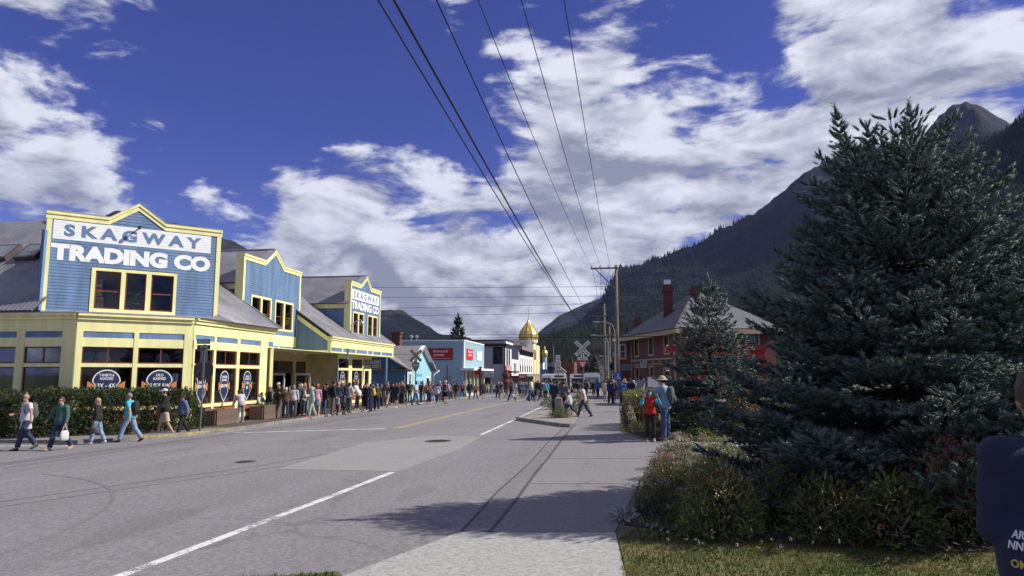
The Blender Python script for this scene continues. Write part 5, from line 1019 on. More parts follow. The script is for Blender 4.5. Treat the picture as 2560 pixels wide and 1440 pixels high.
SPM = leaf_mat('spruce_needles', (.034, .054, .052), (.165, .215, .185), .08, .7, .03)
spruce('large blue spruce with forked top filling the right of the garden', (4.2, 10.8, gz(4)), 5.62,
       [(0, 2.5), (.10, 2.85), (.28, 2.65), (.42, 2.25), (.56, 1.82), (.70, 1.42), (.82, 1.15), (.93, .86), (1, .45)], 4, 18, 15, .085, .150, 22, SPM, ((-.85, -.15, .985), (.22, .05, 1.0), (-.35, .1, .95), (-.6, .2, .93), (.5, -.1, .93)), .34, .070, .03, .11, .135, .24)
spruce('smaller narrow blue spruce before the red depot', (3.0, 22.7, gz(3)), 4.72,
       [(0, 1.65), (.12, 1.85), (.30, 1.60), (.5, 1.10), (.75, .66), (.9, .34), (1, .08)], 9, 20, 12, .12, .18, 12, SPM, ((0, 0, 1.),), .25, .11, .03, .15, .13, .26)
DKM = leaf_mat('dark_conifer_needles', (.010, .018, .012), (.030, .045, .026), .06)
for lb, b, H, sd in (('dark conifer far down the right side behind the buses', (1.5, 175, -1.6), 9.5, 21), ('dark conifer left of the far utility poles', (-4.6, 190, -1.6), 8.0, 22), ('spiky dark conifer above the jewellery shop roof', (-24.5, 112, 0), 10.6, 23), ('bushy dark conifer beyond the dark shed', (-13.0, 225, -2), 8.5, 24), ('round dark conifer beside the far lantern', (.2, 165, -1.6), 7.0, 25)):
    spruce(lb, b, H, [(0, .24 * H), (.2, .22 * H), (.6, .12 * H), (1, .02)], sd, 13, 7, .42, .75, 6, DKM, ((0, 0, 1.),), .3, .5)
LEAF = np.array([(0, 0, 0), (.35, .26, .05), (.5, 0, -.03), (.35, -.26, .05), (.75, .2, .06), (.75, -.2, .06), (1, 0, 0)], np.float32); LEAFF = np.array([(0, 2, 1), (0, 3, 2), (1, 2, 4), (2, 3, 5), (2, 6, 4), (2, 5, 6)], np.int32)
LEAF2 = np.array([(0, 0, 0), (.45, .2, .04), (.45, -.2, .04), (1, 0, 0)], np.float32); LEAFF2 = np.array([(0, 2, 1), (1, 2, 3)], np.int32)
STEM = M('twig_brown', (.075, .045, .03), .9, .3, 10)
def bush_parts(t, pts, outd, leaf, lm, rs, template=(LEAF2, LEAFF2), wid=1.0, name='foliage', jit=.8):
    D = outd + rs.normal(0, jit, outd.shape); L = leaf * rs.uniform(.6, 1.25, len(pts)); up = np.array([[0, 0, 1.]]) + rs.normal(0, .55, pts.shape) + outd * .5
    V, F = stamp(pts, D, L, template[0], template[1], rs, L * wid, up)
    tint = np.repeat(np.clip(rs.normal(.45, .27, len(pts)), 0, 1), len(template[0])); return link(name, npmesh(name, V, F, lm, False, tint), t)
def shrub(label, base, rx, ry, h, n, leaf, lm, seed, flower=None, nf=0, fs=.05, stems=18, name='garden_shrub', cat='shrub', group=None, shell=.42, fzone=.72, topflat=1.0, wid=.7, sz=None):
    rs = np.random.RandomState(seed); t = thing(name, label, cat, base, 0, group)
    u = rs.normal(size=(n, 3)); u[:, 2] = np.abs(u[:, 2]) * topflat; u /= np.linalg.norm(u, axis=1, keepdims=True); r = rs.uniform(shell, 1, n) ** .6
    lump = .80 + .36 * fbm(u[:, 0] * 2.2 + seed, u[:, 1] * 2.2, 3, u[:, 2] * 2.2)
    p = u * (r * lump)[:, None] * [rx, ry, h]; p[:, 2] = np.maximum(p[:, 2], .02 + rs.uniform(0, .12, n) * h)
    bush_parts(t, p, u, leaf, lm, rs, wid=wid)
    mb = MB()
    for k in range(stems):
        a = rs.uniform(0, 6.28); q = rs.uniform(.2, .8); mb.tube([(rx * .12 * math.cos(a), ry * .12 * math.sin(a), -.05), (rx * q * .5 * math.cos(a), ry * q * .5 * math.sin(a), h * .5), (rx * q * math.cos(a), ry * q * math.sin(a), h * (.98 - .35 * q))], [.010, .007, .003], 4, False)
    mb.build('stems', STEM, t)
    if nf:
        # flat-topped flower heads made of many small florets
        v = rs.normal(size=(nf, 3)); v[:, 2] = np.abs(v[:, 2]) + fzone; v /= np.linalg.norm(v, axis=1, keepdims=True); c = v * [rx, ry, h] * rs.uniform(.88, 1.03, (nf, 1))
        m = 26; q = np.repeat(c, m, 0) + rs.normal(0, 1, (nf * m, 3)) * [fs, fs, fs * .42]; d = rs.normal(0, .6, (nf * m, 3)) + [0, 0, .9]
        V, F = stamp(q, d, np.full(len(q), fs * .34), np.array([(0, 0, 0), (.6, .5, 0), (.6, -.5, 0), (1.1, 0, .1)], np.float32), LEAFF2, rs)
        link('flowers', npmesh('flowers', V, F, flower, False, np.repeat(np.clip(np.repeat(rs.rand(nf), m) + rs.normal(0, .2, nf * m), 0, 1), 4)), t, 'stuff')
    return t
SPI = leaf_mat('spirea_leaf', (.07, .092, .024), (.27, .29, .09), .4); SPD = leaf_mat('spirea_leaf_dark', (.06, .075, .020), (.20, .21, .06), .4); ROSE = leaf_mat('spirea_bloom', (.22, .06, .05), (.50, .19, .17), .2); BRN = leaf_mat('faded_bloom', (.15, .055, .032), (.30, .13, .075), .15)
YG = leaf_mat('yellow_green_leaf', (.10, .12, .018), (.30, .30, .06), .35); DGH = leaf_mat('hedge_leaf', (.020, .036, .010), (.075, .105, .028), .25); JUN = leaf_mat('juniper_green', (.03, .075, .015), (.11, .20, .045), .25); RUST = leaf_mat('rust_bloom', (.14, .055, .02), (.32, .17, .07), .2); RST2 = leaf_mat('rusty_leaf', (.07, .075, .02), (.20, .16, .045), .3)
PINKM = leaf_mat('pink_bloom', (.32, .16, .20), (.62, .48, .52), .3); WHTM = leaf_mat('white_bloom', (.45, .44, .36), (.75, .74, .66), .3); YELM = leaf_mat('yellow_bloom', (.40, .36, .06), (.65, .58, .2), .3); PURM = leaf_mat('purple_bloom', (.035, .012, .04), (.09, .03, .09), .2); SILV = leaf_mat('dusty_miller', (.30, .33, .31), (.52, .55, .52), .2); MEAD = leaf_mat('meadow_leaf', (.065, .095, .026), (.22, .25, .08), .35)
# garden ground
DRY = bpy.data.materials.new('lawn_turf'); DRY.use_nodes = True; g_ = G(DRY.node_tree); b_s = DRY.node_tree.nodes['Principled BSDF']; to_ = g_.n('ShaderNodeTexCoord').outputs['Object']
g_.put(b_s.inputs['Base Color'], g_.mix(g_.ramp(g_.noise(to_, .8, 5, .65), .40, .60), (.062, .080, .022), (.17, .14, .065))); b_s.inputs['Roughness'].default_value = .95
sheet('lawn', [(.17, 2.0), (.10, 7.1), (.02, 9.0), (.5, 13.4), (.97, 17.6), (1.12, 19.18), (8, 19.18), (8, 2.0)], .024, DRY, .08)
sheet('lawn', [(1.1, 20.42), (.77, 21.6), (.24, 24.4), (.34, 31), (.38, 44), (8, 44), (8, 20.42)], .024, DRY, .08)
sheet('lawn', [(8, 2), (8, 44), (60, 44), (60, 2)], .024, DRY, .08); sheet('lawn', [(-3.4, 4.6), (-2.62, 6.85), (-2.72, 7.0), (-3.9, 6.6), (-5.2, 4.4)], .026, DRY, .05)
sheet('flower_bed', [(.12, 9.3), (.6, 13.4), (1.05, 17.6), (1.25, 19.0), (7.9, 19.0), (7.9, 9.4), (5.2, 8.3), (3.2, 8.05), (1.4, 8.55), (.6, 9.0)], .045, A_SOIL, .05)
sheet('flower_bed', [(1.2, 20.6), (.9, 21.7), (.4, 24.4), (.45, 30), (7, 30), (7, 20.6)], .045, A_SOIL, .05)
def poly_pts(poly, n, rs):
    x, y = np.array(poly).T; P = []
    while len(P) < n:
        q = rs.uniform([x.min(), y.min()], [x.max(), y.max()], (n, 2)); ins = np.zeros(n, bool); j = len(x) - 1
        for i in range(len(x)):
            c = ((y[i] > q[:, 1]) != (y[j] > q[:, 1])) & (q[:, 0] < (x[j] - x[i]) * (q[:, 1] - y[i]) / (y[j] - y[i] + 1e-9) + x[i]); ins ^= c; j = i
        P += list(q[ins])
    return np.array(P[:n])
def grass(name, label, poly, n, h, mat, seed, lean=.5, lift=.02, w=.13):
    rs = np.random.RandomState(seed); q = poly_pts(poly, n, rs); P = np.stack([q[:, 0], q[:, 1], 0.02 * np.minimum(q[:, 0], 8) + lift], 1); L = h * rs.uniform(.5, 1.3, n)
    V, F = stamp(P, np.array([[0, 0, 1.]]) + rs.normal(0, lean, (n, 3)) * [1, 1, .1], L, np.array([(0, w, 0), (0, -w, 0), (1, 0, 0)], np.float32), np.array([(0, 1, 2)], np.int32), rs)
    dry = np.clip((fbm(q[:, 0] * 1.3, q[:, 1] * 1.3, 4) - .45) * 5.5 + rs.normal(0, .22, n), 0, 1)
    o = link(name, npmesh(name, V, F, mat, False, np.repeat(dry, 3)), None, 'stuff'); return tag(o, label, 'grass')
GRS = leaf_mat('grass_blade', (.070, .105, .026), (.21, .18, .075), .35, .8, .0)
grass('lawn_grass', 'short patchy lawn grass in the foreground', [(.10, 4.0), (.05, 8.6), (.25, 9.2), (1.4, 8.6), (3.2, 8.1), (5.2, 8.3), (7, 8.6), (5, 3.0), (.4, 3.0)], 70000, .045, GRS, 3)
grass('verge_grass', 'tuft of grass at the corner of the concrete apron', [(-3.4, 4.6), (-2.66, 6.8), (-2.75, 6.95), (-3.9, 6.6), (-4.6, 5.0)], 5000, .05, GRS, 4)
grass('bed_weeds', 'thin weeds and seedlings between the garden shrubs', [(.2, 9.4), (1.2, 19.0), (4, 19), (5.5, 9.0), (3.2, 8.15), (1.4, 8.7)], 9000, .11, MEAD, 5, .45, .04, .10)
# foreground shrubs: (x, y, rx, ry, h, leaves, leaf size, ...)
G1 = 'foreground spirea shrubs'
shrub('tall spirea shrub with rose flower heads beside the man at the right edge', (3.78, 8.75, gz(4) + .04), .62, .55, 1.12, 2000, .105, SPI, 31, ROSE, 62, .055, 26, group=G1, fzone=.55)
shrub('leafy spirea shrub with few pink heads left of the tallest rose one', (3.0, 8.45, gz(3) + .04), .55, .5, .74, 1600, .105, SPD, 32, ROSE, 6, .05, 22, group=G1)
shrub('low dark shrub in the middle of the foreground bed', (2.35, 8.6, gz(2) + .04), .50, .45, .70, 1400, .10, SPD, 33, ROSE, 4, .045, 20, group=G1)
shrub('bushy shrub with dull brown flower heads at the left end of the bed', (1.22, 8.75, gz(1) + .04), .52, .48, .84, 1900, .10, SPI, 34, BRN, 26, .05, 30, group=G1)
shrub('sparse upright shrub with yellow-green leaves in the foreground bed', (1.95, 9.3, gz(2) + .04), .40, .4, .82, 1500, .08, SPI, 35, BRN, 8, .05, 20, group=G1, shell=.3)
shrub('tall thin shrub with brown flower heads under the big spruce', (2.98, 9.35, gz(3) + .04), .36, .34, 1.08, 1100, .085, SPI, 36, BRN, 16, .06, 16, group=G1, shell=.3)
shrub('dark filler shrub behind the rose spirea', (4.6, 9.2, gz(4) + .04), .6, .5, .8, 1800, .07, SPD, 37, BRN, 8, .05, 14, group=G1)
shrub('small maroon-headed shrub between flowers and big spruce', (1.45, 10.9, gz(1) + .04), .5, .45, .68, 2000, .07, SPD, 38, leaf_mat('maroon_bloom', (.09, .02, .02), (.2, .06, .06), .15), 24, .05, 16, group=G1)
# flower mounds running back along the path
G2 = 'low flower mounds along the path'
for i, (x, y, r_, h, lm, fm, nf, lb) in enumerate((
    (.62, 11.0, .42, .34, MEAD, PINKM, 16, 'low mound of pink flowers nearest the camera by the path'), (.95, 11.9, .45, .42, YG, YELM, 14, 'yellow-green mound with yellow flowers beside the path'),
    (.95, 13.4, .42, .45, RST2, PINKM, 26, 'reddish mound with dusty pink flower heads at the path edge'), (1.5, 13.0, .5, .46, MEAD, WHTM, 22, 'wide mound of small white flowers in mid bed'), (1.2, 14.8, .45, .5, SPD, PINKM, 20, 'mauve flower mound half way along the bed'),
    (1.9, 14.6, .5, .48, MEAD, WHTM, 20, 'pale feathery mound with white blossom near the spruce skirt'), (1.45, 16.3, .45, .46, RST2, WHTM, 20, 'rusty mound with cream blossom further back'), (2.2, 16.4, .5, .45, MEAD, WHTM, 18, 'green mound sprinkled with white under the spruce'),
    (1.6, 17.9, .42, .45, MEAD, PINKM, 26, 'pink topped mound at the side path corner'), (2.4, 18.1, .45, .5, YG, WHTM, 14, 'yellow-green mound at the side path corner'), (.62, 9.9, .34, .24, DGH, PURM, 14, 'low dark purple-flowered clump at the bed tip'),
    (.95, 9.55, .30, .30, MEAD, YELM, 4, 'small fresh green clump at the bed tip'))):
    shrub(lb, (x, y, gz(x) + .04), r_, r_, h, 800, .065, lm, 50 + i, fm, int(nf * 1.5), .045, 8, name='flower_mound', cat='flowers', group=G2, fzone=.3)
for i, (x, y, r_, h, lb) in enumerate(((.12, 9.62, .13, .16, 'silver dusty miller plant right at the pavement edge'), (1.35, 12.2, .18, .3, 'silver dusty miller among the middle flowers'), (1.75, 11.9, .16, .34, 'silver dusty miller close to the big spruce'), (1.2, 17.0, .14, .3, 'silver leaved plant far along the bed'), (2.9, 18.7, .2, .34, 'silver leaved plant beside the side path'))):
    shrub(lb, (x, y, gz(x) + .03), r_, r_, h, 120, .13, SILV, 70 + i, stems=4, name='silver_plant', cat='plant', group='silver leaved plants', shell=.2)
# behind the side path: juniper, rusty spirea, hedge block, low flowers
def juniper(label, base, rx, ry, h, n, seed):
    rs = np.random.RandomState(seed); t = thing('juniper_shrub', label, 'shrub', base); a = rs.uniform(0, 6.28, n); q = rs.rand(n) ** .5; lv = rs.randint(0, 4, n) / 3.
    P = np.stack([rx * q * np.cos(a), ry * q * np.sin(a), h * (.12 + .85 * (1 - q ** 2) * (.45 + .55 * lv)) + rs.normal(0, .03, n)], 1); D = np.stack([np.cos(a), np.sin(a), .25 + 0 * a], 1) + rs.normal(0, .25, (n, 3))
    tv, tf = twig_template(12, rs, .22, .06); V, F = stamp(P, D, rs.uniform(.13, .24, n), tv, tf, rs); link('foliage', npmesh('foliage', V, F, JUN, False, np.repeat(np.clip(rs.normal(.5, .25, n), 0, 1), len(tv))), t)
    mb = MB()
    for k in range(10): b = rs.uniform(0, 6.28); mb.tube([(0, 0, 0), (rx * .5 * math.cos(b), ry * .5 * math.sin(b), h * .4), (rx * .9 * math.cos(b), ry * .9 * math.sin(b), h * .35)], [.02, .012, .005], 4, False)
    mb.build('stems', STEM, t)
juniper('bright green spreading juniper behind the couple', (2.55, 21.6, gz(2.5) + .04), 1.05, .7, .85, 1800, 81); juniper('low bright green juniper by the rust-coloured shrub', (3.6, 20.9, gz(3.6) + .04), .8, .4, .42, 800, 82); juniper('dull green juniper mat under the smaller spruce', (4.3, 22.0, gz(4) + .04), 1.2, .8, .6, 1200, 83)
shrub('rust-coloured spirea with faded flower heads between the two spruces', (3.75, 21.4, gz(3.7) + .04), .85, .7, 1.32, 3000, .09, RST2, 84, RUST, 120, .07, 20, fzone=.3)
def hedge(label, line_, wd_, h, n, leaf, lm, seed, zf, lm2=None, name='hedge', roses=0):
    rs = np.random.RandomState(seed); t = thing(name, label, 'hedge'); L = np.array(line_, float); seg = np.linalg.norm(np.diff(L, axis=0), axis=1); cum = np.concatenate([[0], np.cumsum(seg)])
    s = rs.uniform(0, cum[-1], n); c = np.stack([np.interp(s, cum, L[:, 0]), np.interp(s, cum, L[:, 1])], 1); idx = np.clip(np.searchsorted(cum, s) - 1, 0, len(seg) - 1); d = np.diff(L, axis=0)[idx] / seg[idx, None]; nrm = np.stack([d[:, 1], -d[:, 0]], 1)
    a = rs.uniform(-.25, math.pi + .25, n); sq = np.maximum(np.abs(np.cos(a)), np.abs(np.sin(a))); rr = rs.uniform(.72, 1, n) / sq ** .75
    lump = .80 + .42 * fbm(c[:, 0] * .9 + seed, c[:, 1] * .9, 4, a * .9); cx_ = np.cos(a) * rr * lump * wd_ / 2; cz = np.clip(np.sin(a) * rr * lump, 0, 2) * h * .92 + rs.uniform(0, .2, n) * (np.sin(a) < .1) * h * 2.2
    ends = np.minimum(s, cum[-1] - s); k = np.clip(ends / (wd_ * .5), .25, 1) ** .5
    P = np.stack([c[:, 0] + nrm[:, 0] * cx_ * k, c[:, 1] + nrm[:, 1] * cx_ * k, zf(c[:, 0]) + cz * k], 1); out = np.stack([nrm[:, 0] * np.cos(a), nrm[:, 1] * np.cos(a), np.sin(a)], 1)
    up = cz > h * .78
    if lm2 is not None: bush_parts(t, P[up], out[up], leaf, lm2, rs, name='sunlit_top_leaves'); bush_parts(t, P[~up], out[~up], leaf, lm, rs)  # upper leaves get a paler material, sunlight put into their colour
    else: bush_parts(t, P, out, leaf, lm, rs)
    mb = MB(); m = 40   # woody inner mass, keeps the far side from shining through
    for i in range(m):
        ss = cum[-1] * (i + .5) / m; x, y = np.interp(ss, cum, L[:, 0]), np.interp(ss, cum, L[:, 1])
        for q in range(4): aa = rs.uniform(0, 6.28); mb.tube([(x, y, zf(x) - .02), (x + .2 * math.cos(aa), y + .2 * math.sin(aa), zf(x) + h * .5), (x + wd_ * .4 * math.cos(aa), y + wd_ * .4 * math.sin(aa), zf(x) + h * .8)], [.02, .014, .006], 4, False)
    mb.build('stems', STEM, t)
    if roses:
        q = P[up][rs.randint(0, up.sum(), roses)] + [0, 0, .05]; mm = 14; Q = np.repeat(q, mm, 0) + rs.normal(0, .03, (roses * mm, 3)); V, F = stamp(Q, rs.normal(0, 1, Q.shape), np.full(len(Q), .05), LEAF2, LEAFF2, rs); link('roses', npmesh('roses', V, F, leaf_mat('rose_bloom', (.25, .02, .03), (.5, .06, .1), .2), False, np.repeat(rs.rand(len(Q)), 4)), t)
    return t
zl = lambda x: 0.02 * np.clip(x, -24, 8) + .10
hedge('long dark rose hedge in front of the corner store windows', [(-27, 23.05), (-23, 23.1), (-20.6, 23.2), (-18.6, 24.6), (-17.0, 26.1), (-16.35, 26.9)], 1.35, 1.72, 42000, .125, DGH, 91, zl, None, 'hedge', 34)
hedge('clipped square hedge with top leaves coloured sunlit yellow-green, left of the couple', [(.95, 24.6), (.95, 28.6)], 1.25, 1.36, 7000, .075, leaf_mat('hedge_leaf_brown', (.030, .030, .010), (.085, .075, .024), .25), 92, lambda x: 0.02 * x + .03, YG)
hedge('dark shrubbery closing the garden behind the large spruce', [(4.6, 15.6), (8, 15.2), (13, 15.0)], 1.6, 1.75, 6000, .17, DGH, 95, lambda x: 0.02 * np.clip(x, -24, 8) + .03)
shrub('dark undergrowth along the foot of the long hedge', (-17.6, 24.1, gz(-17) + .1), .8, .7, .5, 1500, .09, DGH, 93, stems=6)
for i, (x, y, r_, h, lm, fm, nf, lb) in enumerate(((1.25, 23.6, .4, .5, MEAD, YELM, 12, 'yellow flowers at the foot of the clipped hedge'), (1.5, 22.5, .45, .5, MEAD, YELM, 14, 'yellow-green flowers behind the child in red'), (2.0, 21.7, .45, .42, MEAD, WHTM, 12, 'pale flowers between the child and the man'), (2.35, 20.9, .5, .36, MEAD, YELM, 12, 'low flowers at the feet of the man in the hat'), (2.9, 20.8, .5, .38, MEAD, WHTM, 10, 'low flowers right of the man in the hat'), (.75, 24.2, .3, .3, MEAD, WHTM, 6, 'small flower clump at the hedge corner'))):
    shrub(lb, (x, y, gz(x) + .04), r_, r_, h, 800, .07, lm, 110 + i, fm, nf, .035, 8, name='flower_mound', cat='flowers', group='flower mounds beyond the side path', fzone=.4)
shrub('grassy green tuft round the timber stub post', (-2.35, 32.4, gz(-2) + .03), .62, .4, .42, 900, .16, MEAD, 121, stems=5, wid=.35, shell=.2, name='grass_tuft', cat='plant')
shrub('grassy clump behind the man in the pale tee', (-1.75, 38.6, gz(-2) + .03), .55, .5, .95, 900, .16, MEAD, 122, WHTM, 10, .04, 6, name='grass_tuft', cat='plant'); shrub('pale flowering clump on the gravel verge', (-2.9, 40.5, gz(-3) + .03), .9, .6, .85, 1400, .14, SILV, 123, WHTM, 20, .05, 8, name='grass_tuft', cat='plant'); shrub('small weedy clump beside the edge line', (-4.0, 44.5, gz(-4) + .03), .5, .4, .6, 600, .14, MEAD, 124, stems=6, name='grass_tuft', cat='plant')
for i, (x, y, lb) in enumerate(((-16.75, 33.0, 'green plants in the planter by the porch'), (-16.75, 28.9, 'sparse plants in the planter by the hedge'))): shrub(lb, (x, y, gz(x) + .62), .34, .75, .28 if i == 0 else .12, 350, .09, YG if i == 0 else DGH, 130 + i, stems=6, name='planter_plants', cat='plant')
for i, (x, y, r_, h) in enumerate(((5.2, 24, 1.0, 1.3), (6.9, 13.2, 1.6, 1.2), (5.9, 27, 1.3, 1.2), (4.4, 13.6, 1.5, 1.1), (9.3, 15.0, 1.8, 1.3), (9.0, 21.0, 2.0, 1.5))): shrub(('dark shrub in the garden behind the rust-coloured spirea', 'dark shrub at the far right behind the man in navy', 'dark shrub under the smaller spruce near the depot', 'dark undergrowth directly behind the large spruce', 'wide dark shrub at the right edge behind the large spruce', 'wide dark shrub far right beyond the large spruce')[i], (x, y, gz(x)), r_, r_, h, 1800, .16, DGH, 140 + i, stems=8)
# clover heads in the lawn edge
rs = np.random.RandomState(77); q = poly_pts([(.35, 9.1), (1.6, 8.3), (2.4, 8.0), (1.2, 7.6), (.3, 8.4)], 26, rs)
P = np.repeat(np.stack([q[:, 0], q[:, 1], .02 * q[:, 0] + .10 + rs.uniform(0, .05, 26)], 1), 14, 0) + rs.normal(0, .008, (26 * 14, 3)); V, F = stamp(P, rs.normal(0, 1, P.shape), np.full(len(P), .016), LEAF2, LEAFF2, rs)
tag(link('clover_heads', npmesh('clover_heads', V, F, WHTM, False, np.repeat(rs.rand(len(P)), 4)), None, 'stuff'), 'white clover heads scattered at the lawn edge', 'flowers')
# ------------------------------------------------------------------ people
def nets(f, lo, hi, h):
    """surface nets of a signed distance function"""
    lo = np.array(lo, np.float32); n = np.ceil((np.array(hi) - lo) / h).astype(int) + 1
    ax = [lo[k] + h * np.arange(n[k], dtype=np.float32) for k in range(3)]; X, Y_, Z = np.meshgrid(*ax, indexing='ij')
    V = f(np.stack([X.ravel(), Y_.ravel(), Z.ravel()], 1)).reshape(n).astype(np.float32); V[0] = V[-1] = 1; V[:, 0] = V[:, -1] = 1; V[:, :, 0] = V[:, :, -1] = 1
    S = V < 0; sl = lambda a, o: a[o[0]:n[0] - 1 + o[0], o[1]:n[1] - 1 + o[1], o[2]:n[2] - 1 + o[2]]
    cs = [(i, j, k) for i in (0, 1) for j in (0, 1) for k in (0, 1)]; c = sum(sl(S, o).astype(np.int8) for o in cs); act = (c > 0) & (c < 8)
    idx = np.full(act.shape, -1, np.int32); idx[act] = np.arange(act.sum()); pos = np.zeros((act.sum(), 3), np.float32); cnt = np.zeros(act.sum(), np.float32)
    for a in cs:
        for k in range(3):
            if a[k] == 0:
                b = list(a); b[k] = 1; va, vb = sl(V, a)[act], sl(V, b)[act]; x = (va < 0) != (vb < 0); t = np.where(x, va / np.where(x, va - vb, 1), 0)
                e = np.zeros(3, np.float32); e[k] = 1; pos += x[:, None] * (np.array(a, np.float32)[None] + t[:, None] * e); cnt += x
    g = np.argwhere(act); P = lo + h * (g + pos / cnt[:, None]); Q = []
    for k in range(3):
        u, v = (k + 1) % 3, (k + 2) % 3; A = np.take(S, np.arange(n[k] - 1), k); B = np.take(S, np.arange(1, n[k]), k)
        w = np.argwhere(A != B); w = w[(w[:, u] > 0) & (w[:, v] > 0) & (w[:, u] < n[u] - 1) & (w[:, v] < n[v] - 1)]; flip = A[tuple(w.T)]
        def ce(du, dv): q = w.copy(); q[:, u] -= du; q[:, v] -= dv; return idx[tuple(q.T)]
        q = np.stack([ce(1, 1), ce(0, 1), ce(0, 0), ce(1, 0)], 1); q[~flip] = q[~flip][:, ::-1]; Q.append(q)
    return P, np.concatenate(Q)
def cone(P, a, b, ra, rb):
    a = np.array(a, np.float32); ab = np.array(b, np.float32) - a; t = np.clip((P - a) @ ab / max(ab @ ab, 1e-9), 0, 1); return np.linalg.norm(P - a - t[:, None] * ab, axis=1) - (ra + (rb - ra) * t), t
def ell(P, c, r, Rm=None):
    q = P - np.array(c, np.float32); q = q @ Rm if Rm is not None else q; r = np.array(r, np.float32); k = np.linalg.norm(q / r, axis=1); k2 = np.linalg.norm(q / (r * r), axis=1); return k * (k - 1) / np.maximum(k2, 1e-6)
def smin(a, b, k=.04): h = np.clip(.5 + .5 * (b - a) / k, 0, 1); return b + (a - b) * h - k * h * (1 - h)
POSES = {  # legs (hip, knee) left/right, arms (swing, spread, elbow, inward), lean, head yaw
 'stand': ((3, 2), (-2, 1), (4, 10, 14, 0), (2, 10, 12, 0), 0, 0), 'stand_wide': ((5, 4), (-5, 3), (8, 16, 25, .1), (3, 14, 20, 0), 0, 15),
 'phone': ((4, 4), (-3, 2), (18, 10, 100, .45), (22, 8, 95, .45), 3, 0), 'walk': ((19, 6), (-14, 20), (-16, 9, 18, 0), (18, 9, 30, 0), 3, 0), 'walk2': ((-13, 17), (18, 5), (24, 9, 24, 0), (-22, 9, 18, 0), 3, 12),
 'stride': ((24, 9), (-19, 16), (-20, 12, 20, 0), (20, 12, 30, .1), 5, -8), 'stroll': ((13, 6), (-11, 14), (-10, 10, 18, 0), (12, 10, 60, .35), 2, 25), 'sit': ((84, 84), (80, 86), (40, 12, 45, .2), (44, 12, 40, .2), 12, 0),
 'photo': ((3, 2), (-2, 2), (62, 28, 92, .55), (62, 28, 92, .55), 0, 0), 'point': ((3, 2), (-3, 2), (70, 6, 16, .25), (6, 10, 14, 0), 4, 10), 'shade': ((4, 3), (-4, 2), (55, 60, 118, .7), (5, 12, 20, 0), 0, 0),
 'hold_left': ((20, 6), (-15, 22), (8, 38, 10, -.35), (15, 10, 75, .35), 3, 20), 'hold_right': ((-14, 20), (22, 6), (6, 12, 14, 0), (4, 40, 8, -.35), 2, 10), 'bend': ((14, 10), (6, 6), (45, 8, 20, .1), (40, 8, 25, .1), 24, 0), 'child_walk': ((30, 14), (-24, 34), (20, 20, 20, 0), (-15, 12, 20, 0), 5, 0), 'big': ((2, 2), (-2, 2), (10, 4, 62, .95), (10, 4, 62, .95), 0, -14)}
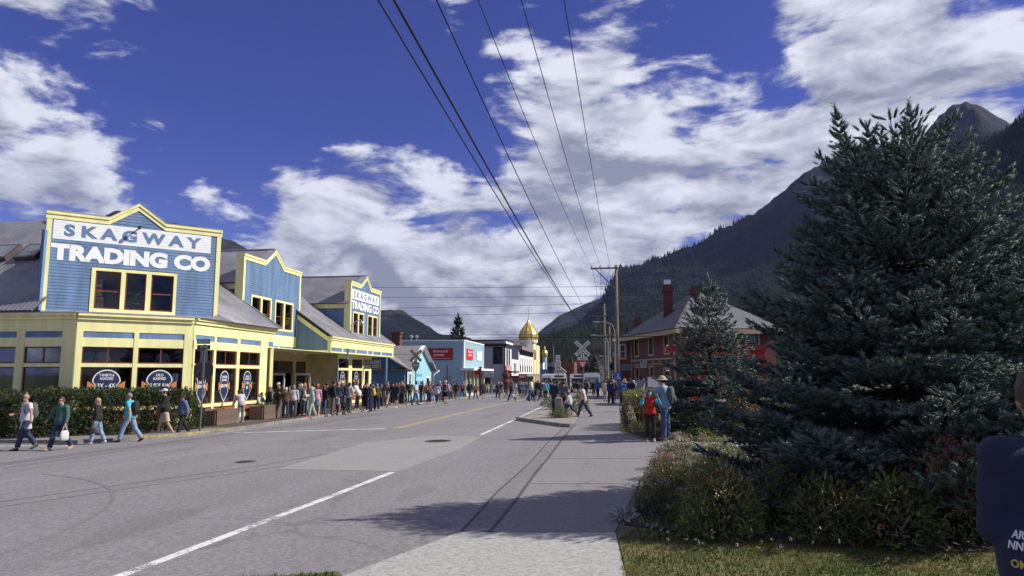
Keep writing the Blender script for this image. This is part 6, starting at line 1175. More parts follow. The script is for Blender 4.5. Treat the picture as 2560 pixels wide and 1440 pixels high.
class Rig:
    def __init__(s, pose, fat=1., chest=1.):
        (hl, kl), (hr, kr), al, ar, lean, yaw = POSES[pose]; s.fat = fat; s.chest = chest; s.legs = []; s.arms = []
        L = math.radians(lean)
        def up(p):   # lean of the trunk about the pelvis
            y, z = p[1], p[2] - .95; return np.array([p[0], y * math.cos(L) - z * math.sin(L), .95 + y * math.sin(L) + z * math.cos(L)])
        for sd, h, k in ((1, hl, kl), (-1, hr, kr)):
            h, k = math.radians(h), math.radians(k); hip = np.array([sd * .095, 0, .92]); kn = hip + .43 * np.array([sd * .03, -math.sin(h), -math.cos(h)]); an = kn + .42 * np.array([sd * .01, -math.sin(h - k), -math.cos(h - k)])
            ft = (h - k) * .7 if h - k < 0 else (h - k) * .3; toe = np.array([sd * .05, -math.cos(ft), math.sin(ft) if h - k > 0 else math.sin(ft)]); toe /= np.linalg.norm(toe); s.legs.append((hip, kn, an, toe))
        for sd, (sw, sp, el, inn) in ((1, al), (-1, ar)):
            sw, sp, el = map(math.radians, (sw, sp, el)); sh = np.array([sd * .185, .01, 1.40]); ed = np.array([sd * math.sin(sp), -math.sin(sw) * math.cos(sp), -math.cos(sw) * math.cos(sp)]); e = sh + .285 * ed
            fd = np.array([sd * math.sin(sp) * .5 - sd * inn, -math.sin(sw + el), -math.cos(sw + el)]); fd /= np.linalg.norm(fd); w = e + .245 * fd; s.arms.append(tuple(up(p) for p in (sh, e, w)) + (up(w + fd) - up(w),))
        s.neck0, s.neck1, s.head = up((0, .01, 1.42)), up((0, -.008, 1.51)), up((0, -.028, 1.615)); s.ch, s.be, s.pe = up((0, .005, 1.26)), up((0, -.01 * fat, 1.08)), np.array([0, .005, .94])
        lows = []
        for hip, kn, an, toe in s.legs: lows += [an[2] - .075, (an + toe * .15)[2] - .05]
        dz = -min(lows); sh_ = np.array([0, 0, dz]); s.dz = dz
        s.legs = [(a + sh_, b + sh_, c + sh_, d) for a, b, c, d in s.legs]; s.arms = [(a + sh_, b + sh_, c + sh_, d) for a, b, c, d in s.arms]
        for k in ('neck0', 'neck1', 'head', 'ch', 'be', 'pe'): setattr(s, k, getattr(s, k) + sh_)
        c, q = math.cos(math.radians(yaw)), math.sin(math.radians(yaw)); s.HR = np.array([[c, -q, 0], [q, c, 0], [0, 0, 1]], np.float32)
    def torso(s, P, t=0.):
        f = s.fat; d = ell(P, s.ch, (.170 * s.chest + t, .108 * (.6 + .4 * f) + t, .205 + t)); d = smin(d, ell(P, s.be, (.148 * f + t, .112 * f + t, .18 + t)), .07); d = smin(d, ell(P, s.pe, (.165 * (.7 + .3 * f) + t, .122 * (.7 + .3 * f) + t, .135 + t)), .06)
        for sh, e, w, fd in s.arms: d = smin(d, cone(P, s.ch + (s.neck0 - s.ch) * .72, sh, .07 + t, .062 + t)[0], .05)
        return d
    def arm(s, P, t=0., cut=2., flare=0.):
        D = None
        for sh, e, w, fd in s.arms:
            a, ta = cone(P, sh, e, .054 + t, .042 + t + flare); b, tb = cone(P, e, w, .041 + t + flare, .029 + t + flare * .7)
            if cut < 1: axis = (e - sh) / np.linalg.norm(e - sh); d = np.maximum(a, (P - sh) @ axis.astype(np.float32) - cut * .285)
            else: axis = (w - e) / np.linalg.norm(w - e); d = np.minimum(a, np.maximum(b, (P - e) @ axis.astype(np.float32) - (cut - 1) * .245))
            D = d if D is None else np.minimum(D, d)
        return D
    def leg(s, P, t=0., cut=2., flare=0.):
        D = None
        for hip, kn, an, toe in s.legs:
            a, _ = cone(P, hip, kn, .082 + t, .056 + t + flare * .4); b, _ = cone(P, kn, an, .054 + t + flare * .4, .036 + t + flare)
            if cut < 1: axis = (kn - hip) / .43; d = np.maximum(a, (P - hip) @ axis.astype(np.float32) - cut * .43)
            else: axis = (an - kn) / .42; d = np.minimum(a, np.maximum(b, (P - kn) @ axis.astype(np.float32) - (cut - 1) * .42))
            D = d if D is None else np.minimum(D, d)
        return D
    def hl(s, P): return (P - s.head.astype(np.float32)) @ s.HR     # head-local coordinates (face towards -y)
    def body(s, P, fine):
        d = s.torso(P, -.006); d = smin(d, s.arm(P), .03); d = smin(d, s.leg(P), .03); d = smin(d, cone(P, s.neck0, s.neck1, .056, .050)[0], .03); q = s.hl(P)
        d = smin(d, ell(q, (0, .008, .02), (.074, .092, .100)), .03); d = smin(d, ell(q, (0, -.022, -.055), (.052, .062, .058)), .03)
        if fine:
            d = smin(d, ell(q, (0, -.093, -.02), (.013, .019, .026)), .012); d = smin(d, ell(q, (0, -.082, .026), (.046, .012, .010)), .012); d = smin(d, ell(q, (0, -.080, -.066), (.022, .010, .010)), .01); d = smin(d, ell(q, (0, -.07, -.098), (.022, .018, .016)), .012)
            for x in (-.030, .030): d = -smin(-d, ell(q, (x, -.094, .006), (.014, .014, .010)), .01)
        for x in (-.076, .076): d = np.minimum(d, ell(q, (x, .012, -.008), (.010, .022, .030)))
        for sh, e, w, fd in s.arms: d = smin(d, cone(P, w, w + fd * .085, .026, .030)[0], .02)
        for hip, kn, an, toe in s.legs: d = smin(d, cone(P, an, an + toe * .12 - [0, 0, .03], .035, .028)[0], .03)
        return d
RIGS = {}
def rig(pose, fat, chest):
    k = (pose, fat, chest)
    if k not in RIGS: RIGS[k] = Rig(*k)
    return RIGS[k]
PMESH = {}
def fingers(mb, w, fd, s):
    """five unequal bent fingers and a thumb leaving the side of the palm"""
    fd = fd / np.linalg.norm(fd); side = np.cross(fd, [0, 1, 0.2]); side /= max(np.linalg.norm(side), 1e-6); nrm = np.cross(side, fd); b = w + fd * .075
    for k, (o, ln) in enumerate(((-.024, .062), (-.008, .072), (.008, .068), (.023, .052))):
        p0 = b + side * o; p1 = p0 + fd * ln * .45; p2 = p1 + fd * ln * .35 + nrm * ln * .25; p3 = p2 + fd * ln * .12 + nrm * ln * .25; mb.tube([tuple(p) for p in (p0, p1, p2, p3)], [.0095, .009, .008, .006], 6)
    p0 = w + fd * .03 + side * -.022; p1 = p0 + fd * .028 - side * .022; p2 = p1 + fd * .03 - side * .004; mb.tube([tuple(p) for p in (p0, p1, p2)], [.011, .010, .007], 6)
def pmesh(kind, pose, fat, chest, h, opt=()):
    key = (kind, pose, fat, chest, h, opt)
    if key in PMESH: return PMESH[key]
    r = rig(pose, fat, chest); allp = np.array([p for L in r.legs for p in L[:3]] + [p for A in r.arms for p in A[:3]] + [r.head, r.pe]); lo, hi = allp.min(0) - .26, allp.max(0) + .30; hd = r.head
    def box(a, b): return np.maximum(lo, a), np.minimum(hi, b)
    fine = h < .0205; extra = None
    wob = lambda P, a, f=9.: a * (np.sin(P[:, 2] * f * 2.1 + P[:, 0] * f) * np.sin(P[:, 1] * f * 1.3 + P[:, 2] * f * .9 + 1.)) 
    if kind == 'body': f = lambda P: r.body(P, fine); B = (lo, hi)
    elif kind in ('shirt', 'jacket', 'vest', 'sweater'):
        t = {'shirt': .012, 'jacket': .030, 'vest': .034, 'sweater': .022}[kind]; cut = {'s': .62, 'l': 1.93, 'n': .05}[opt[0]]; hem = opt[1] + r.dz; fl = .008 if opt[0] == 's' else .004
        def f(P):
            d = smin(r.torso(P, t), r.arm(P, t, cut, fl), .025); d = smin(d, ell(P, r.pe + [0, 0, .06], (.17 * (.6 + .4 * fat) + t + .01, .128 * (.6 + .4 * fat) + t + .01, .22)), .05); d = d + wob(P, .004 if kind != 'jacket' else .006)
            d = np.maximum(d, hem - P[:, 2] + .006 * np.sin(P[:, 0] * 30)); nk = ell(P, r.neck1 + [0, -.005, .03], (.066, .072, .085)); return np.maximum(d, -nk)
        B = (lo, np.minimum(hi, [9, 9, max(hd[2] - .05, max(a[2][2] for a in r.arms) + .15, max(a[1][2] for a in r.arms) + .15)]))
    elif kind in ('trousers', 'shorts', 'leggings'):
        t = {'trousers': .020, 'shorts': .030, 'leggings': .008}[kind]; cut = {'trousers': 1.93, 'shorts': .92, 'leggings': 1.9}[kind]; wz = 1.01 + r.dz
        def f(P):
            d = smin(r.leg(P, t, cut, .018 if kind == 'trousers' else .006), ell(P, r.pe, (.166 * (.7 + .3 * fat) + t * .7, .124 * (.7 + .3 * fat) + t * .7, .14)), .04) + wob(P, .004); return np.maximum(d, P[:, 2] - wz)
        B = box((-9, -9, -9), (9, 9, wz + .05))
    elif kind == 'skirt':
        wz = 1.0 + r.dz
        def f(P):
            z = P[:, 2]; rad = .13 + (wz - z) * .17 + .008 * np.sin(np.arctan2(P[:, 1], P[:, 0]) * 11); d = (np.sqrt(P[:, 0] ** 2 + (P[:, 1] * 1.15) ** 2) - rad) * .9; return np.maximum(np.maximum(d, z - wz), opt[0] + r.dz - z)
        B = (np.array([-.4, -.4, 0]), np.array([.4, .4, wz + .05]))
    elif kind == 'shoe':
        hip, kn, an, toe = r.legs[opt[0]]; tp = toe.astype(np.float32); u = np.cross(tp, [1, 0, 0]); u = u / np.linalg.norm(u); u = -u if u[2] < 0 else u; sd = np.cross(tp, u)
        def f(P):
            q = P - (an + tp * .055 - u * .040).astype(np.float32); x, y, z = q @ tp, q @ sd.astype(np.float32), q @ u.astype(np.float32); Q = np.stack([x, y, z], 1)
            d = smin(ell(Q, (.02, 0, -.012), (.130, .048, .040)), ell(Q, (-.055, 0, .020), (.058, .042, .055)), .03); return np.maximum(d, -.034 - z)
        B = (an - .24, an + .24)
    elif kind == 'hair':
        st = opt[0]; B = (hd - [.2, .25, .50 if st in ('long', 'pony') else .2], hd + [.2, .25, .22])
        def f(P):
            q = r.hl(P); d = ell(q, (0, .014, .028), (.084, .104, .108)) + .007 * np.sin(q[:, 0] * 130 + 3 * np.sin(q[:, 2] * 40)) * np.sin(q[:, 1] * 75 + q[:, 2] * 60); face = np.maximum(q[:, 1] + .030, q[:, 2] - .062 + q[:, 1] * .0)
            low = {'short': -.062, 'bob': -.11, 'long': -.10, 'pony': -.05, 'bald': -.02, 'hood': -.13}[st]; d = np.maximum(d, low - q[:, 2]); d = np.maximum(d, -np.maximum(q[:, 2] - .070, q[:, 1] + .045)) if st != 'bald' else np.maximum(d, q[:, 2] - .035)
            if st == 'long': d = smin(d, ell(q, (0, .075, -.13), (.085, .045, .17)), .04)
            if st == 'bob': d = smin(d, np.maximum(ell(q, (0, .045, -.05), (.096, .075, .085)), -.035 - q[:, 1] - 0), .03)
            if st == 'pony': d = smin(d, ell(q, (0, .125, -.05), (.028, .035, .12)), .03)
            if st == 'hood': d = np.maximum(ell(q, (0, .02, .0), (.112, .130, .150)), -ell(q, (0, -.13, -.01), (.075, .12, .10)))
            return d
    elif kind == 'cap':
        st = opt[0]; B = (hd - [.24, .28, .12], hd + [.24, .28, .2])
        def f(P):
            q = r.hl(P); d = np.maximum(ell(q, (0, .014, .040), (.092, .112, .108)), .048 - q[:, 2])
            if st == 'cap': br = np.maximum(ell(q, (0, -.095, .052), (.078, .095, .5)), np.abs(q[:, 2] - .052 - (q[:, 1] + .1) * .15) - .009)
            else: br = np.maximum(np.linalg.norm(q[:, :2] - [0, .01], axis=1) - .165, np.abs(q[:, 2] - .045 + np.abs(q[:, 0]) * .12) - .010)
            return smin(d, br, .01)
    P, F = nets(f, B[0], B[1], h); me = npmesh(kind, P, F, M('cloth_base', (.5, .5, .5)), True)
    if kind == 'body' and fine:
        mb = MB()
        for sh, e, w, fd in r.arms: fingers(mb, w, fd, 1)
        mb2 = MB(); hm = r.head
        for x in (-.030, .030): mb2.lathe([(.0005, -.008), (.0075, -.004), (.0085, 0), (.0075, .004), (.0005, .008)], 8, tuple(hm + r.HR @ np.array([x, -.083, .006])))
        n0 = len(me.vertices); bm = bmesh.new(); bm.from_mesh(me)
        for q, mi in ((mb, 0), (mb2, 1)):
            vs = [bm.verts.new(v) for v in q.v]
            for fc in q.f:
                nf_ = bm.faces.new([vs[i] for i in fc]); nf_.material_index = mi; nf_.smooth = True
        bm.to_mesh(me); bm.free(); me.materials.append(M('eye_dark', (.02, .015, .012), .3))
    PMESH[key] = me; return me
SKIN = {'fair': M('skin_fair', (.46, .27, .20), .55, .08, 8), 'tan': M('skin_tan', (.36, .20, .135), .55, .08, 8), 'brown': M('skin_brown', (.17, .085, .055), .55, .08, 8)}
COLR = {'white': (.66, .66, .66), 'black': (.016, .015, .016), 'charcoal': (.045, .045, .05), 'grey': (.22, .22, .23), 'light grey': (.42, .42, .44), 'navy': (.018, .024, .055), 'blue': (.04, .10, .26), 'denim': (.06, .095, .19), 'dark denim': (.028, .042, .085), 'light denim': (.20, .28, .38), 'teal': (.045, .115, .105), 'cyan': (.05, .42, .52), 'red': (.46, .022, .022), 'orange': (.50, .12, .03), 'khaki': (.42, .36, .27), 'brown': (.085, .045, .030), 'tan': (.34, .24, .15), 'olive': (.065, .06, .035), 'pink': (.58, .28, .42), 'hot pink': (.75, .12, .22), 'mint': (.30, .42, .34), 'cream': (.62, .60, .50), 'lilac': (.40, .34, .50), 'purple': (.12, .06, .16), 'maroon': (.10, .015, .025), 'yellow': (.60, .42, .06), 'slate blue': (.11, .15, .24), 'pale blue': (.28, .38, .52), 'beige': (.50, .42, .34), 'blond': (.36, .24, .11), 'auburn': (.16, .045, .018), 'dark hair': (.014, .010, .008), 'brown hair': (.06, .032, .018), 'white hair': (.50, .48, .45), 'grey hair': (.20, .19, .18), 'green': (.05, .14, .08)}
def cm(c, k='cloth'): return M('%s_%s' % (k, c.replace(' ', '_')), COLR[c], .85 if k == 'cloth' else .6, .16, 10, .25, 90)
HEMS = {'shirt': .86, 'jacket': .84, 'vest': .90, 'sweater': .85}
def put(name, me, mat, parent, loc=None):
    o = link(name, me, parent); o.material_slots[0].link = 'OBJECT'; o.material_slots[0].material = mat; return o
def person(x, y, h, face, pose, label, top=('shirt', 's', 'white'), bot=('trousers', 'denim'), hair=('short', 'brown hair'), shoes='black', skin='fair', cap=None, bag=None, fat=1., res=.028, lift=.0, glasses=False, group=None, chest=1., hem=None, z=None, under=None, tied=None):
    o = link('person', pmesh('body', pose, fat, chest, res)); o.material_slots[0].link = 'OBJECT'; o.material_slots[0].material = SKIN[skin]
    s = h / 1.75; o.location = (x, y, (gz(x, y) + lift) if z is None else z); o.rotation_euler = (0, 0, math.pi - R(face)); o.scale = (s, s, s); tag(o, label, 'person', group)
    put(top[0], pmesh(top[0], pose, fat, chest, res, (top[1], hem or HEMS[top[0]])), cm(top[2]), o)
    if tied: put('tied_shirt', pmesh('skirt', pose, fat, chest, res, (tied[1],)), cm(tied[0]), o)
    if under: put(under[0], pmesh(under[0], pose, fat, chest, res, (under[1], .95)), cm(under[2]), o)
    put(bot[0], pmesh(bot[0], pose, fat, chest, res, (bot[2],) if bot[0] == 'skirt' else ()), cm(bot[1]), o)
    for k in (0, 1): put('shoe', pmesh('shoe', pose, fat, chest, min(res, .02), (k,)), cm(shoes), o)
    if hair: put('hood' if hair[0] == 'hood' else 'hair', pmesh('hair', pose, fat, chest, min(res, .016), (hair[0],)), cm(hair[1], 'cloth' if hair[0] == 'hood' else 'hair'), o)
    if cap: put('hat' if cap[0] == 'hat' else 'cap', pmesh('cap', pose, fat, chest, min(res, .014), (cap[0],)), cm(cap[1]), o)
    r = rig(pose, fat, chest)
    if glasses:
        mb = MB()
        for xx in (-.032, .032): mb.lathe([(.022, -.004), (.022, .004)], 10, (0, 0, 0), lambda a, b, c, xx=xx: tuple(r.head + r.HR @ np.array([a + xx, -.098 + c, b * .8 + .008])))
        mb.tube([tuple(r.head + r.HR @ np.array(p)) for p in ((-.078, .0, .012), (-.055, -.095, .012), (.055, -.095, .012), (.078, 0, .012))], .004, 5); mb.build('sunglasses', M('lens_black', (.01, .01, .012), .15, spec=.8), o)
    if bag and bag[0] == 'backpack':
        b = thing('backpack', bag[2], 'backpack', o.location, o.rotation_euler.z, 'backpacks worn by walkers'); b.scale = o.scale; yb = r.ch[1] + .10 * (.6 + .4 * fat) + .02; zc_ = r.ch[2] - .04; yo = .06
        mb = MB(); pr = [(.10, -.24), (.145, -.20), (.155, 0), (.14, .16), (.09, .23), (.03, .25)]; n = 14
        vs = [(rr * math.copysign(abs(math.cos(a)) ** .6, math.cos(a)), yb + yo + rr * .62 * math.copysign(abs(math.sin(a)) ** .6, math.sin(a)), zc_ + zz_) for rr, zz_ in pr for a in [2 * math.pi * k / n for k in range(n)]]
        mb.add(vs, [(i * n + k, i * n + (k + 1) % n, (i + 1) * n + (k + 1) % n, (i + 1) * n + k) for i in range(len(pr) - 1) for k in range(n)] + [tuple(range(n - 1, -1, -1)), tuple((len(pr) - 1) * n + k for k in range(n))]); mb.build('bag_body', cm(bag[1]), b, smooth=True)
        mb = MB(); mb.lathe([(.075, -.1), (.085, 0), (.06, .08)], 10, (0, yb + yo + .07, zc_ - .08)); mb.build('front_pocket', cm(bag[1]), b, smooth=True)
        for sg in (-1, 1): mb = MB(); fr = -(.112 * (.6 + .4 * fat) + .035); mb.tube([(sg * .09, yb, zc_ + .17), (sg * .115, .01, r.neck0[2] - .0), (sg * .12, r.ch[1] + fr, r.ch[2] + .06), (sg * .14, r.ch[1] + fr * .7, r.ch[2] - .1), (sg * .15, yb - .02, zc_ - .17)], .018, 6); mb.build('strap', cm(bag[1]), b, smooth=True)
    elif bag and bag[0] in ('handbag', 'tote'):
        k = bag[3] if len(bag) > 3 else 0; w = r.arms[k][2] + r.arms[k][3] * .08; b = thing('handbag' if bag[0] == 'handbag' else 'carrier_bag', bag[2], 'bag', o.location, o.rotation_euler.z); b.scale = o.scale; mb = MB(); q = w - np.array([0, 0, .30 if bag[0] == 'tote' else .26])
        sx, sz = ((.05, .16), (.06, .13))[bag[0] == 'handbag']; mb.lathe([(.14, -sz), (.17, -sz * .6), (.16, sz * .5), (.11, sz)], 12, (0, 0, 0), lambda a, b2, c: (q[0] + b2 * .45, q[1] + a, q[2] + c)); mb.build('bag_body', cm(bag[1]), b, smooth=True)
        mb = MB(); mb.tube([tuple(q + [0, -.09, sz]), tuple(q + [0, -.05, sz + .12]), tuple(w), tuple(q + [0, .05, sz + .12]), tuple(q + [0, .09, sz])], .010, 5); mb.build('handle', cm(bag[1]), b)
    return o
PEOPLE = [
(-17.63, 19.6, 1.73, 205, 'hold_left', 'balding man in white tee and dark jeans, leftmost of the walkers', {'top': ('shirt', 's', 'white'), 'bot': ('trousers', 'dark denim'), 'tied': ('light grey', 0.66), 'hair': ('bald', 'grey hair'), 'fat': 1.15, 'glasses': 1, 'res': 0.02, 'skin': 'tan', 'bag': ('backpack', 'charcoal', 'dark backpack on the man in white tee, leftmost of all walkers')}),
(-16.39, 19.53, 1.62, 185, 'hold_right', 'woman in teal sweatshirt and sunglasses carrying a white bag', {'top': ('sweater', 'l', 'teal'), 'bot': ('trousers', 'dark denim'), 'hair': ('short', 'brown hair'), 'shoes': 'tan', 'glasses': 1, 'res': 0.02, 'chest': 0.92, 'bag': ('tote', 'white', 'white carrier bag in the hand of the woman in teal', 0)}),
(-16.67, 21.42, 1.5, 255, 'stroll', 'woman in black top with a dark handbag walking by the hedge', {'top': ('sweater', 'l', 'black'), 'bot': ('trousers', 'light denim'), 'hair': ('long', 'blond'), 'shoes': 'white', 'res': 0.02, 'chest': 0.9, 'bag': ('handbag', 'charcoal', 'dark handbag on the arm of the woman in black by the hedge', 0)}),
(-15.98, 22.06, 1.67, 260, 'stride', 'man in bright cyan shirt and jeans striding by the hedge', {'top': ('shirt', 's', 'cyan'), 'bot': ('trousers', 'light denim'), 'hair': ('short', 'grey hair'), 'shoes': 'navy', 'fat': 1.2, 'res': 0.02, 'bag': ('backpack', 'black', 'black backpack on the man in the cyan shirt')}),
(-16.32, 24.45, 1.75, 235, 'walk2', 'man in white cap, black jacket and khaki shorts by the hedge', {'top': ('jacket', 'l', 'black'), 'bot': ('shorts', 'khaki'), 'cap': ('cap', 'white'), 'shoes': 'blue', 'fat': 1.1, 'res': 0.02}),
(-15.92, 24.94, 1.53, 215, 'walk', 'walker in dark blue jacket and dark cap nearest the street sign', {'top': ('jacket', 'l', 'slate blue'), 'bot': ('trousers', 'black'), 'cap': ('cap', 'navy'), 'shoes': 'white', 'res': 0.02, 'skin': 'tan'}),
(1.46, 20.84, 1.82, -75, 'point', 'man in sun hat, blue hooded jacket and jeans at the flower bed', {'top': ('jacket', 'l', 'pale blue'), 'bot': ('trousers', 'denim'), 'cap': ('hat', 'khaki'), 'hair': ('short', 'dark hair'), 'shoes': 'navy', 'res': 0.02, 'glasses': 1, 'bag': ('backpack', 'charcoal', 'dark backpack on the man in the sun hat'), 'lift': 0.02}),
(1.03, 20.63, 1.43, 178, 'photo', 'child in red quilted vest and black leggings raising hands to face', {'top': ('vest', 'n', 'red'), 'bot': ('leggings', 'black'), 'hair': ('bob', 'dark hair'), 'shoes': 'light grey', 'res': 0.02, 'chest': 0.85, 'hem': 0.93, 'under': ('shirt', 'l', 'cyan'), 'lift': 0.02}),
(-1.33, 33.12, 1.54, -80, 'stride', 'man in pale tee and jeans walking left past the crossing sign', {'top': ('shirt', 's', 'beige'), 'bot': ('trousers', 'dark denim'), 'hair': ('short', 'brown hair'), 'res': 0.02}),
(-2.05, 34.23, 1.18, -70, 'child_walk', 'boy in pale jacket walking beside the timber stub post', {'top': ('jacket', 'l', 'light grey'), 'bot': ('trousers', 'dark denim'), 'hair': ('short', 'auburn'), 'res': 0.024, 'chest': 0.9}),
(-2.42, 35.7, 1.67, 10, 'stand', 'man in black tee standing behind the timber stub post', {'top': ('shirt', 's', 'charcoal'), 'bot': ('trousers', 'black'), 'hair': ('short', 'dark hair'), 'res': 0.024, 'skin': 'tan'}),
(-3.25, 40.18, 1.65, 15, 'stand_wide', 'man in navy jacket and jeans seen from behind on the verge', {'top': ('jacket', 'l', 'navy'), 'bot': ('trousers', 'dark denim'), 'hair': ('short', 'dark hair'), 'res': 0.024}),
(-6.38, 56.3, 1.85, 100, 'walk', 'man in white jacket and jeans crossing the middle of the street', {'top': ('jacket', 'l', 'white'), 'bot': ('trousers', 'denim'), 'hair': ('short', 'dark hair'), 'shoes': 'white', 'res': 0.024, 'skin': 'tan'}),
(-8.08, 57.28, 1.66, -85, 'stride', 'woman in black top and jeans striding left across the street', {'top': ('sweater', 'l', 'black'), 'bot': ('trousers', 'dark denim'), 'hair': ('bob', 'dark hair'), 'shoes': 'white', 'res': 0.024, 'bag': ('tote', 'white', 'white bag on the woman striding left across the street', 0)}),
(-14.21, 50.75, 1.74, 95, 'stroll', 'man in grey sweater and jeans at the kerb before the teal house', {'top': ('sweater', 'l', 'light grey'), 'bot': ('trousers', 'denim'), 'hair': ('short', 'dark hair'), 'fat': 1.15, 'skin': 'tan', 'res': 0.024}),
(-16.31, 29.9, 1.51, -60, 'bend', 'woman in striped grey sweater leaning to the shop window', {'top': ('sweater', 'l', 'light grey'), 'bot': ('trousers', 'grey'), 'hair': ('bob', 'dark hair'), 'shoes': 'white', 'chest': 0.92, 'lift': 0.12}),
(-17.26, 33.31, 1.62, 100, 'sit', 'person in white shirt sitting on the planter edge', {'top': ('shirt', 'l', 'white'), 'bot': ('trousers', 'black'), 'hair': ('short', 'brown hair'), 'lift': 0.12}),
(-16.79, 33.38, 1.55, 35, 'stand', 'woman with red-brown hair in black sweater and pale jeans', {'top': ('sweater', 'l', 'black'), 'bot': ('trousers', 'light denim'), 'hair': ('bob', 'auburn'), 'shoes': 'white', 'chest': 0.92, 'lift': 0.12}),
(-16.69, 34.19, 1.73, 170, 'phone', 'big man in black tee and grey cap looking down before the porch', {'top': ('shirt', 's', 'black'), 'bot': ('trousers', 'charcoal'), 'cap': ('cap', 'light grey'), 'fat': 1.3, 'lift': 0.12, 'skin': 'tan'}),
(-15.95, 33.47, 1.5, -20, 'phone', 'white-haired person in brown jacket and jeans seen from behind', {'top': ('jacket', 'l', 'brown'), 'bot': ('trousers', 'dark denim'), 'hair': ('short', 'white hair'), 'lift': 0.12}),
(-15.97, 34.39, 1.59, -10, 'stand', 'woman in white top and dark trousers beside the brown jacket', {'top': ('shirt', 'l', 'white'), 'bot': ('trousers', 'charcoal'), 'hair': ('bob', 'grey hair'), 'chest': 0.92, 'lift': 0.12}),
(-16.01, 35.1, 1.73, 175, 'stand_wide', 'man in black cap and dark jacket over a white collar', {'top': ('jacket', 'l', 'charcoal'), 'bot': ('trousers', 'black'), 'cap': ('cap', 'black'), 'lift': 0.12}),
(-16.63, 36.74, 1.64, 185, 'stand', 'white-haired man half hidden beside the black cap', {'top': ('jacket', 'l', 'grey'), 'bot': ('trousers', 'charcoal'), 'hair': ('short', 'white hair'), 'lift': 0.12}),
(-15.91, 35.44, 1.5, 60, 'phone', 'woman with long auburn hair in white-grey sweatshirt', {'top': ('sweater', 'l', 'white'), 'bot': ('trousers', 'dark denim'), 'hair': ('long', 'auburn'), 'chest': 0.92, 'lift': 0.12}),
(-14.9, 34.17, 1.5, -120, 'stroll', 'teen in mint hoodie and mint trousers with pink shoes', {'top': ('sweater', 'l', 'mint'), 'bot': ('trousers', 'mint'), 'hair': ('hood', 'mint'), 'shoes': 'hot pink', 'lift': 0.12}),
(-15.11, 35.27, 1.57, -15, 'stand', 'woman in pink top with a dark jacket tied round her waist', {'top': ('shirt', 's', 'pink'), 'bot': ('skirt', 'slate blue', 0.55), 'hair': ('bob', 'auburn'), 'shoes': 'white', 'chest': 0.95, 'lift': 0.12}),
(-15.96, 38.22, 1.52, 20, 'stand', 'woman with auburn hair in plain black at the porch corner', {'top': ('jacket', 'l', 'black'), 'bot': ('trousers', 'denim'), 'hair': ('long', 'auburn'), 'chest': 0.92, 'lift': 0.12}),
(-14.64, 36.29, 1.78, 60, 'stand_wide', 'tall man in navy cap and black jacket with a big pack', {'top': ('jacket', 'l', 'black'), 'bot': ('trousers', 'charcoal'), 'cap': ('cap', 'navy'), 'lift': 0.12, 'bag': ('backpack', 'black', 'big black pack on the tall man in the navy cap')}),
(-14.71, 37.09, 0.99, -140, 'stand', 'small child in pale grey shirt and black trousers', {'top': ('shirt', 'l', 'light grey'), 'bot': ('trousers', 'black'), 'hair': ('short', 'dark hair'), 'chest': 0.95, 'lift': 0.12}),
(-16.16, 41.47, 1.7, 175, 'shade', 'man in white cap and black jacket shading his eyes', {'top': ('jacket', 'l', 'black'), 'bot': ('trousers', 'charcoal'), 'cap': ('cap', 'white'), 'lift': 0.12}),
(-14.35, 37.82, 1.65, 15, 'stand_wide', 'man in white and yellow tee seen from behind with a dark pack', {'top': ('shirt', 's', 'white'), 'bot': ('trousers', 'charcoal'), 'hair': ('short', 'dark hair'), 'lift': 0.12, 'bag': ('backpack', 'charcoal', 'dark pack on the man in the white and yellow tee')}),
(-14.85, 40.63, 1.73, -95, 'bend', 'woman in cream fleece and black trousers leaning left', {'top': ('jacket', 'l', 'cream'), 'bot': ('leggings', 'black'), 'hair': ('short', 'brown hair'), 'shoes': 'white', 'chest': 0.95, 'lift': 0.12}),
(-15.89, 44.57, 1.5, 150, 'stand', 'woman in purple top by the shop windows', {'top': ('shirt', 'l', 'purple'), 'bot': ('trousers', 'black'), 'hair': ('bob', 'dark hair'), 'chest': 0.92, 'lift': 0.12}),
(-13.49, 38.89, 1.56, -100, 'stand', 'person in navy with a yellow backpack near the blue porch post', {'top': ('jacket', 'l', 'navy'), 'bot': ('trousers', 'navy'), 'hair': ('short', 'brown hair'), 'bag': ('backpack', 'yellow', 'yellow backpack on the person in navy'), 'lift': 0.12}),
(-15.27, 44.38, 1.65, 30, 'stand', 'man in blue top behind the yellow backpack', {'top': ('shirt', 'l', 'blue'), 'bot': ('trousers', 'denim'), 'hair': ('short', 'dark hair'), 'lift': 0.12}),
(-16.3, 48.38, 1.62, 140, 'sit', 'seated person in tan jacket by the blue porch post', {'top': ('jacket', 'l', 'tan'), 'bot': ('trousers', 'olive'), 'hair': ('short', 'grey hair'), 'lift': 0.12}),
(-16.75, 51.87, 1.69, 120, 'phone', 'man in black sweater and brown trousers right of the porch post', {'top': ('sweater', 'l', 'black'), 'bot': ('trousers', 'brown'), 'hair': ('short', 'dark hair'), 'lift': 0.12}),
(-15.37, 49.0, 1.51, 170, 'stroll', 'woman all in black walking towards the camera by the blue wall', {'top': ('jacket', 'l', 'black'), 'bot': ('trousers', 'black'), 'hair': ('pony', 'dark hair'), 'shoes': 'white', 'chest': 0.92, 'lift': 0.12}),
(-15.75, 51.67, 1.58, 150, 'stand', 'person in red jacket before the blue wall', {'top': ('jacket', 'l', 'red'), 'bot': ('trousers', 'black'), 'hair': ('short', 'dark hair'), 'lift': 0.12}),
(-14.62, 48.74, 1.54, 15, 'stand', 'woman in long olive coat seen from behind', {'top': ('jacket', 'l', 'olive'), 'bot': ('trousers', 'black'), 'hair': ('bob', 'blond'), 'chest': 0.95, 'hem': 0.7, 'lift': 0.12}),
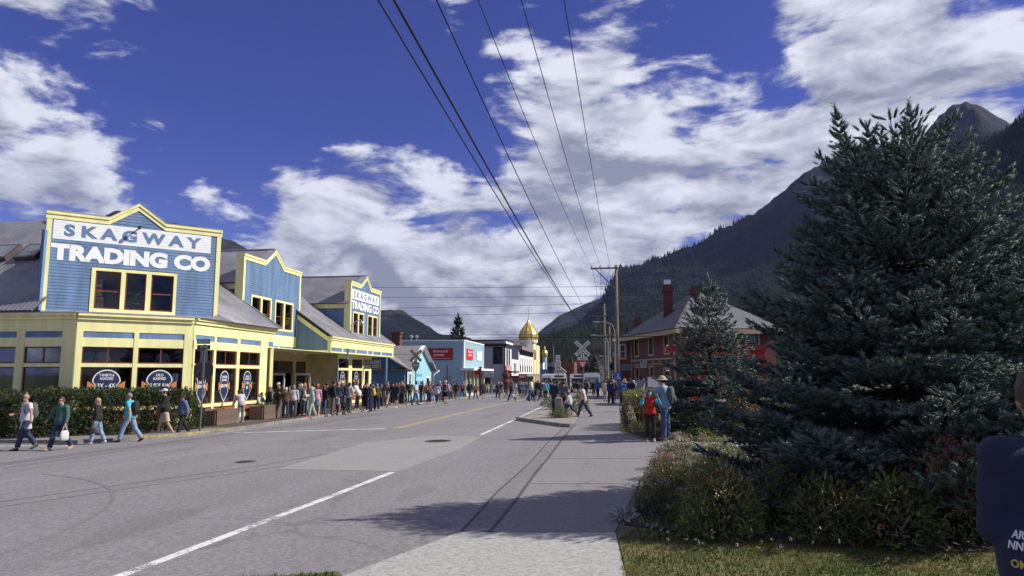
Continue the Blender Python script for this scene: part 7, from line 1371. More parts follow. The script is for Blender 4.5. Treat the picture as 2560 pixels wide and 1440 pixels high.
(-18.26, 67.65, 1.77, 10, 'walk', 'walker in pale blue jacket with a slate pack', {'top': ('jacket', 'l', 'pale blue'), 'bot': ('trousers', 'black'), 'hair': ('short', 'dark hair'), 'bag': ('backpack', 'slate blue', 'slate pack on the walker in pale blue')}),
(-15.48, 60.24, 1.71, 20, 'walk2', 'walker in black jacket and white trousers', {'top': ('jacket', 'l', 'black'), 'bot': ('trousers', 'white'), 'hair': ('short', 'dark hair')}),
(-13.32, 53.61, 1.57, 5, 'walk', 'woman in pale grey poncho walking away', {'top': ('jacket', 'l', 'light grey'), 'bot': ('trousers', 'dark denim'), 'hair': ('bob', 'dark hair'), 'hem': 0.66, 'shoes': 'white'}),
(-12.76, 54.06, 1.77, 8, 'stand_wide', 'man in lilac shirt and black shorts with a maroon pack', {'top': ('shirt', 'l', 'lilac'), 'bot': ('shorts', 'black'), 'hair': ('short', 'white hair'), 'bag': ('backpack', 'maroon', 'maroon pack on the man in the lilac shirt')}),
(-17.2, 70.28, 1.86, -10, 'stand', 'person in purple plaid behind the lilac shirt', {'top': ('shirt', 'l', 'purple'), 'bot': ('trousers', 'tan'), 'hair': ('short', 'white hair')}),
(-16.72, 72.63, 1.86, 5, 'walk2', 'tall man in slate shirt by the grey sign post', {'top': ('shirt', 'l', 'slate blue'), 'bot': ('trousers', 'navy'), 'hair': ('short', 'brown hair')}),
(-16.22, 72.29, 1.81, 20, 'stand', 'person in tan shirt next to the slate shirt', {'top': ('shirt', 'l', 'tan'), 'bot': ('trousers', 'khaki'), 'hair': ('short', 'dark hair')}),
(-15.88, 72.04, 1.73, -15, 'walk', 'person in black coat at the end of the blue wall', {'top': ('jacket', 'l', 'black'), 'bot': ('trousers', 'charcoal'), 'hair': ('bob', 'dark hair'), 'shoes': 'white'}),
(-16.52, 78.04, 1.7, 10, 'walk2', 'walker in black with a red pack', {'top': ('jacket', 'l', 'black'), 'bot': ('trousers', 'charcoal'), 'hair': ('short', 'dark hair'), 'bag': ('backpack', 'red', 'red pack on the walker in black')}),
(-13.67, 67.93, 1.78, 15, 'walk', 'walker in navy with a black pack by the jewellery shop', {'top': ('jacket', 'l', 'navy'), 'bot': ('trousers', 'denim'), 'hair': ('short', 'dark hair'), 'bag': ('backpack', 'black', 'black pack on the walker by the jewellery shop')}),
(-13.37, 69.43, 1.54, 10, 'walk2', 'walker in black with an orange pack', {'top': ('jacket', 'l', 'black'), 'bot': ('trousers', 'dark denim'), 'hair': ('short', 'brown hair'), 'bag': ('backpack', 'orange', 'orange pack on the walker in black')}),
(-16.27, 89.24, 1.7, 160, 'walk', 'woman in orange patterned top by the loom shop door', {'top': ('shirt', 'l', 'orange'), 'bot': ('leggings', 'black'), 'hair': ('bob', 'brown hair'), 'shoes': 'white'}),
(-16.51, 96.97, 1.66, 15, 'stand', 'person in grey hooded top before the carved figure', {'top': ('sweater', 'l', 'grey'), 'bot': ('trousers', 'light denim'), 'hair': ('hood', 'grey')}),
(-15.85, 96.33, 1.59, 5, 'stand', 'person in cream top before the carved figure', {'top': ('sweater', 'l', 'cream'), 'bot': ('shorts', 'navy'), 'hair': ('short', 'dark hair')}),
(-15.5, 97.64, 1.8, 175, 'stand', 'man in long black coat facing the camera far left', {'top': ('jacket', 'l', 'black'), 'bot': ('trousers', 'black'), 'hair': ('short', 'blond'), 'hem': 0.6}),
(-16.01, 103.04, 1.82, 10, 'stand', 'person in slate jacket and shorts far left', {'top': ('jacket', 'l', 'slate blue'), 'bot': ('shorts', 'black'), 'hair': ('short', 'grey hair')}),
(-6.44, 64.69, 1.61, 0, 'stand', 'woman in long dark skirt and brown jacket on the street', {'top': ('jacket', 'l', 'brown'), 'bot': ('skirt', 'charcoal', 0.18), 'hair': ('bob', 'brown hair')}),
(-5.94, 64.35, 1.64, 30, 'walk', 'walker in turquoise jacket and black trousers', {'top': ('jacket', 'l', 'cyan'), 'bot': ('trousers', 'black'), 'hair': ('short', 'dark hair'), 'bag': ('backpack', 'pale blue', 'pale blue pack on the walker in turquoise')}),
(-2.06, 79.1, 1.56, 0, 'stand', 'man in plain black nearest the large white bus', {'top': ('jacket', 'l', 'black'), 'bot': ('trousers', 'black'), 'hair': ('short', 'dark hair')}),
(-1.52, 78.61, 1.64, 10, 'walk', 'woman in dark coat right of the large white bus', {'top': ('jacket', 'l', 'charcoal'), 'bot': ('trousers', 'light grey'), 'hair': ('long', 'dark hair')}),
(-0.55, 53.28, 1.55, 5, 'walk', 'man in beige jacket and shorts on the right pavement', {'top': ('jacket', 'l', 'beige'), 'bot': ('shorts', 'khaki'), 'hair': ('short', 'brown hair'), 'lift': 0.02}),
(-0.13, 45.88, 1.61, 8, 'walk2', 'man in navy varsity jacket with red and white bands on the right pavement', {'top': ('jacket', 'l', 'navy'), 'bot': ('trousers', 'black'), 'hair': ('short', 'dark hair'), 'shoes': 'light grey', 'lift': 0.02}),
(0.58, 45.63, 1.5, 10, 'phone', 'man in bright blue jacket behind the clipped hedge', {'top': ('jacket', 'l', 'blue'), 'bot': ('trousers', 'navy'), 'hair': ('short', 'brown hair'), 'lift': 0.02}),
(1.59, 55.61, 1.51, 15, 'stand', 'person in white hooded top in the crowd before the depot', {'top': ('sweater', 'l', 'white'), 'bot': ('trousers', 'grey'), 'hair': ('hood', 'white'), 'lift': 0.02}),
(2.01, 51.76, 1.5, -160, 'stand', 'person in olive jacket behind the clipped hedge', {'top': ('jacket', 'l', 'olive'), 'bot': ('trousers', 'black'), 'hair': ('long', 'brown hair'), 'lift': 0.02}),
(-13.42, 121.83, 1.61, -3.0, 'stand_wide', 'distant person in red jacket, grey shorts, cropped brown hair, far left pavement', {'top': ('jacket', 'l', 'red'), 'bot': ('shorts', 'grey'), 'hair': ('short', 'brown hair'), 'res': 0.034, 'shoes': 'charcoal', 'group': 'distant crowd in the street'}),
(-15.33, 121.29, 1.73, -30.0, 'stroll', 'distant person in slate blue jacket, charcoal shorts, cropped dark hair, far left pavement', {'top': ('jacket', 'l', 'slate blue'), 'bot': ('shorts', 'charcoal'), 'hair': ('short', 'dark hair'), 'res': 0.034, 'shoes': 'black', 'group': 'distant crowd in the street'}),
(-12.65, 132.97, 1.81, 217.0, 'stand_wide', 'distant person in charcoal jacket, dark denim trousers, cropped brown hair, far left pavement', {'top': ('jacket', 'l', 'charcoal'), 'bot': ('trousers', 'dark denim'), 'hair': ('short', 'brown hair'), 'res': 0.034, 'shoes': 'white', 'group': 'distant crowd in the street'}),
(-16.49, 105.16, 1.74, 164.0, 'stroll', 'distant person in tan sweater, dark denim trousers, cropped fair hair, far left pavement', {'top': ('sweater', 'l', 'tan'), 'bot': ('trousers', 'dark denim'), 'hair': ('short', 'blond'), 'res': 0.034, 'shoes': 'white', 'group': 'distant crowd in the street'}),
(-13.05, 93.42, 1.58, 23.0, 'walk2', 'distant person in slate blue jacket, dark denim trousers, bobbed dark hair, far left pavement', {'top': ('jacket', 'l', 'slate blue'), 'bot': ('trousers', 'dark denim'), 'hair': ('bob', 'dark hair'), 'res': 0.034, 'shoes': 'white', 'group': 'distant crowd in the street'}),
(-16.36, 93.23, 1.7, 160.0, 'walk', 'distant person in tan jacket, grey trousers, long brown hair, far left pavement', {'top': ('jacket', 'l', 'tan'), 'bot': ('trousers', 'grey'), 'hair': ('long', 'brown hair'), 'res': 0.034, 'shoes': 'black', 'group': 'distant crowd in the street'}),
(-13.59, 123.83, 1.7, 151.0, 'walk', 'distant person in navy sweater, denim trousers, cropped dark hair, far left pavement', {'top': ('sweater', 'l', 'navy'), 'bot': ('trousers', 'denim'), 'hair': ('short', 'dark hair'), 'res': 0.034, 'shoes': 'charcoal', 'group': 'distant crowd in the street'}),
(-13.82, 99.93, 1.62, 218.0, 'walk2', 'distant person in navy jacket, khaki trousers, bobbed brown hair, far left pavement', {'top': ('jacket', 'l', 'navy'), 'bot': ('trousers', 'khaki'), 'hair': ('bob', 'brown hair'), 'res': 0.034, 'shoes': 'black', 'group': 'distant crowd in the street'}),
(-15.39, 114.29, 1.66, -24.0, 'walk2', 'distant person in white shirt, charcoal shorts, cropped dark hair, far left pavement', {'top': ('shirt', 's', 'white'), 'bot': ('shorts', 'charcoal'), 'hair': ('short', 'dark hair'), 'res': 0.034, 'shoes': 'charcoal', 'group': 'distant crowd in the street'}),
(-12.03, 105.1, 1.69, 208.0, 'stand_wide', 'distant person in charcoal sweater, black trousers, bobbed grey hair, far left pavement', {'top': ('sweater', 'l', 'charcoal'), 'bot': ('trousers', 'black'), 'hair': ('bob', 'grey hair'), 'res': 0.034, 'shoes': 'white', 'group': 'distant crowd in the street'}),
(-13.09, 100.2, 1.81, 179.0, 'stroll', 'distant person in charcoal shirt, charcoal shorts, long dark hair, far left pavement', {'top': ('shirt', 's', 'charcoal'), 'bot': ('shorts', 'charcoal'), 'hair': ('long', 'dark hair'), 'res': 0.034, 'shoes': 'black', 'group': 'distant crowd in the street'}),
(-16.15, 97.89, 1.67, 162.0, 'walk', 'distant person in light grey sweater, grey trousers, cropped fair hair, far left pavement', {'top': ('sweater', 'l', 'light grey'), 'bot': ('trousers', 'grey'), 'hair': ('short', 'blond'), 'res': 0.034, 'shoes': 'white', 'group': 'distant crowd in the street'}),
(-12.67, 119.24, 1.77, 161.0, 'stroll', 'distant person in navy sweater, navy trousers, long dark hair, far left pavement', {'top': ('sweater', 'l', 'navy'), 'bot': ('trousers', 'navy'), 'hair': ('long', 'dark hair'), 'res': 0.034, 'shoes': 'charcoal', 'group': 'distant crowd in the street'}),
(-13.3, 124.68, 1.81, 1.0, 'walk', 'distant person in navy sweater, dark denim shorts, long brown hair, far left pavement', {'top': ('sweater', 'l', 'navy'), 'bot': ('shorts', 'dark denim'), 'hair': ('long', 'brown hair'), 'res': 0.034, 'shoes': 'black', 'group': 'distant crowd in the street'}),
(-12.33, 131.81, 1.71, 29.0, 'stroll', 'distant person in grey jacket, charcoal shorts, bobbed grey hair, far left pavement', {'top': ('jacket', 'l', 'grey'), 'bot': ('shorts', 'charcoal'), 'hair': ('bob', 'grey hair'), 'res': 0.034, 'shoes': 'black', 'group': 'distant crowd in the street'}),
(-15.78, 106.49, 1.62, 31.0, 'stand_wide', 'distant person in olive jacket, khaki trousers, long dark hair, far left pavement', {'top': ('jacket', 'l', 'olive'), 'bot': ('trousers', 'khaki'), 'hair': ('long', 'dark hair'), 'res': 0.034, 'shoes': 'white', 'group': 'distant crowd in the street'}),
(-15.61, 85.82, 1.8, 172.0, 'phone', 'distant person in slate blue shirt, black leggings, cropped brown hair, far left pavement', {'top': ('shirt', 's', 'slate blue'), 'bot': ('leggings', 'black'), 'hair': ('short', 'brown hair'), 'res': 0.034, 'shoes': 'white', 'group': 'distant crowd in the street'}),
(-15.09, 110.15, 1.78, 11.0, 'walk2', 'distant person in tan sweater, grey trousers, long brown hair, far left pavement', {'top': ('sweater', 'l', 'tan'), 'bot': ('trousers', 'grey'), 'hair': ('long', 'brown hair'), 'res': 0.034, 'shoes': 'black', 'group': 'distant crowd in the street'}),
(-13.56, 112.76, 1.61, 5.0, 'walk2', 'distant person in tan jacket, black leggings, cropped fair hair, far left pavement', {'top': ('jacket', 'l', 'tan'), 'bot': ('leggings', 'black'), 'hair': ('short', 'blond'), 'res': 0.034, 'shoes': 'white', 'group': 'distant crowd in the street'}),
(-13.39, 129.46, 1.67, 213.0, 'phone', 'distant person in navy shirt, denim trousers, long fair hair, far left pavement', {'top': ('shirt', 's', 'navy'), 'bot': ('trousers', 'denim'), 'hair': ('long', 'blond'), 'res': 0.034, 'shoes': 'charcoal', 'group': 'distant crowd in the street'}),
(-11.6, 109.31, 1.59, 12.0, 'walk2', 'distant person in slate blue sweater, denim trousers, cropped fair hair, far left pavement', {'top': ('sweater', 'l', 'slate blue'), 'bot': ('trousers', 'denim'), 'hair': ('short', 'blond'), 'res': 0.034, 'shoes': 'white', 'group': 'distant crowd in the street'}),
(-16.4, 90.96, 1.77, -21.0, 'walk2', 'distant person in navy shirt, navy leggings, cropped fair hair, far left pavement', {'top': ('shirt', 's', 'navy'), 'bot': ('leggings', 'navy'), 'hair': ('short', 'blond'), 'res': 0.034, 'shoes': 'charcoal', 'group': 'distant crowd in the street'}),
(-11.56, 98.95, 1.65, 166.0, 'stand_wide', 'distant person in brown shirt, khaki leggings, cropped dark hair, far left pavement', {'top': ('shirt', 's', 'brown'), 'bot': ('leggings', 'khaki'), 'hair': ('short', 'dark hair'), 'res': 0.034, 'shoes': 'charcoal', 'group': 'distant crowd in the street'}),
(-13.9, 107.68, 1.8, 31.0, 'phone', 'distant person in navy jacket, black trousers, long fair hair, far left pavement', {'top': ('jacket', 'l', 'navy'), 'bot': ('trousers', 'black'), 'hair': ('long', 'blond'), 'res': 0.034, 'shoes': 'white', 'group': 'distant crowd in the street'}),
(-6.24, 83.4, 1.69, 20.0, 'walk', 'distant person in brown shirt, denim shorts, cropped grey hair, in the roadway', {'top': ('shirt', 's', 'brown'), 'bot': ('shorts', 'denim'), 'hair': ('short', 'grey hair'), 'res': 0.034, 'shoes': 'charcoal', 'group': 'distant crowd in the street'}),
(-6.24, 88.96, 1.71, -1.0, 'phone', 'distant person in olive shirt, charcoal trousers, long brown hair, in the roadway', {'top': ('shirt', 's', 'olive'), 'bot': ('trousers', 'charcoal'), 'hair': ('long', 'brown hair'), 'res': 0.034, 'shoes': 'white', 'group': 'distant crowd in the street'}),
(-7.66, 97.23, 1.81, -14.0, 'phone', 'distant person in black jacket, grey trousers, cropped dark hair, in the roadway', {'top': ('jacket', 'l', 'black'), 'bot': ('trousers', 'grey'), 'hair': ('short', 'dark hair'), 'res': 0.034, 'shoes': 'white', 'group': 'distant crowd in the street'}),
(-6.81, 69.76, 1.75, -5.0, 'walk', 'distant person in white jacket, khaki leggings, cropped dark hair, in the roadway', {'top': ('jacket', 'l', 'white'), 'bot': ('leggings', 'khaki'), 'hair': ('short', 'dark hair'), 'res': 0.034, 'shoes': 'white', 'group': 'distant crowd in the street'}),
(-6.06, 70.42, 1.72, -31.0, 'stand', 'distant person in charcoal jacket, khaki shorts, bobbed dark hair, in the roadway', {'top': ('jacket', 'l', 'charcoal'), 'bot': ('shorts', 'khaki'), 'hair': ('bob', 'dark hair'), 'res': 0.034, 'shoes': 'black', 'group': 'distant crowd in the street'}),
(-8.81, 79.32, 1.75, 190.0, 'stand_wide', 'distant person in brown shirt, khaki trousers, cropped fair hair, in the roadway', {'top': ('shirt', 's', 'brown'), 'bot': ('trousers', 'khaki'), 'hair': ('short', 'blond'), 'res': 0.034, 'shoes': 'charcoal', 'group': 'distant crowd in the street'}),
(-7.93, 75.94, 1.79, -4.0, 'stand_wide', 'distant person in black jacket, grey trousers, cropped fair hair, in the roadway', {'top': ('jacket', 'l', 'black'), 'bot': ('trousers', 'grey'), 'hair': ('short', 'blond'), 'res': 0.034, 'shoes': 'charcoal', 'group': 'distant crowd in the street'}),
(-11.86, 80.3, 1.67, -3.0, 'stand_wide', 'distant person in brown jacket, grey trousers, long dark hair, in the roadway', {'top': ('jacket', 'l', 'brown'), 'bot': ('trousers', 'grey'), 'hair': ('long', 'dark hair'), 'res': 0.034, 'shoes': 'charcoal', 'group': 'distant crowd in the street'}),
(-11.78, 94.1, 1.81, 13.0, 'stand', 'distant person in black jacket, khaki shorts, cropped brown hair, in the roadway', {'top': ('jacket', 'l', 'black'), 'bot': ('shorts', 'khaki'), 'hair': ('short', 'brown hair'), 'res': 0.034, 'shoes': 'charcoal', 'group': 'distant crowd in the street'}),
(-7.38, 80.75, 1.61, 191.0, 'walk2', 'distant person in charcoal sweater, khaki leggings, long fair hair, in the roadway', {'top': ('sweater', 'l', 'charcoal'), 'bot': ('leggings', 'khaki'), 'hair': ('long', 'blond'), 'res': 0.034, 'shoes': 'white', 'group': 'distant crowd in the street'}),
(-8.17, 89.33, 1.62, 179.0, 'stand', 'distant person in brown jacket, black shorts, cropped dark hair, in the roadway', {'top': ('jacket', 'l', 'brown'), 'bot': ('shorts', 'black'), 'hair': ('short', 'dark hair'), 'res': 0.034, 'shoes': 'charcoal', 'group': 'distant crowd in the street'}),
(-6.37, 68.02, 1.62, 169.0, 'stand_wide', 'distant person in slate blue shirt, denim trousers, cropped grey hair, in the roadway', {'top': ('shirt', 's', 'slate blue'), 'bot': ('trousers', 'denim'), 'hair': ('short', 'grey hair'), 'res': 0.034, 'shoes': 'white', 'group': 'distant crowd in the street'}),
(-10.87, 77.15, 1.8, 200.0, 'walk2', 'distant person in charcoal jacket, khaki trousers, cropped brown hair, in the roadway', {'top': ('jacket', 'l', 'charcoal'), 'bot': ('trousers', 'khaki'), 'hair': ('short', 'brown hair'), 'res': 0.034, 'shoes': 'black', 'group': 'distant crowd in the street'}),
(-6.91, 92.26, 1.74, 18.0, 'walk2', 'distant person in slate blue jacket, grey trousers, bobbed fair hair, in the roadway', {'top': ('jacket', 'l', 'slate blue'), 'bot': ('trousers', 'grey'), 'hair': ('bob', 'blond'), 'res': 0.034, 'shoes': 'charcoal', 'group': 'distant crowd in the street'}),
(-11.82, 76.3, 1.67, 219.0, 'walk2', 'distant person in black shirt, khaki trousers, cropped fair hair, in the roadway', {'top': ('shirt', 's', 'black'), 'bot': ('trousers', 'khaki'), 'hair': ('short', 'blond'), 'res': 0.034, 'shoes': 'black', 'group': 'distant crowd in the street'}),
(-6.26, 74.32, 1.59, 22.0, 'walk2', 'distant person in charcoal jacket, denim leggings, cropped fair hair, in the roadway', {'top': ('jacket', 'l', 'charcoal'), 'bot': ('leggings', 'denim'), 'hair': ('short', 'blond'), 'res': 0.034, 'shoes': 'black', 'group': 'distant crowd in the street'}),
(-7.94, 103.63, 1.6, -3.0, 'walk2', 'distant person in grey sweater, khaki trousers, cropped dark hair, in the roadway', {'top': ('sweater', 'l', 'grey'), 'bot': ('trousers', 'khaki'), 'hair': ('short', 'dark hair'), 'res': 0.034, 'shoes': 'white', 'group': 'distant crowd in the street'}),
(-9.06, 70.16, 1.62, 0.0, 'stand_wide', 'distant person in charcoal shirt, dark denim shorts, cropped dark hair, in the roadway', {'top': ('shirt', 's', 'charcoal'), 'bot': ('shorts', 'dark denim'), 'hair': ('short', 'dark hair'), 'res': 0.034, 'shoes': 'black', 'group': 'distant crowd in the street'}),
(-5.14, 96.47, 1.71, 185.0, 'walk2', 'distant person in black jacket, black leggings, cropped brown hair, in the roadway', {'top': ('jacket', 'l', 'black'), 'bot': ('leggings', 'black'), 'hair': ('short', 'brown hair'), 'res': 0.034, 'shoes': 'charcoal', 'group': 'distant crowd in the street'}),
(-7.37, 94.12, 1.65, 201.0, 'stand_wide', 'distant person in blue sweater, grey shorts, cropped brown hair, in the roadway', {'top': ('sweater', 'l', 'blue'), 'bot': ('shorts', 'grey'), 'hair': ('short', 'brown hair'), 'res': 0.034, 'shoes': 'white', 'group': 'distant crowd in the street'}),
(-11.02, 87.32, 1.7, 196.0, 'stand', 'distant person in slate blue jacket, navy shorts, bobbed brown hair, in the roadway', {'top': ('jacket', 'l', 'slate blue'), 'bot': ('shorts', 'navy'), 'hair': ('bob', 'brown hair'), 'res': 0.034, 'shoes': 'white', 'group': 'distant crowd in the street'}),
(-7.75, 83.92, 1.77, -10.0, 'stand', 'distant person in red jacket, khaki trousers, bobbed grey hair, in the roadway', {'top': ('jacket', 'l', 'red'), 'bot': ('trousers', 'khaki'), 'hair': ('bob', 'grey hair'), 'res': 0.034, 'shoes': 'white', 'group': 'distant crowd in the street'}),
(-11.1, 102.9, 1.68, -12.0, 'stroll', 'distant person in white shirt, navy trousers, cropped dark hair, in the roadway', {'top': ('shirt', 's', 'white'), 'bot': ('trousers', 'navy'), 'hair': ('short', 'dark hair'), 'res': 0.034, 'shoes': 'black', 'group': 'distant crowd in the street'}),
(-8.7, 101.79, 1.72, -27.0, 'walk2', 'distant person in red jacket, dark denim trousers, cropped grey hair, in the roadway', {'top': ('jacket', 'l', 'red'), 'bot': ('trousers', 'dark denim'), 'hair': ('short', 'grey hair'), 'res': 0.034, 'shoes': 'charcoal', 'group': 'distant crowd in the street'}),
(-8.5, 85.69, 1.59, 178.0, 'stand', 'distant person in black jacket, khaki shorts, cropped dark hair, in the roadway', {'top': ('jacket', 'l', 'black'), 'bot': ('shorts', 'khaki'), 'hair': ('short', 'dark hair'), 'res': 0.034, 'shoes': 'white', 'group': 'distant crowd in the street'}),
(-8.56, 75.25, 1.66, -21.0, 'walk', 'distant person in red sweater, navy leggings, cropped fair hair, in the roadway', {'top': ('sweater', 'l', 'red'), 'bot': ('leggings', 'navy'), 'hair': ('short', 'blond'), 'res': 0.034, 'shoes': 'charcoal', 'group': 'distant crowd in the street'}),
(-2.77, 73.87, 1.68, 20.0, 'stand_wide', 'distant person in charcoal jacket, denim shorts, cropped dark hair, near the buses', {'top': ('jacket', 'l', 'charcoal'), 'bot': ('shorts', 'denim'), 'hair': ('short', 'dark hair'), 'res': 0.034, 'shoes': 'white', 'group': 'distant crowd in the street'}),
(-2.82, 77.98, 1.73, 9.0, 'stroll', 'distant person in grey jacket, denim trousers, cropped dark hair, near the buses', {'top': ('jacket', 'l', 'grey'), 'bot': ('trousers', 'denim'), 'hair': ('short', 'dark hair'), 'res': 0.034, 'shoes': 'white', 'group': 'distant crowd in the street'}),
(-2.2, 82.75, 1.8, 15.0, 'stroll', 'distant person in grey shirt, khaki leggings, long grey hair, near the buses', {'top': ('shirt', 's', 'grey'), 'bot': ('leggings', 'khaki'), 'hair': ('long', 'grey hair'), 'res': 0.034, 'shoes': 'white', 'group': 'distant crowd in the street'}),
(-3.18, 82.18, 1.77, 209.0, 'stand', 'distant person in olive jacket, dark denim trousers, cropped dark hair, near the buses', {'top': ('jacket', 'l', 'olive'), 'bot': ('trousers', 'dark denim'), 'hair': ('short', 'dark hair'), 'res': 0.034, 'shoes': 'white', 'group': 'distant crowd in the street'}),
(-1.3, 62.49, 1.75, 27.0, 'walk', 'distant person in blue jacket, black trousers, bobbed dark hair, near the buses', {'top': ('jacket', 'l', 'blue'), 'bot': ('trousers', 'black'), 'hair': ('bob', 'dark hair'), 'res': 0.034, 'shoes': 'white', 'group': 'distant crowd in the street'}),
(-2.7, 92.47, 1.76, 156.0, 'stand_wide', 'distant person in charcoal shirt, black shorts, long grey hair, near the buses', {'top': ('shirt', 's', 'charcoal'), 'bot': ('shorts', 'black'), 'hair': ('long', 'grey hair'), 'res': 0.034, 'shoes': 'white', 'group': 'distant crowd in the street'}),
(-3.29, 90.67, 1.77, 23.0, 'walk', 'distant person in teal sweater, black trousers, bobbed brown hair, near the buses', {'top': ('sweater', 'l', 'teal'), 'bot': ('trousers', 'black'), 'hair': ('bob', 'brown hair'), 'res': 0.034, 'shoes': 'black', 'group': 'distant crowd in the street'}),
(-2.34, 88.06, 1.68, 212.0, 'stand_wide', 'distant person in charcoal jacket, navy leggings, long grey hair, near the buses', {'top': ('jacket', 'l', 'charcoal'), 'bot': ('leggings', 'navy'), 'hair': ('long', 'grey hair'), 'res': 0.034, 'shoes': 'white', 'group': 'distant crowd in the street'}),
(-3.38, 80.87, 1.6, 36.0, 'phone', 'distant person in brown shirt, dark denim trousers, bobbed dark hair, near the buses', {'top': ('shirt', 's', 'brown'), 'bot': ('trousers', 'dark denim'), 'hair': ('bob', 'dark hair'), 'res': 0.034, 'shoes': 'white', 'group': 'distant crowd in the street'}),
(-3.71, 77.91, 1.63, -28.0, 'stand', 'distant person in navy jacket, grey leggings, cropped grey hair, near the buses', {'top': ('jacket', 'l', 'navy'), 'bot': ('leggings', 'grey'), 'hair': ('short', 'grey hair'), 'res': 0.034, 'shoes': 'white', 'group': 'distant crowd in the street'}),
(1.87, 48.99, 1.78, -25.0, 'stand', 'distant person in light grey sweater, khaki trousers, bobbed dark hair, outside the depot', {'top': ('sweater', 'l', 'light grey'), 'bot': ('trousers', 'khaki'), 'hair': ('bob', 'dark hair'), 'res': 0.034, 'shoes': 'white', 'group': 'distant crowd in the street'}),
(3.11, 65.77, 1.61, 7.0, 'stand', 'distant person in light grey jacket, navy shorts, long grey hair, outside the depot', {'top': ('jacket', 'l', 'light grey'), 'bot': ('shorts', 'navy'), 'hair': ('long', 'grey hair'), 'res': 0.034, 'shoes': 'white', 'group': 'distant crowd in the street'}),
(0.81, 53.51, 1.76, -25.0, 'walk', 'distant person in light grey shirt, black trousers, long dark hair, outside the depot', {'top': ('shirt', 's', 'light grey'), 'bot': ('trousers', 'black'), 'hair': ('long', 'dark hair'), 'res': 0.034, 'shoes': 'white', 'group': 'distant crowd in the street'}),
(3.18, 59.21, 1.81, -35.0, 'walk', 'distant person in light grey jacket, black leggings, long fair hair, outside the depot', {'top': ('jacket', 'l', 'light grey'), 'bot': ('leggings', 'black'), 'hair': ('long', 'blond'), 'res': 0.034, 'shoes': 'white', 'group': 'distant crowd in the street'}),
(3.54, 52.15, 1.71, -10.0, 'stand_wide', 'distant person in maroon jacket, black trousers, long grey hair, outside the depot', {'top': ('jacket', 'l', 'maroon'), 'bot': ('trousers', 'black'), 'hair': ('long', 'grey hair'), 'res': 0.034, 'shoes': 'white', 'group': 'distant crowd in the street'}),
(0.7, 62.4, 1.71, 36.0, 'walk', 'distant person in black jacket, grey trousers, cropped dark hair, outside the depot', {'top': ('jacket', 'l', 'black'), 'bot': ('trousers', 'grey'), 'hair': ('short', 'dark hair'), 'res': 0.034, 'shoes': 'black', 'group': 'distant crowd in the street'}),
(3.47, 50.68, 1.81, 14.0, 'stroll', 'distant person in red jacket, navy shorts, bobbed dark hair, outside the depot', {'top': ('jacket', 'l', 'red'), 'bot': ('shorts', 'navy'), 'hair': ('bob', 'dark hair'), 'res': 0.034, 'shoes': 'black', 'group': 'distant crowd in the street'}),
(2.76, 62.65, 1.65, -25.0, 'stand_wide', 'distant person in slate blue shirt, grey trousers, bobbed brown hair, outside the depot', {'top': ('shirt', 's', 'slate blue'), 'bot': ('trousers', 'grey'), 'hair': ('bob', 'brown hair'), 'res': 0.034, 'shoes': 'white', 'group': 'distant crowd in the street'}),
(0.08, 55.01, 1.76, -34.0, 'stand_wide', 'distant person in charcoal shirt, dark denim trousers, cropped dark hair, outside the depot', {'top': ('shirt', 's', 'charcoal'), 'bot': ('trousers', 'dark denim'), 'hair': ('short', 'dark hair'), 'res': 0.034, 'shoes': 'white', 'group': 'distant crowd in the street'}),
(1.21, 48.47, 1.61, 12.0, 'walk', 'distant person in navy jacket, charcoal trousers, cropped grey hair, outside the depot', {'top': ('jacket', 'l', 'navy'), 'bot': ('trousers', 'charcoal'), 'hair': ('short', 'grey hair'), 'res': 0.034, 'shoes': 'black', 'group': 'distant crowd in the street'}),
(0.42, 64.03, 1.65, 183.0, 'walk', 'distant person in teal jacket, black trousers, long dark hair, outside the depot', {'top': ('jacket', 'l', 'teal'), 'bot': ('trousers', 'black'), 'hair': ('long', 'dark hair'), 'res': 0.034, 'shoes': 'black', 'group': 'distant crowd in the street'}),
(3.44, 49.67, 1.75, 201.0, 'phone', 'distant person in black jacket, charcoal shorts, long brown hair, outside the depot', {'top': ('jacket', 'l', 'black'), 'bot': ('shorts', 'charcoal'), 'hair': ('long', 'brown hair'), 'res': 0.034, 'shoes': 'black', 'group': 'distant crowd in the street'}),
(1.37, 58.6, 1.77, 4.0, 'walk', 'distant person in red jacket, charcoal leggings, long dark hair, outside the depot', {'top': ('jacket', 'l', 'red'), 'bot': ('leggings', 'charcoal'), 'hair': ('long', 'dark hair'), 'res': 0.034, 'shoes': 'charcoal', 'group': 'distant crowd in the street'}),
(-0.34, 64.22, 1.78, 194.0, 'walk', 'distant person in brown sweater, navy leggings, long grey hair, outside the depot', {'top': ('sweater', 'l', 'brown'), 'bot': ('leggings', 'navy'), 'hair': ('long', 'grey hair'), 'res': 0.034, 'shoes': 'black', 'group': 'distant crowd in the street'}),
(2.41, 57.05, 1.66, -1.0, 'walk2', 'distant person in navy sweater, dark denim leggings, cropped grey hair, outside the depot', {'top': ('sweater', 'l', 'navy'), 'bot': ('leggings', 'dark denim'), 'hair': ('short', 'grey hair'), 'res': 0.034, 'shoes': 'charcoal', 'group': 'distant crowd in the street'}),
(2.77, 56.2, 1.62, 196.0, 'walk2', 'distant person in charcoal jacket, dark denim trousers, bobbed dark hair, outside the depot', {'top': ('jacket', 'l', 'charcoal'), 'bot': ('trousers', 'dark denim'), 'hair': ('bob', 'dark hair'), 'res': 0.034, 'shoes': 'black', 'group': 'distant crowd in the street'}),
(1.77, 57.75, 1.75, 8.0, 'stand', 'distant person in blue sweater, black leggings, long dark hair, outside the depot', {'top': ('sweater', 'l', 'blue'), 'bot': ('leggings', 'black'), 'hair': ('long', 'dark hair'), 'res': 0.034, 'shoes': 'black', 'group': 'distant crowd in the street'}),
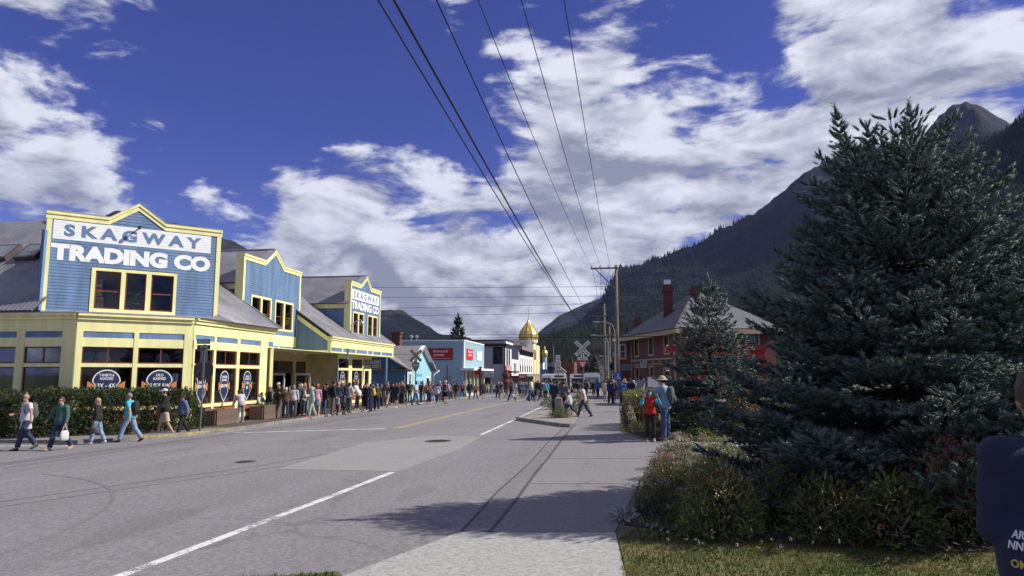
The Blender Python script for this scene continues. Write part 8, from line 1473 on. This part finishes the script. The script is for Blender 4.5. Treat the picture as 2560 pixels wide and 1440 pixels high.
(2.28, 60.66, 1.71, 207.0, 'phone', 'distant person in brown jacket, khaki trousers, bobbed grey hair, outside the depot', {'top': ('jacket', 'l', 'brown'), 'bot': ('trousers', 'khaki'), 'hair': ('bob', 'grey hair'), 'res': 0.034, 'shoes': 'black', 'group': 'distant crowd in the street'}),
(0.92, 52.8, 1.67, 215.0, 'walk2', 'distant person in slate blue sweater, grey trousers, long fair hair, outside the depot', {'top': ('sweater', 'l', 'slate blue'), 'bot': ('trousers', 'grey'), 'hair': ('long', 'blond'), 'res': 0.034, 'shoes': 'charcoal', 'group': 'distant crowd in the street'}),
(0.02, 48.68, 1.61, 194.0, 'stand_wide', 'distant person in navy jacket, denim shorts, cropped grey hair, outside the depot', {'top': ('jacket', 'l', 'navy'), 'bot': ('shorts', 'denim'), 'hair': ('short', 'grey hair'), 'res': 0.034, 'shoes': 'charcoal', 'group': 'distant crowd in the street'}),
(0.65, 47.32, 1.62, 160.0, 'phone', 'distant person in slate blue shirt, navy leggings, cropped brown hair, outside the depot', {'top': ('shirt', 's', 'slate blue'), 'bot': ('leggings', 'navy'), 'hair': ('short', 'brown hair'), 'res': 0.034, 'shoes': 'white', 'group': 'distant crowd in the street'}),
(1.88, 50.73, 1.76, 148.0, 'phone', 'distant person in slate blue sweater, khaki shorts, cropped dark hair, outside the depot', {'top': ('sweater', 'l', 'slate blue'), 'bot': ('shorts', 'khaki'), 'hair': ('short', 'dark hair'), 'res': 0.034, 'shoes': 'charcoal', 'group': 'distant crowd in the street'}),
(-18.57, 42.1, 1.79, 164.0, 'walk2', 'distant person in grey jacket, khaki trousers, cropped fair hair, inside the shop porch', {'top': ('jacket', 'l', 'grey'), 'bot': ('trousers', 'khaki'), 'hair': ('short', 'blond'), 'res': 0.034, 'shoes': 'charcoal', 'group': 'distant crowd in the street'}),
(-18.19, 43.99, 1.77, 31.0, 'stand', 'distant person in slate blue jacket, black trousers, cropped brown hair, inside the shop porch', {'top': ('jacket', 'l', 'slate blue'), 'bot': ('trousers', 'black'), 'hair': ('short', 'brown hair'), 'res': 0.034, 'shoes': 'white', 'group': 'distant crowd in the street'}),
(-18.0, 37.42, 1.69, -32.0, 'stand', 'distant person in black sweater, khaki trousers, bobbed fair hair, inside the shop porch', {'top': ('sweater', 'l', 'black'), 'bot': ('trousers', 'khaki'), 'hair': ('bob', 'blond'), 'res': 0.034, 'shoes': 'charcoal', 'group': 'distant crowd in the street'}),
(-17.71, 36.21, 1.69, 25.0, 'stroll', 'distant person in green shirt, black shorts, bobbed fair hair, inside the shop porch', {'top': ('shirt', 's', 'green'), 'bot': ('shorts', 'black'), 'hair': ('bob', 'blond'), 'res': 0.034, 'shoes': 'white', 'group': 'distant crowd in the street'}),
(-17.42, 37.04, 1.69, 185.0, 'walk', 'distant person in charcoal jacket, dark denim trousers, long dark hair, inside the shop porch', {'top': ('jacket', 'l', 'charcoal'), 'bot': ('trousers', 'dark denim'), 'hair': ('long', 'dark hair'), 'res': 0.034, 'shoes': 'white', 'group': 'distant crowd in the street'}),
(-18.6, 40.84, 1.75, 18.0, 'walk2', 'distant person in slate blue shirt, black leggings, cropped brown hair, inside the shop porch', {'top': ('shirt', 's', 'slate blue'), 'bot': ('leggings', 'black'), 'hair': ('short', 'brown hair'), 'res': 0.034, 'shoes': 'black', 'group': 'distant crowd in the street'}),
(-17.17, 38.36, 1.79, 173.0, 'stand', 'distant person in brown shirt, navy leggings, bobbed fair hair, inside the shop porch', {'top': ('shirt', 's', 'brown'), 'bot': ('leggings', 'navy'), 'hair': ('bob', 'blond'), 'res': 0.034, 'shoes': 'white', 'group': 'distant crowd in the street'}),
(-16.69, 39.05, 1.72, 183.0, 'stand_wide', 'distant person in navy shirt, khaki trousers, cropped fair hair, inside the shop porch', {'top': ('shirt', 's', 'navy'), 'bot': ('trousers', 'khaki'), 'hair': ('short', 'blond'), 'res': 0.034, 'shoes': 'white', 'group': 'distant crowd in the street'}),
(-15.66, 36.08, 1.78, -21.0, 'stand_wide', 'distant person in grey shirt, khaki trousers, cropped brown hair, in the boardwalk queue', {'top': ('shirt', 's', 'grey'), 'bot': ('trousers', 'khaki'), 'hair': ('short', 'brown hair'), 'res': 0.034, 'shoes': 'white', 'group': 'distant crowd in the street'}),
(-16.33, 56.59, 1.8, -11.0, 'phone', 'distant person in olive jacket, khaki trousers, cropped brown hair, in the boardwalk queue', {'top': ('jacket', 'l', 'olive'), 'bot': ('trousers', 'khaki'), 'hair': ('short', 'brown hair'), 'res': 0.034, 'shoes': 'charcoal', 'group': 'distant crowd in the street'}),
(-16.85, 48.94, 1.59, -39.0, 'walk2', 'distant person in grey shirt, dark denim trousers, cropped dark hair, in the boardwalk queue', {'top': ('shirt', 's', 'grey'), 'bot': ('trousers', 'dark denim'), 'hair': ('short', 'dark hair'), 'res': 0.034, 'shoes': 'black', 'group': 'distant crowd in the street'}),
(-16.27, 45.96, 1.76, 9.0, 'phone', 'distant person in red shirt, navy trousers, cropped dark hair, in the boardwalk queue', {'top': ('shirt', 's', 'red'), 'bot': ('trousers', 'navy'), 'hair': ('short', 'dark hair'), 'res': 0.034, 'shoes': 'black', 'group': 'distant crowd in the street'}),
(-15.58, 39.3, 1.79, -9.0, 'phone', 'distant person in navy jacket, black shorts, cropped fair hair, in the boardwalk queue', {'top': ('jacket', 'l', 'navy'), 'bot': ('shorts', 'black'), 'hair': ('short', 'blond'), 'res': 0.034, 'shoes': 'white', 'group': 'distant crowd in the street'}),
(-15.9, 40.43, 1.71, 195.0, 'walk2', 'distant person in navy shirt, denim trousers, bobbed dark hair, in the boardwalk queue', {'top': ('shirt', 's', 'navy'), 'bot': ('trousers', 'denim'), 'hair': ('bob', 'dark hair'), 'res': 0.034, 'shoes': 'black', 'group': 'distant crowd in the street'}),
(-15.61, 57.93, 1.66, -20.0, 'stand_wide', 'distant person in red shirt, grey leggings, cropped grey hair, in the boardwalk queue', {'top': ('shirt', 's', 'red'), 'bot': ('leggings', 'grey'), 'hair': ('short', 'grey hair'), 'res': 0.034, 'shoes': 'black', 'group': 'distant crowd in the street'}),
(-15.69, 59.25, 1.65, 151.0, 'phone', 'distant person in charcoal jacket, denim leggings, cropped fair hair, in the boardwalk queue', {'top': ('jacket', 'l', 'charcoal'), 'bot': ('leggings', 'denim'), 'hair': ('short', 'blond'), 'res': 0.034, 'shoes': 'black', 'group': 'distant crowd in the street'}),
(-15.81, 52.52, 1.82, 169.0, 'stand', 'distant person in slate blue sweater, denim trousers, bobbed brown hair, in the boardwalk queue', {'top': ('sweater', 'l', 'slate blue'), 'bot': ('trousers', 'denim'), 'hair': ('bob', 'brown hair'), 'res': 0.034, 'shoes': 'white', 'group': 'distant crowd in the street'}),
(-16.44, 54.24, 1.7, -3.0, 'walk2', 'distant person in black jacket, black leggings, cropped dark hair, in the boardwalk queue', {'top': ('jacket', 'l', 'black'), 'bot': ('leggings', 'black'), 'hair': ('short', 'dark hair'), 'res': 0.034, 'shoes': 'white', 'group': 'distant crowd in the street'}),
(-16.88, 44.41, 1.79, 148.0, 'walk', 'distant person in slate blue jacket, khaki trousers, cropped grey hair, in the boardwalk queue', {'top': ('jacket', 'l', 'slate blue'), 'bot': ('trousers', 'khaki'), 'hair': ('short', 'grey hair'), 'res': 0.034, 'shoes': 'black', 'group': 'distant crowd in the street'}),
(-15.67, 47.41, 1.64, 180.0, 'walk', 'distant person in black shirt, navy trousers, bobbed brown hair, in the boardwalk queue', {'top': ('shirt', 's', 'black'), 'bot': ('trousers', 'navy'), 'hair': ('bob', 'brown hair'), 'res': 0.034, 'shoes': 'charcoal', 'group': 'distant crowd in the street'}),
(-16.03, 49.76, 1.61, 20.0, 'stroll', 'distant person in charcoal shirt, khaki trousers, cropped fair hair, in the boardwalk queue', {'top': ('shirt', 's', 'charcoal'), 'bot': ('trousers', 'khaki'), 'hair': ('short', 'blond'), 'res': 0.034, 'shoes': 'black', 'group': 'distant crowd in the street'}),
(-10.52, 74.77, 1.75, 219.0, 'stand_wide', 'distant person in slate blue jacket, denim trousers, bobbed grey hair, mid street', {'top': ('jacket', 'l', 'slate blue'), 'bot': ('trousers', 'denim'), 'hair': ('bob', 'grey hair'), 'res': 0.034, 'shoes': 'white', 'group': 'distant crowd in the street'}),
(-7.8, 91.43, 1.79, -11.0, 'walk2', 'distant person in charcoal shirt, grey trousers, cropped dark hair, mid street', {'top': ('shirt', 's', 'charcoal'), 'bot': ('trousers', 'grey'), 'hair': ('short', 'dark hair'), 'res': 0.034, 'shoes': 'white', 'group': 'distant crowd in the street'}),
(-9.62, 79.48, 1.62, 214.0, 'stand_wide', 'distant person in charcoal jacket, denim leggings, bobbed fair hair, mid street', {'top': ('jacket', 'l', 'charcoal'), 'bot': ('leggings', 'denim'), 'hair': ('bob', 'blond'), 'res': 0.034, 'shoes': 'white', 'group': 'distant crowd in the street'}),
(-10.85, 84.58, 1.78, 159.0, 'stand_wide', 'distant person in slate blue shirt, dark denim trousers, cropped grey hair, mid street', {'top': ('shirt', 's', 'slate blue'), 'bot': ('trousers', 'dark denim'), 'hair': ('short', 'grey hair'), 'res': 0.034, 'shoes': 'charcoal', 'group': 'distant crowd in the street'}),
(-7.39, 66.79, 1.78, -39.0, 'stand_wide', 'distant person in black sweater, dark denim trousers, bobbed fair hair, mid street', {'top': ('sweater', 'l', 'black'), 'bot': ('trousers', 'dark denim'), 'hair': ('bob', 'blond'), 'res': 0.034, 'shoes': 'white', 'group': 'distant crowd in the street'}),
(-9.01, 72.15, 1.59, 155.0, 'stand', 'distant person in blue sweater, charcoal trousers, long fair hair, mid street', {'top': ('sweater', 'l', 'blue'), 'bot': ('trousers', 'charcoal'), 'hair': ('long', 'blond'), 'res': 0.034, 'shoes': 'black', 'group': 'distant crowd in the street'}),
(-10.92, 67.96, 1.65, 159.0, 'walk', 'distant person in black sweater, dark denim trousers, cropped grey hair, mid street', {'top': ('sweater', 'l', 'black'), 'bot': ('trousers', 'dark denim'), 'hair': ('short', 'grey hair'), 'res': 0.034, 'shoes': 'black', 'group': 'distant crowd in the street'}),
(-6.56, 80.1, 1.7, 15.0, 'walk', 'distant person in charcoal jacket, charcoal leggings, cropped grey hair, mid street', {'top': ('jacket', 'l', 'charcoal'), 'bot': ('leggings', 'charcoal'), 'hair': ('short', 'grey hair'), 'res': 0.034, 'shoes': 'black', 'group': 'distant crowd in the street'}),
(-6.77, 93.73, 1.81, 168.0, 'stroll', 'distant person in navy jacket, denim leggings, cropped dark hair, mid street', {'top': ('jacket', 'l', 'navy'), 'bot': ('leggings', 'denim'), 'hair': ('short', 'dark hair'), 'res': 0.034, 'shoes': 'charcoal', 'group': 'distant crowd in the street'}),
(-11.19, 91.22, 1.8, 5.0, 'stand_wide', 'distant person in brown shirt, khaki trousers, cropped dark hair, mid street', {'top': ('shirt', 's', 'brown'), 'bot': ('trousers', 'khaki'), 'hair': ('short', 'dark hair'), 'res': 0.034, 'shoes': 'black', 'group': 'distant crowd in the street'}),
(-9.78, 85.4, 1.72, 198.0, 'stroll', 'distant person in charcoal jacket, grey trousers, cropped brown hair, mid street', {'top': ('jacket', 'l', 'charcoal'), 'bot': ('trousers', 'grey'), 'hair': ('short', 'brown hair'), 'res': 0.034, 'shoes': 'black', 'group': 'distant crowd in the street'}),
(-5.68, 84.87, 1.76, -13.0, 'phone', 'distant person in olive jacket, charcoal leggings, cropped grey hair, mid street', {'top': ('jacket', 'l', 'olive'), 'bot': ('leggings', 'charcoal'), 'hair': ('short', 'grey hair'), 'res': 0.034, 'shoes': 'white', 'group': 'distant crowd in the street'}),
(-12.88, 70.96, 1.63, 3.0, 'stand_wide', 'distant person in charcoal sweater, dark denim shorts, bobbed grey hair, mid street', {'top': ('sweater', 'l', 'charcoal'), 'bot': ('shorts', 'dark denim'), 'hair': ('bob', 'grey hair'), 'res': 0.034, 'shoes': 'charcoal', 'group': 'distant crowd in the street'}),
(-5.2, 66.62, 1.62, -8.0, 'phone', 'distant person in grey sweater, black leggings, bobbed brown hair, mid street', {'top': ('sweater', 'l', 'grey'), 'bot': ('leggings', 'black'), 'hair': ('bob', 'brown hair'), 'res': 0.034, 'shoes': 'charcoal', 'group': 'distant crowd in the street'}),
(-10.05, 86.85, 1.77, -35.0, 'walk2', 'distant person in brown jacket, charcoal leggings, long fair hair, mid street', {'top': ('jacket', 'l', 'brown'), 'bot': ('leggings', 'charcoal'), 'hair': ('long', 'blond'), 'res': 0.034, 'shoes': 'white', 'group': 'distant crowd in the street'}),
(-7.4, 87.63, 1.77, -20.0, 'stroll', 'distant person in grey jacket, navy shorts, cropped dark hair, mid street', {'top': ('jacket', 'l', 'grey'), 'bot': ('shorts', 'navy'), 'hair': ('short', 'dark hair'), 'res': 0.034, 'shoes': 'white', 'group': 'distant crowd in the street'}),
(-9.38, 90.25, 1.76, -22.0, 'walk', 'distant person in olive jacket, khaki shorts, cropped brown hair, mid street', {'top': ('jacket', 'l', 'olive'), 'bot': ('shorts', 'khaki'), 'hair': ('short', 'brown hair'), 'res': 0.034, 'shoes': 'white', 'group': 'distant crowd in the street'}),
(-8.96, 80.72, 1.61, -5.0, 'stand', 'distant person in brown jacket, dark denim trousers, cropped brown hair, mid street', {'top': ('jacket', 'l', 'brown'), 'bot': ('trousers', 'dark denim'), 'hair': ('short', 'brown hair'), 'res': 0.034, 'shoes': 'charcoal', 'group': 'distant crowd in the street'}),
(-14.67, 63.17, 1.7, 155.0, 'stand', 'distant person in grey shirt, dark denim leggings, bobbed dark hair, at the kerb', {'top': ('shirt', 's', 'grey'), 'bot': ('leggings', 'dark denim'), 'hair': ('bob', 'dark hair'), 'res': 0.034, 'shoes': 'white', 'group': 'distant crowd in the street'}),
(-14.34, 42.45, 1.66, -20.0, 'stand_wide', 'distant person in olive shirt, navy trousers, long grey hair, at the kerb', {'top': ('shirt', 's', 'olive'), 'bot': ('trousers', 'navy'), 'hair': ('long', 'grey hair'), 'res': 0.034, 'shoes': 'white', 'group': 'distant crowd in the street'}),
(-15.03, 57.45, 1.79, 140.0, 'walk2', 'distant person in grey jacket, dark denim trousers, cropped brown hair, at the kerb', {'top': ('jacket', 'l', 'grey'), 'bot': ('trousers', 'dark denim'), 'hair': ('short', 'brown hair'), 'res': 0.034, 'shoes': 'charcoal', 'group': 'distant crowd in the street'}),
(-14.67, 56.64, 1.8, 218.0, 'phone', 'distant person in red jacket, dark denim trousers, cropped grey hair, at the kerb', {'top': ('jacket', 'l', 'red'), 'bot': ('trousers', 'dark denim'), 'hair': ('short', 'grey hair'), 'res': 0.034, 'shoes': 'white', 'group': 'distant crowd in the street'}),
(-14.92, 54.85, 1.73, 216.0, 'stand', 'distant person in olive sweater, charcoal trousers, cropped dark hair, at the kerb', {'top': ('sweater', 'l', 'olive'), 'bot': ('trousers', 'charcoal'), 'hair': ('short', 'dark hair'), 'res': 0.034, 'shoes': 'white', 'group': 'distant crowd in the street'}),
(-14.87, 61.13, 1.6, 211.0, 'walk', 'distant person in blue sweater, charcoal trousers, long grey hair, at the kerb', {'top': ('sweater', 'l', 'blue'), 'bot': ('trousers', 'charcoal'), 'hair': ('long', 'grey hair'), 'res': 0.034, 'shoes': 'charcoal', 'group': 'distant crowd in the street'}),
(-14.37, 60.23, 1.8, 26.0, 'phone', 'distant person in grey shirt, black trousers, bobbed grey hair, at the kerb', {'top': ('shirt', 's', 'grey'), 'bot': ('trousers', 'black'), 'hair': ('bob', 'grey hair'), 'res': 0.034, 'shoes': 'black', 'group': 'distant crowd in the street'}),
(-15.06, 62.52, 1.68, 2.0, 'phone', 'distant person in brown jacket, black trousers, cropped dark hair, at the kerb', {'top': ('jacket', 'l', 'brown'), 'bot': ('trousers', 'black'), 'hair': ('short', 'dark hair'), 'res': 0.034, 'shoes': 'white', 'group': 'distant crowd in the street'}),
(-14.3, 46.36, 1.68, 202.0, 'stand_wide', 'distant person in navy jacket, dark denim shorts, bobbed brown hair, at the kerb', {'top': ('jacket', 'l', 'navy'), 'bot': ('shorts', 'dark denim'), 'hair': ('bob', 'brown hair'), 'res': 0.034, 'shoes': 'white', 'group': 'distant crowd in the street'}),
(-14.57, 55.93, 1.64, 141.0, 'phone', 'distant person in charcoal shirt, navy trousers, bobbed dark hair, at the kerb', {'top': ('shirt', 's', 'charcoal'), 'bot': ('trousers', 'navy'), 'hair': ('bob', 'dark hair'), 'res': 0.034, 'shoes': 'white', 'group': 'distant crowd in the street'}),
(-14.69, 41.7, 1.68, 197.0, 'stroll', 'distant person in navy jacket, navy trousers, bobbed grey hair, at the kerb', {'top': ('jacket', 'l', 'navy'), 'bot': ('trousers', 'navy'), 'hair': ('bob', 'grey hair'), 'res': 0.034, 'shoes': 'white', 'group': 'distant crowd in the street'}),
]
for x, y, h, fa, po, lb, kw in PEOPLE:
    kw = dict(kw); kw['glasses'] = bool(kw.get('glasses')); person(x, y, h, fa, po, lb, **kw)
# the big man at the right edge, in a navy shirt
edge = person(1.80, 3.31, 1.87, 0, 'big', 'stout man in navy printed shirt cut off by the right edge', ('shirt', 'l', 'navy'), ('trousers', 'charcoal'), ('short', 'brown hair'), 'black', 'tan', None, None, 1.22, .0125, .025, False, None, .9)
# printed words wrapped round the side of his shirt
from mathutils.bvhtree import BVHTree
sm_ = [c for c in edge.children if c.name.startswith('shirt')][0]; bv = BVHTree.FromPolygons([v.co for v in sm_.data.vertices], [tuple(p.vertices) for p in sm_.data.polygons])
for tx, a0, a1, z0, z1, mt in (('AR', 16, 30, 1.105, 1.135, DW), ('NNI', 14, 32, 1.065, 1.095, DW), ('OM', 18, 34, 1.00, 1.03, M('print_yellow', (.62, .45, .08), .7))):
    vs, fs = textmesh(tx, .02); lo, hi = vs.min(0), vs.max(0); out = []
    for q in vs:
        th = R(a0 + (a1 - a0) * (q[0] - lo[0]) / (hi[0] - lo[0])); z = z0 + (z1 - z0) * (q[1] - lo[1]) / (hi[1] - lo[1]); d = Vector((math.cos(th), math.sin(th), 0)); hit = bv.ray_cast(Vector((0, 0, z)) + d * .6, -d, .6)[0]
        hit = hit if hit is not None else Vector((0, 0, z)) + d * .2; out.append(tuple(hit + d * (.003 if q[2] > 0 else .001)))
    mb = MB(); mb.add(out, fs); mb.build('print', mt, sm_)
# wheelchair and its user in the street
wx, wy = -6.2, 56.6; t = thing('wheelchair', 'wheelchair with a large spoked wheel in the middle of the street', 'wheelchair', (wx, wy, gz(wx, wy)), R(-80))
for sx in (-.28, .28):
    mb = MB(); mb.tube([(sx, .1 + .3 * math.cos(a), .31 + .3 * math.sin(a)) for a in [k * math.pi / 12 for k in range(25)]], .022, 6, False); w = mb.build('wheel', BLACK, t)
    mb = MB()
    for k in range(8): a = k * math.pi / 4; mb.tube([(sx, .1, .31), (sx, .1 + .29 * math.cos(a), .31 + .29 * math.sin(a))], .004, 4)
    mb.build('spokes', GALV, w); mb = MB(); mb.tube([(sx * .8, -.40, .09), (sx * .8 + .03, -.40, .09)], .085, 10); mb.build('caster', BLACK, t)
mb = MB(); mb.box(-.24, .24, -.25, .2, .44, .50); mb.build('seat', BLACK, t); mb = MB(); mb.box(-.24, .24, .19, .23, .5, .95); mb.build('backrest', BLACK, t)
mb = MB()
for sx in (-.25, .25): mb.tube([(sx, .24, .95), (sx, .22, .12), (sx, -.38, .12), (sx, -.42, .48), (sx, .2, .5)], .014, 6)
mb.build('frame', GALV, t)
person(wx + .02, wy + .02, 1.7, -100, 'sit', 'person in black seated in the wheelchair', ('jacket', 'l', 'black'), ('trousers', 'black'), ('short', 'grey hair'), 'black', res=.028, lift=.0)

# ------------------------------------------------------------------ hazy air over the valley
hm = bpy.data.materials.new('valley_haze'); hm.use_nodes = True; hm.node_tree.nodes.clear(); hg = G(hm.node_tree)
pv_ = hg.n('ShaderNodeVolumePrincipled'); pv_.inputs['Color'].default_value = (.42, .55, 1, 1); pv_.inputs['Density'].default_value = 2.1e-5; pv_.inputs['Anisotropy'].default_value = .1
ho = hg.n('ShaderNodeOutputMaterial'); hm.node_tree.links.new(pv_.outputs[0], ho.inputs['Volume'])
mb = MB(); mb.box(-6400, 6400, -6400, 6400, -12, 1700); hz_ = mb.build('haze', hm, None, 'stuff')
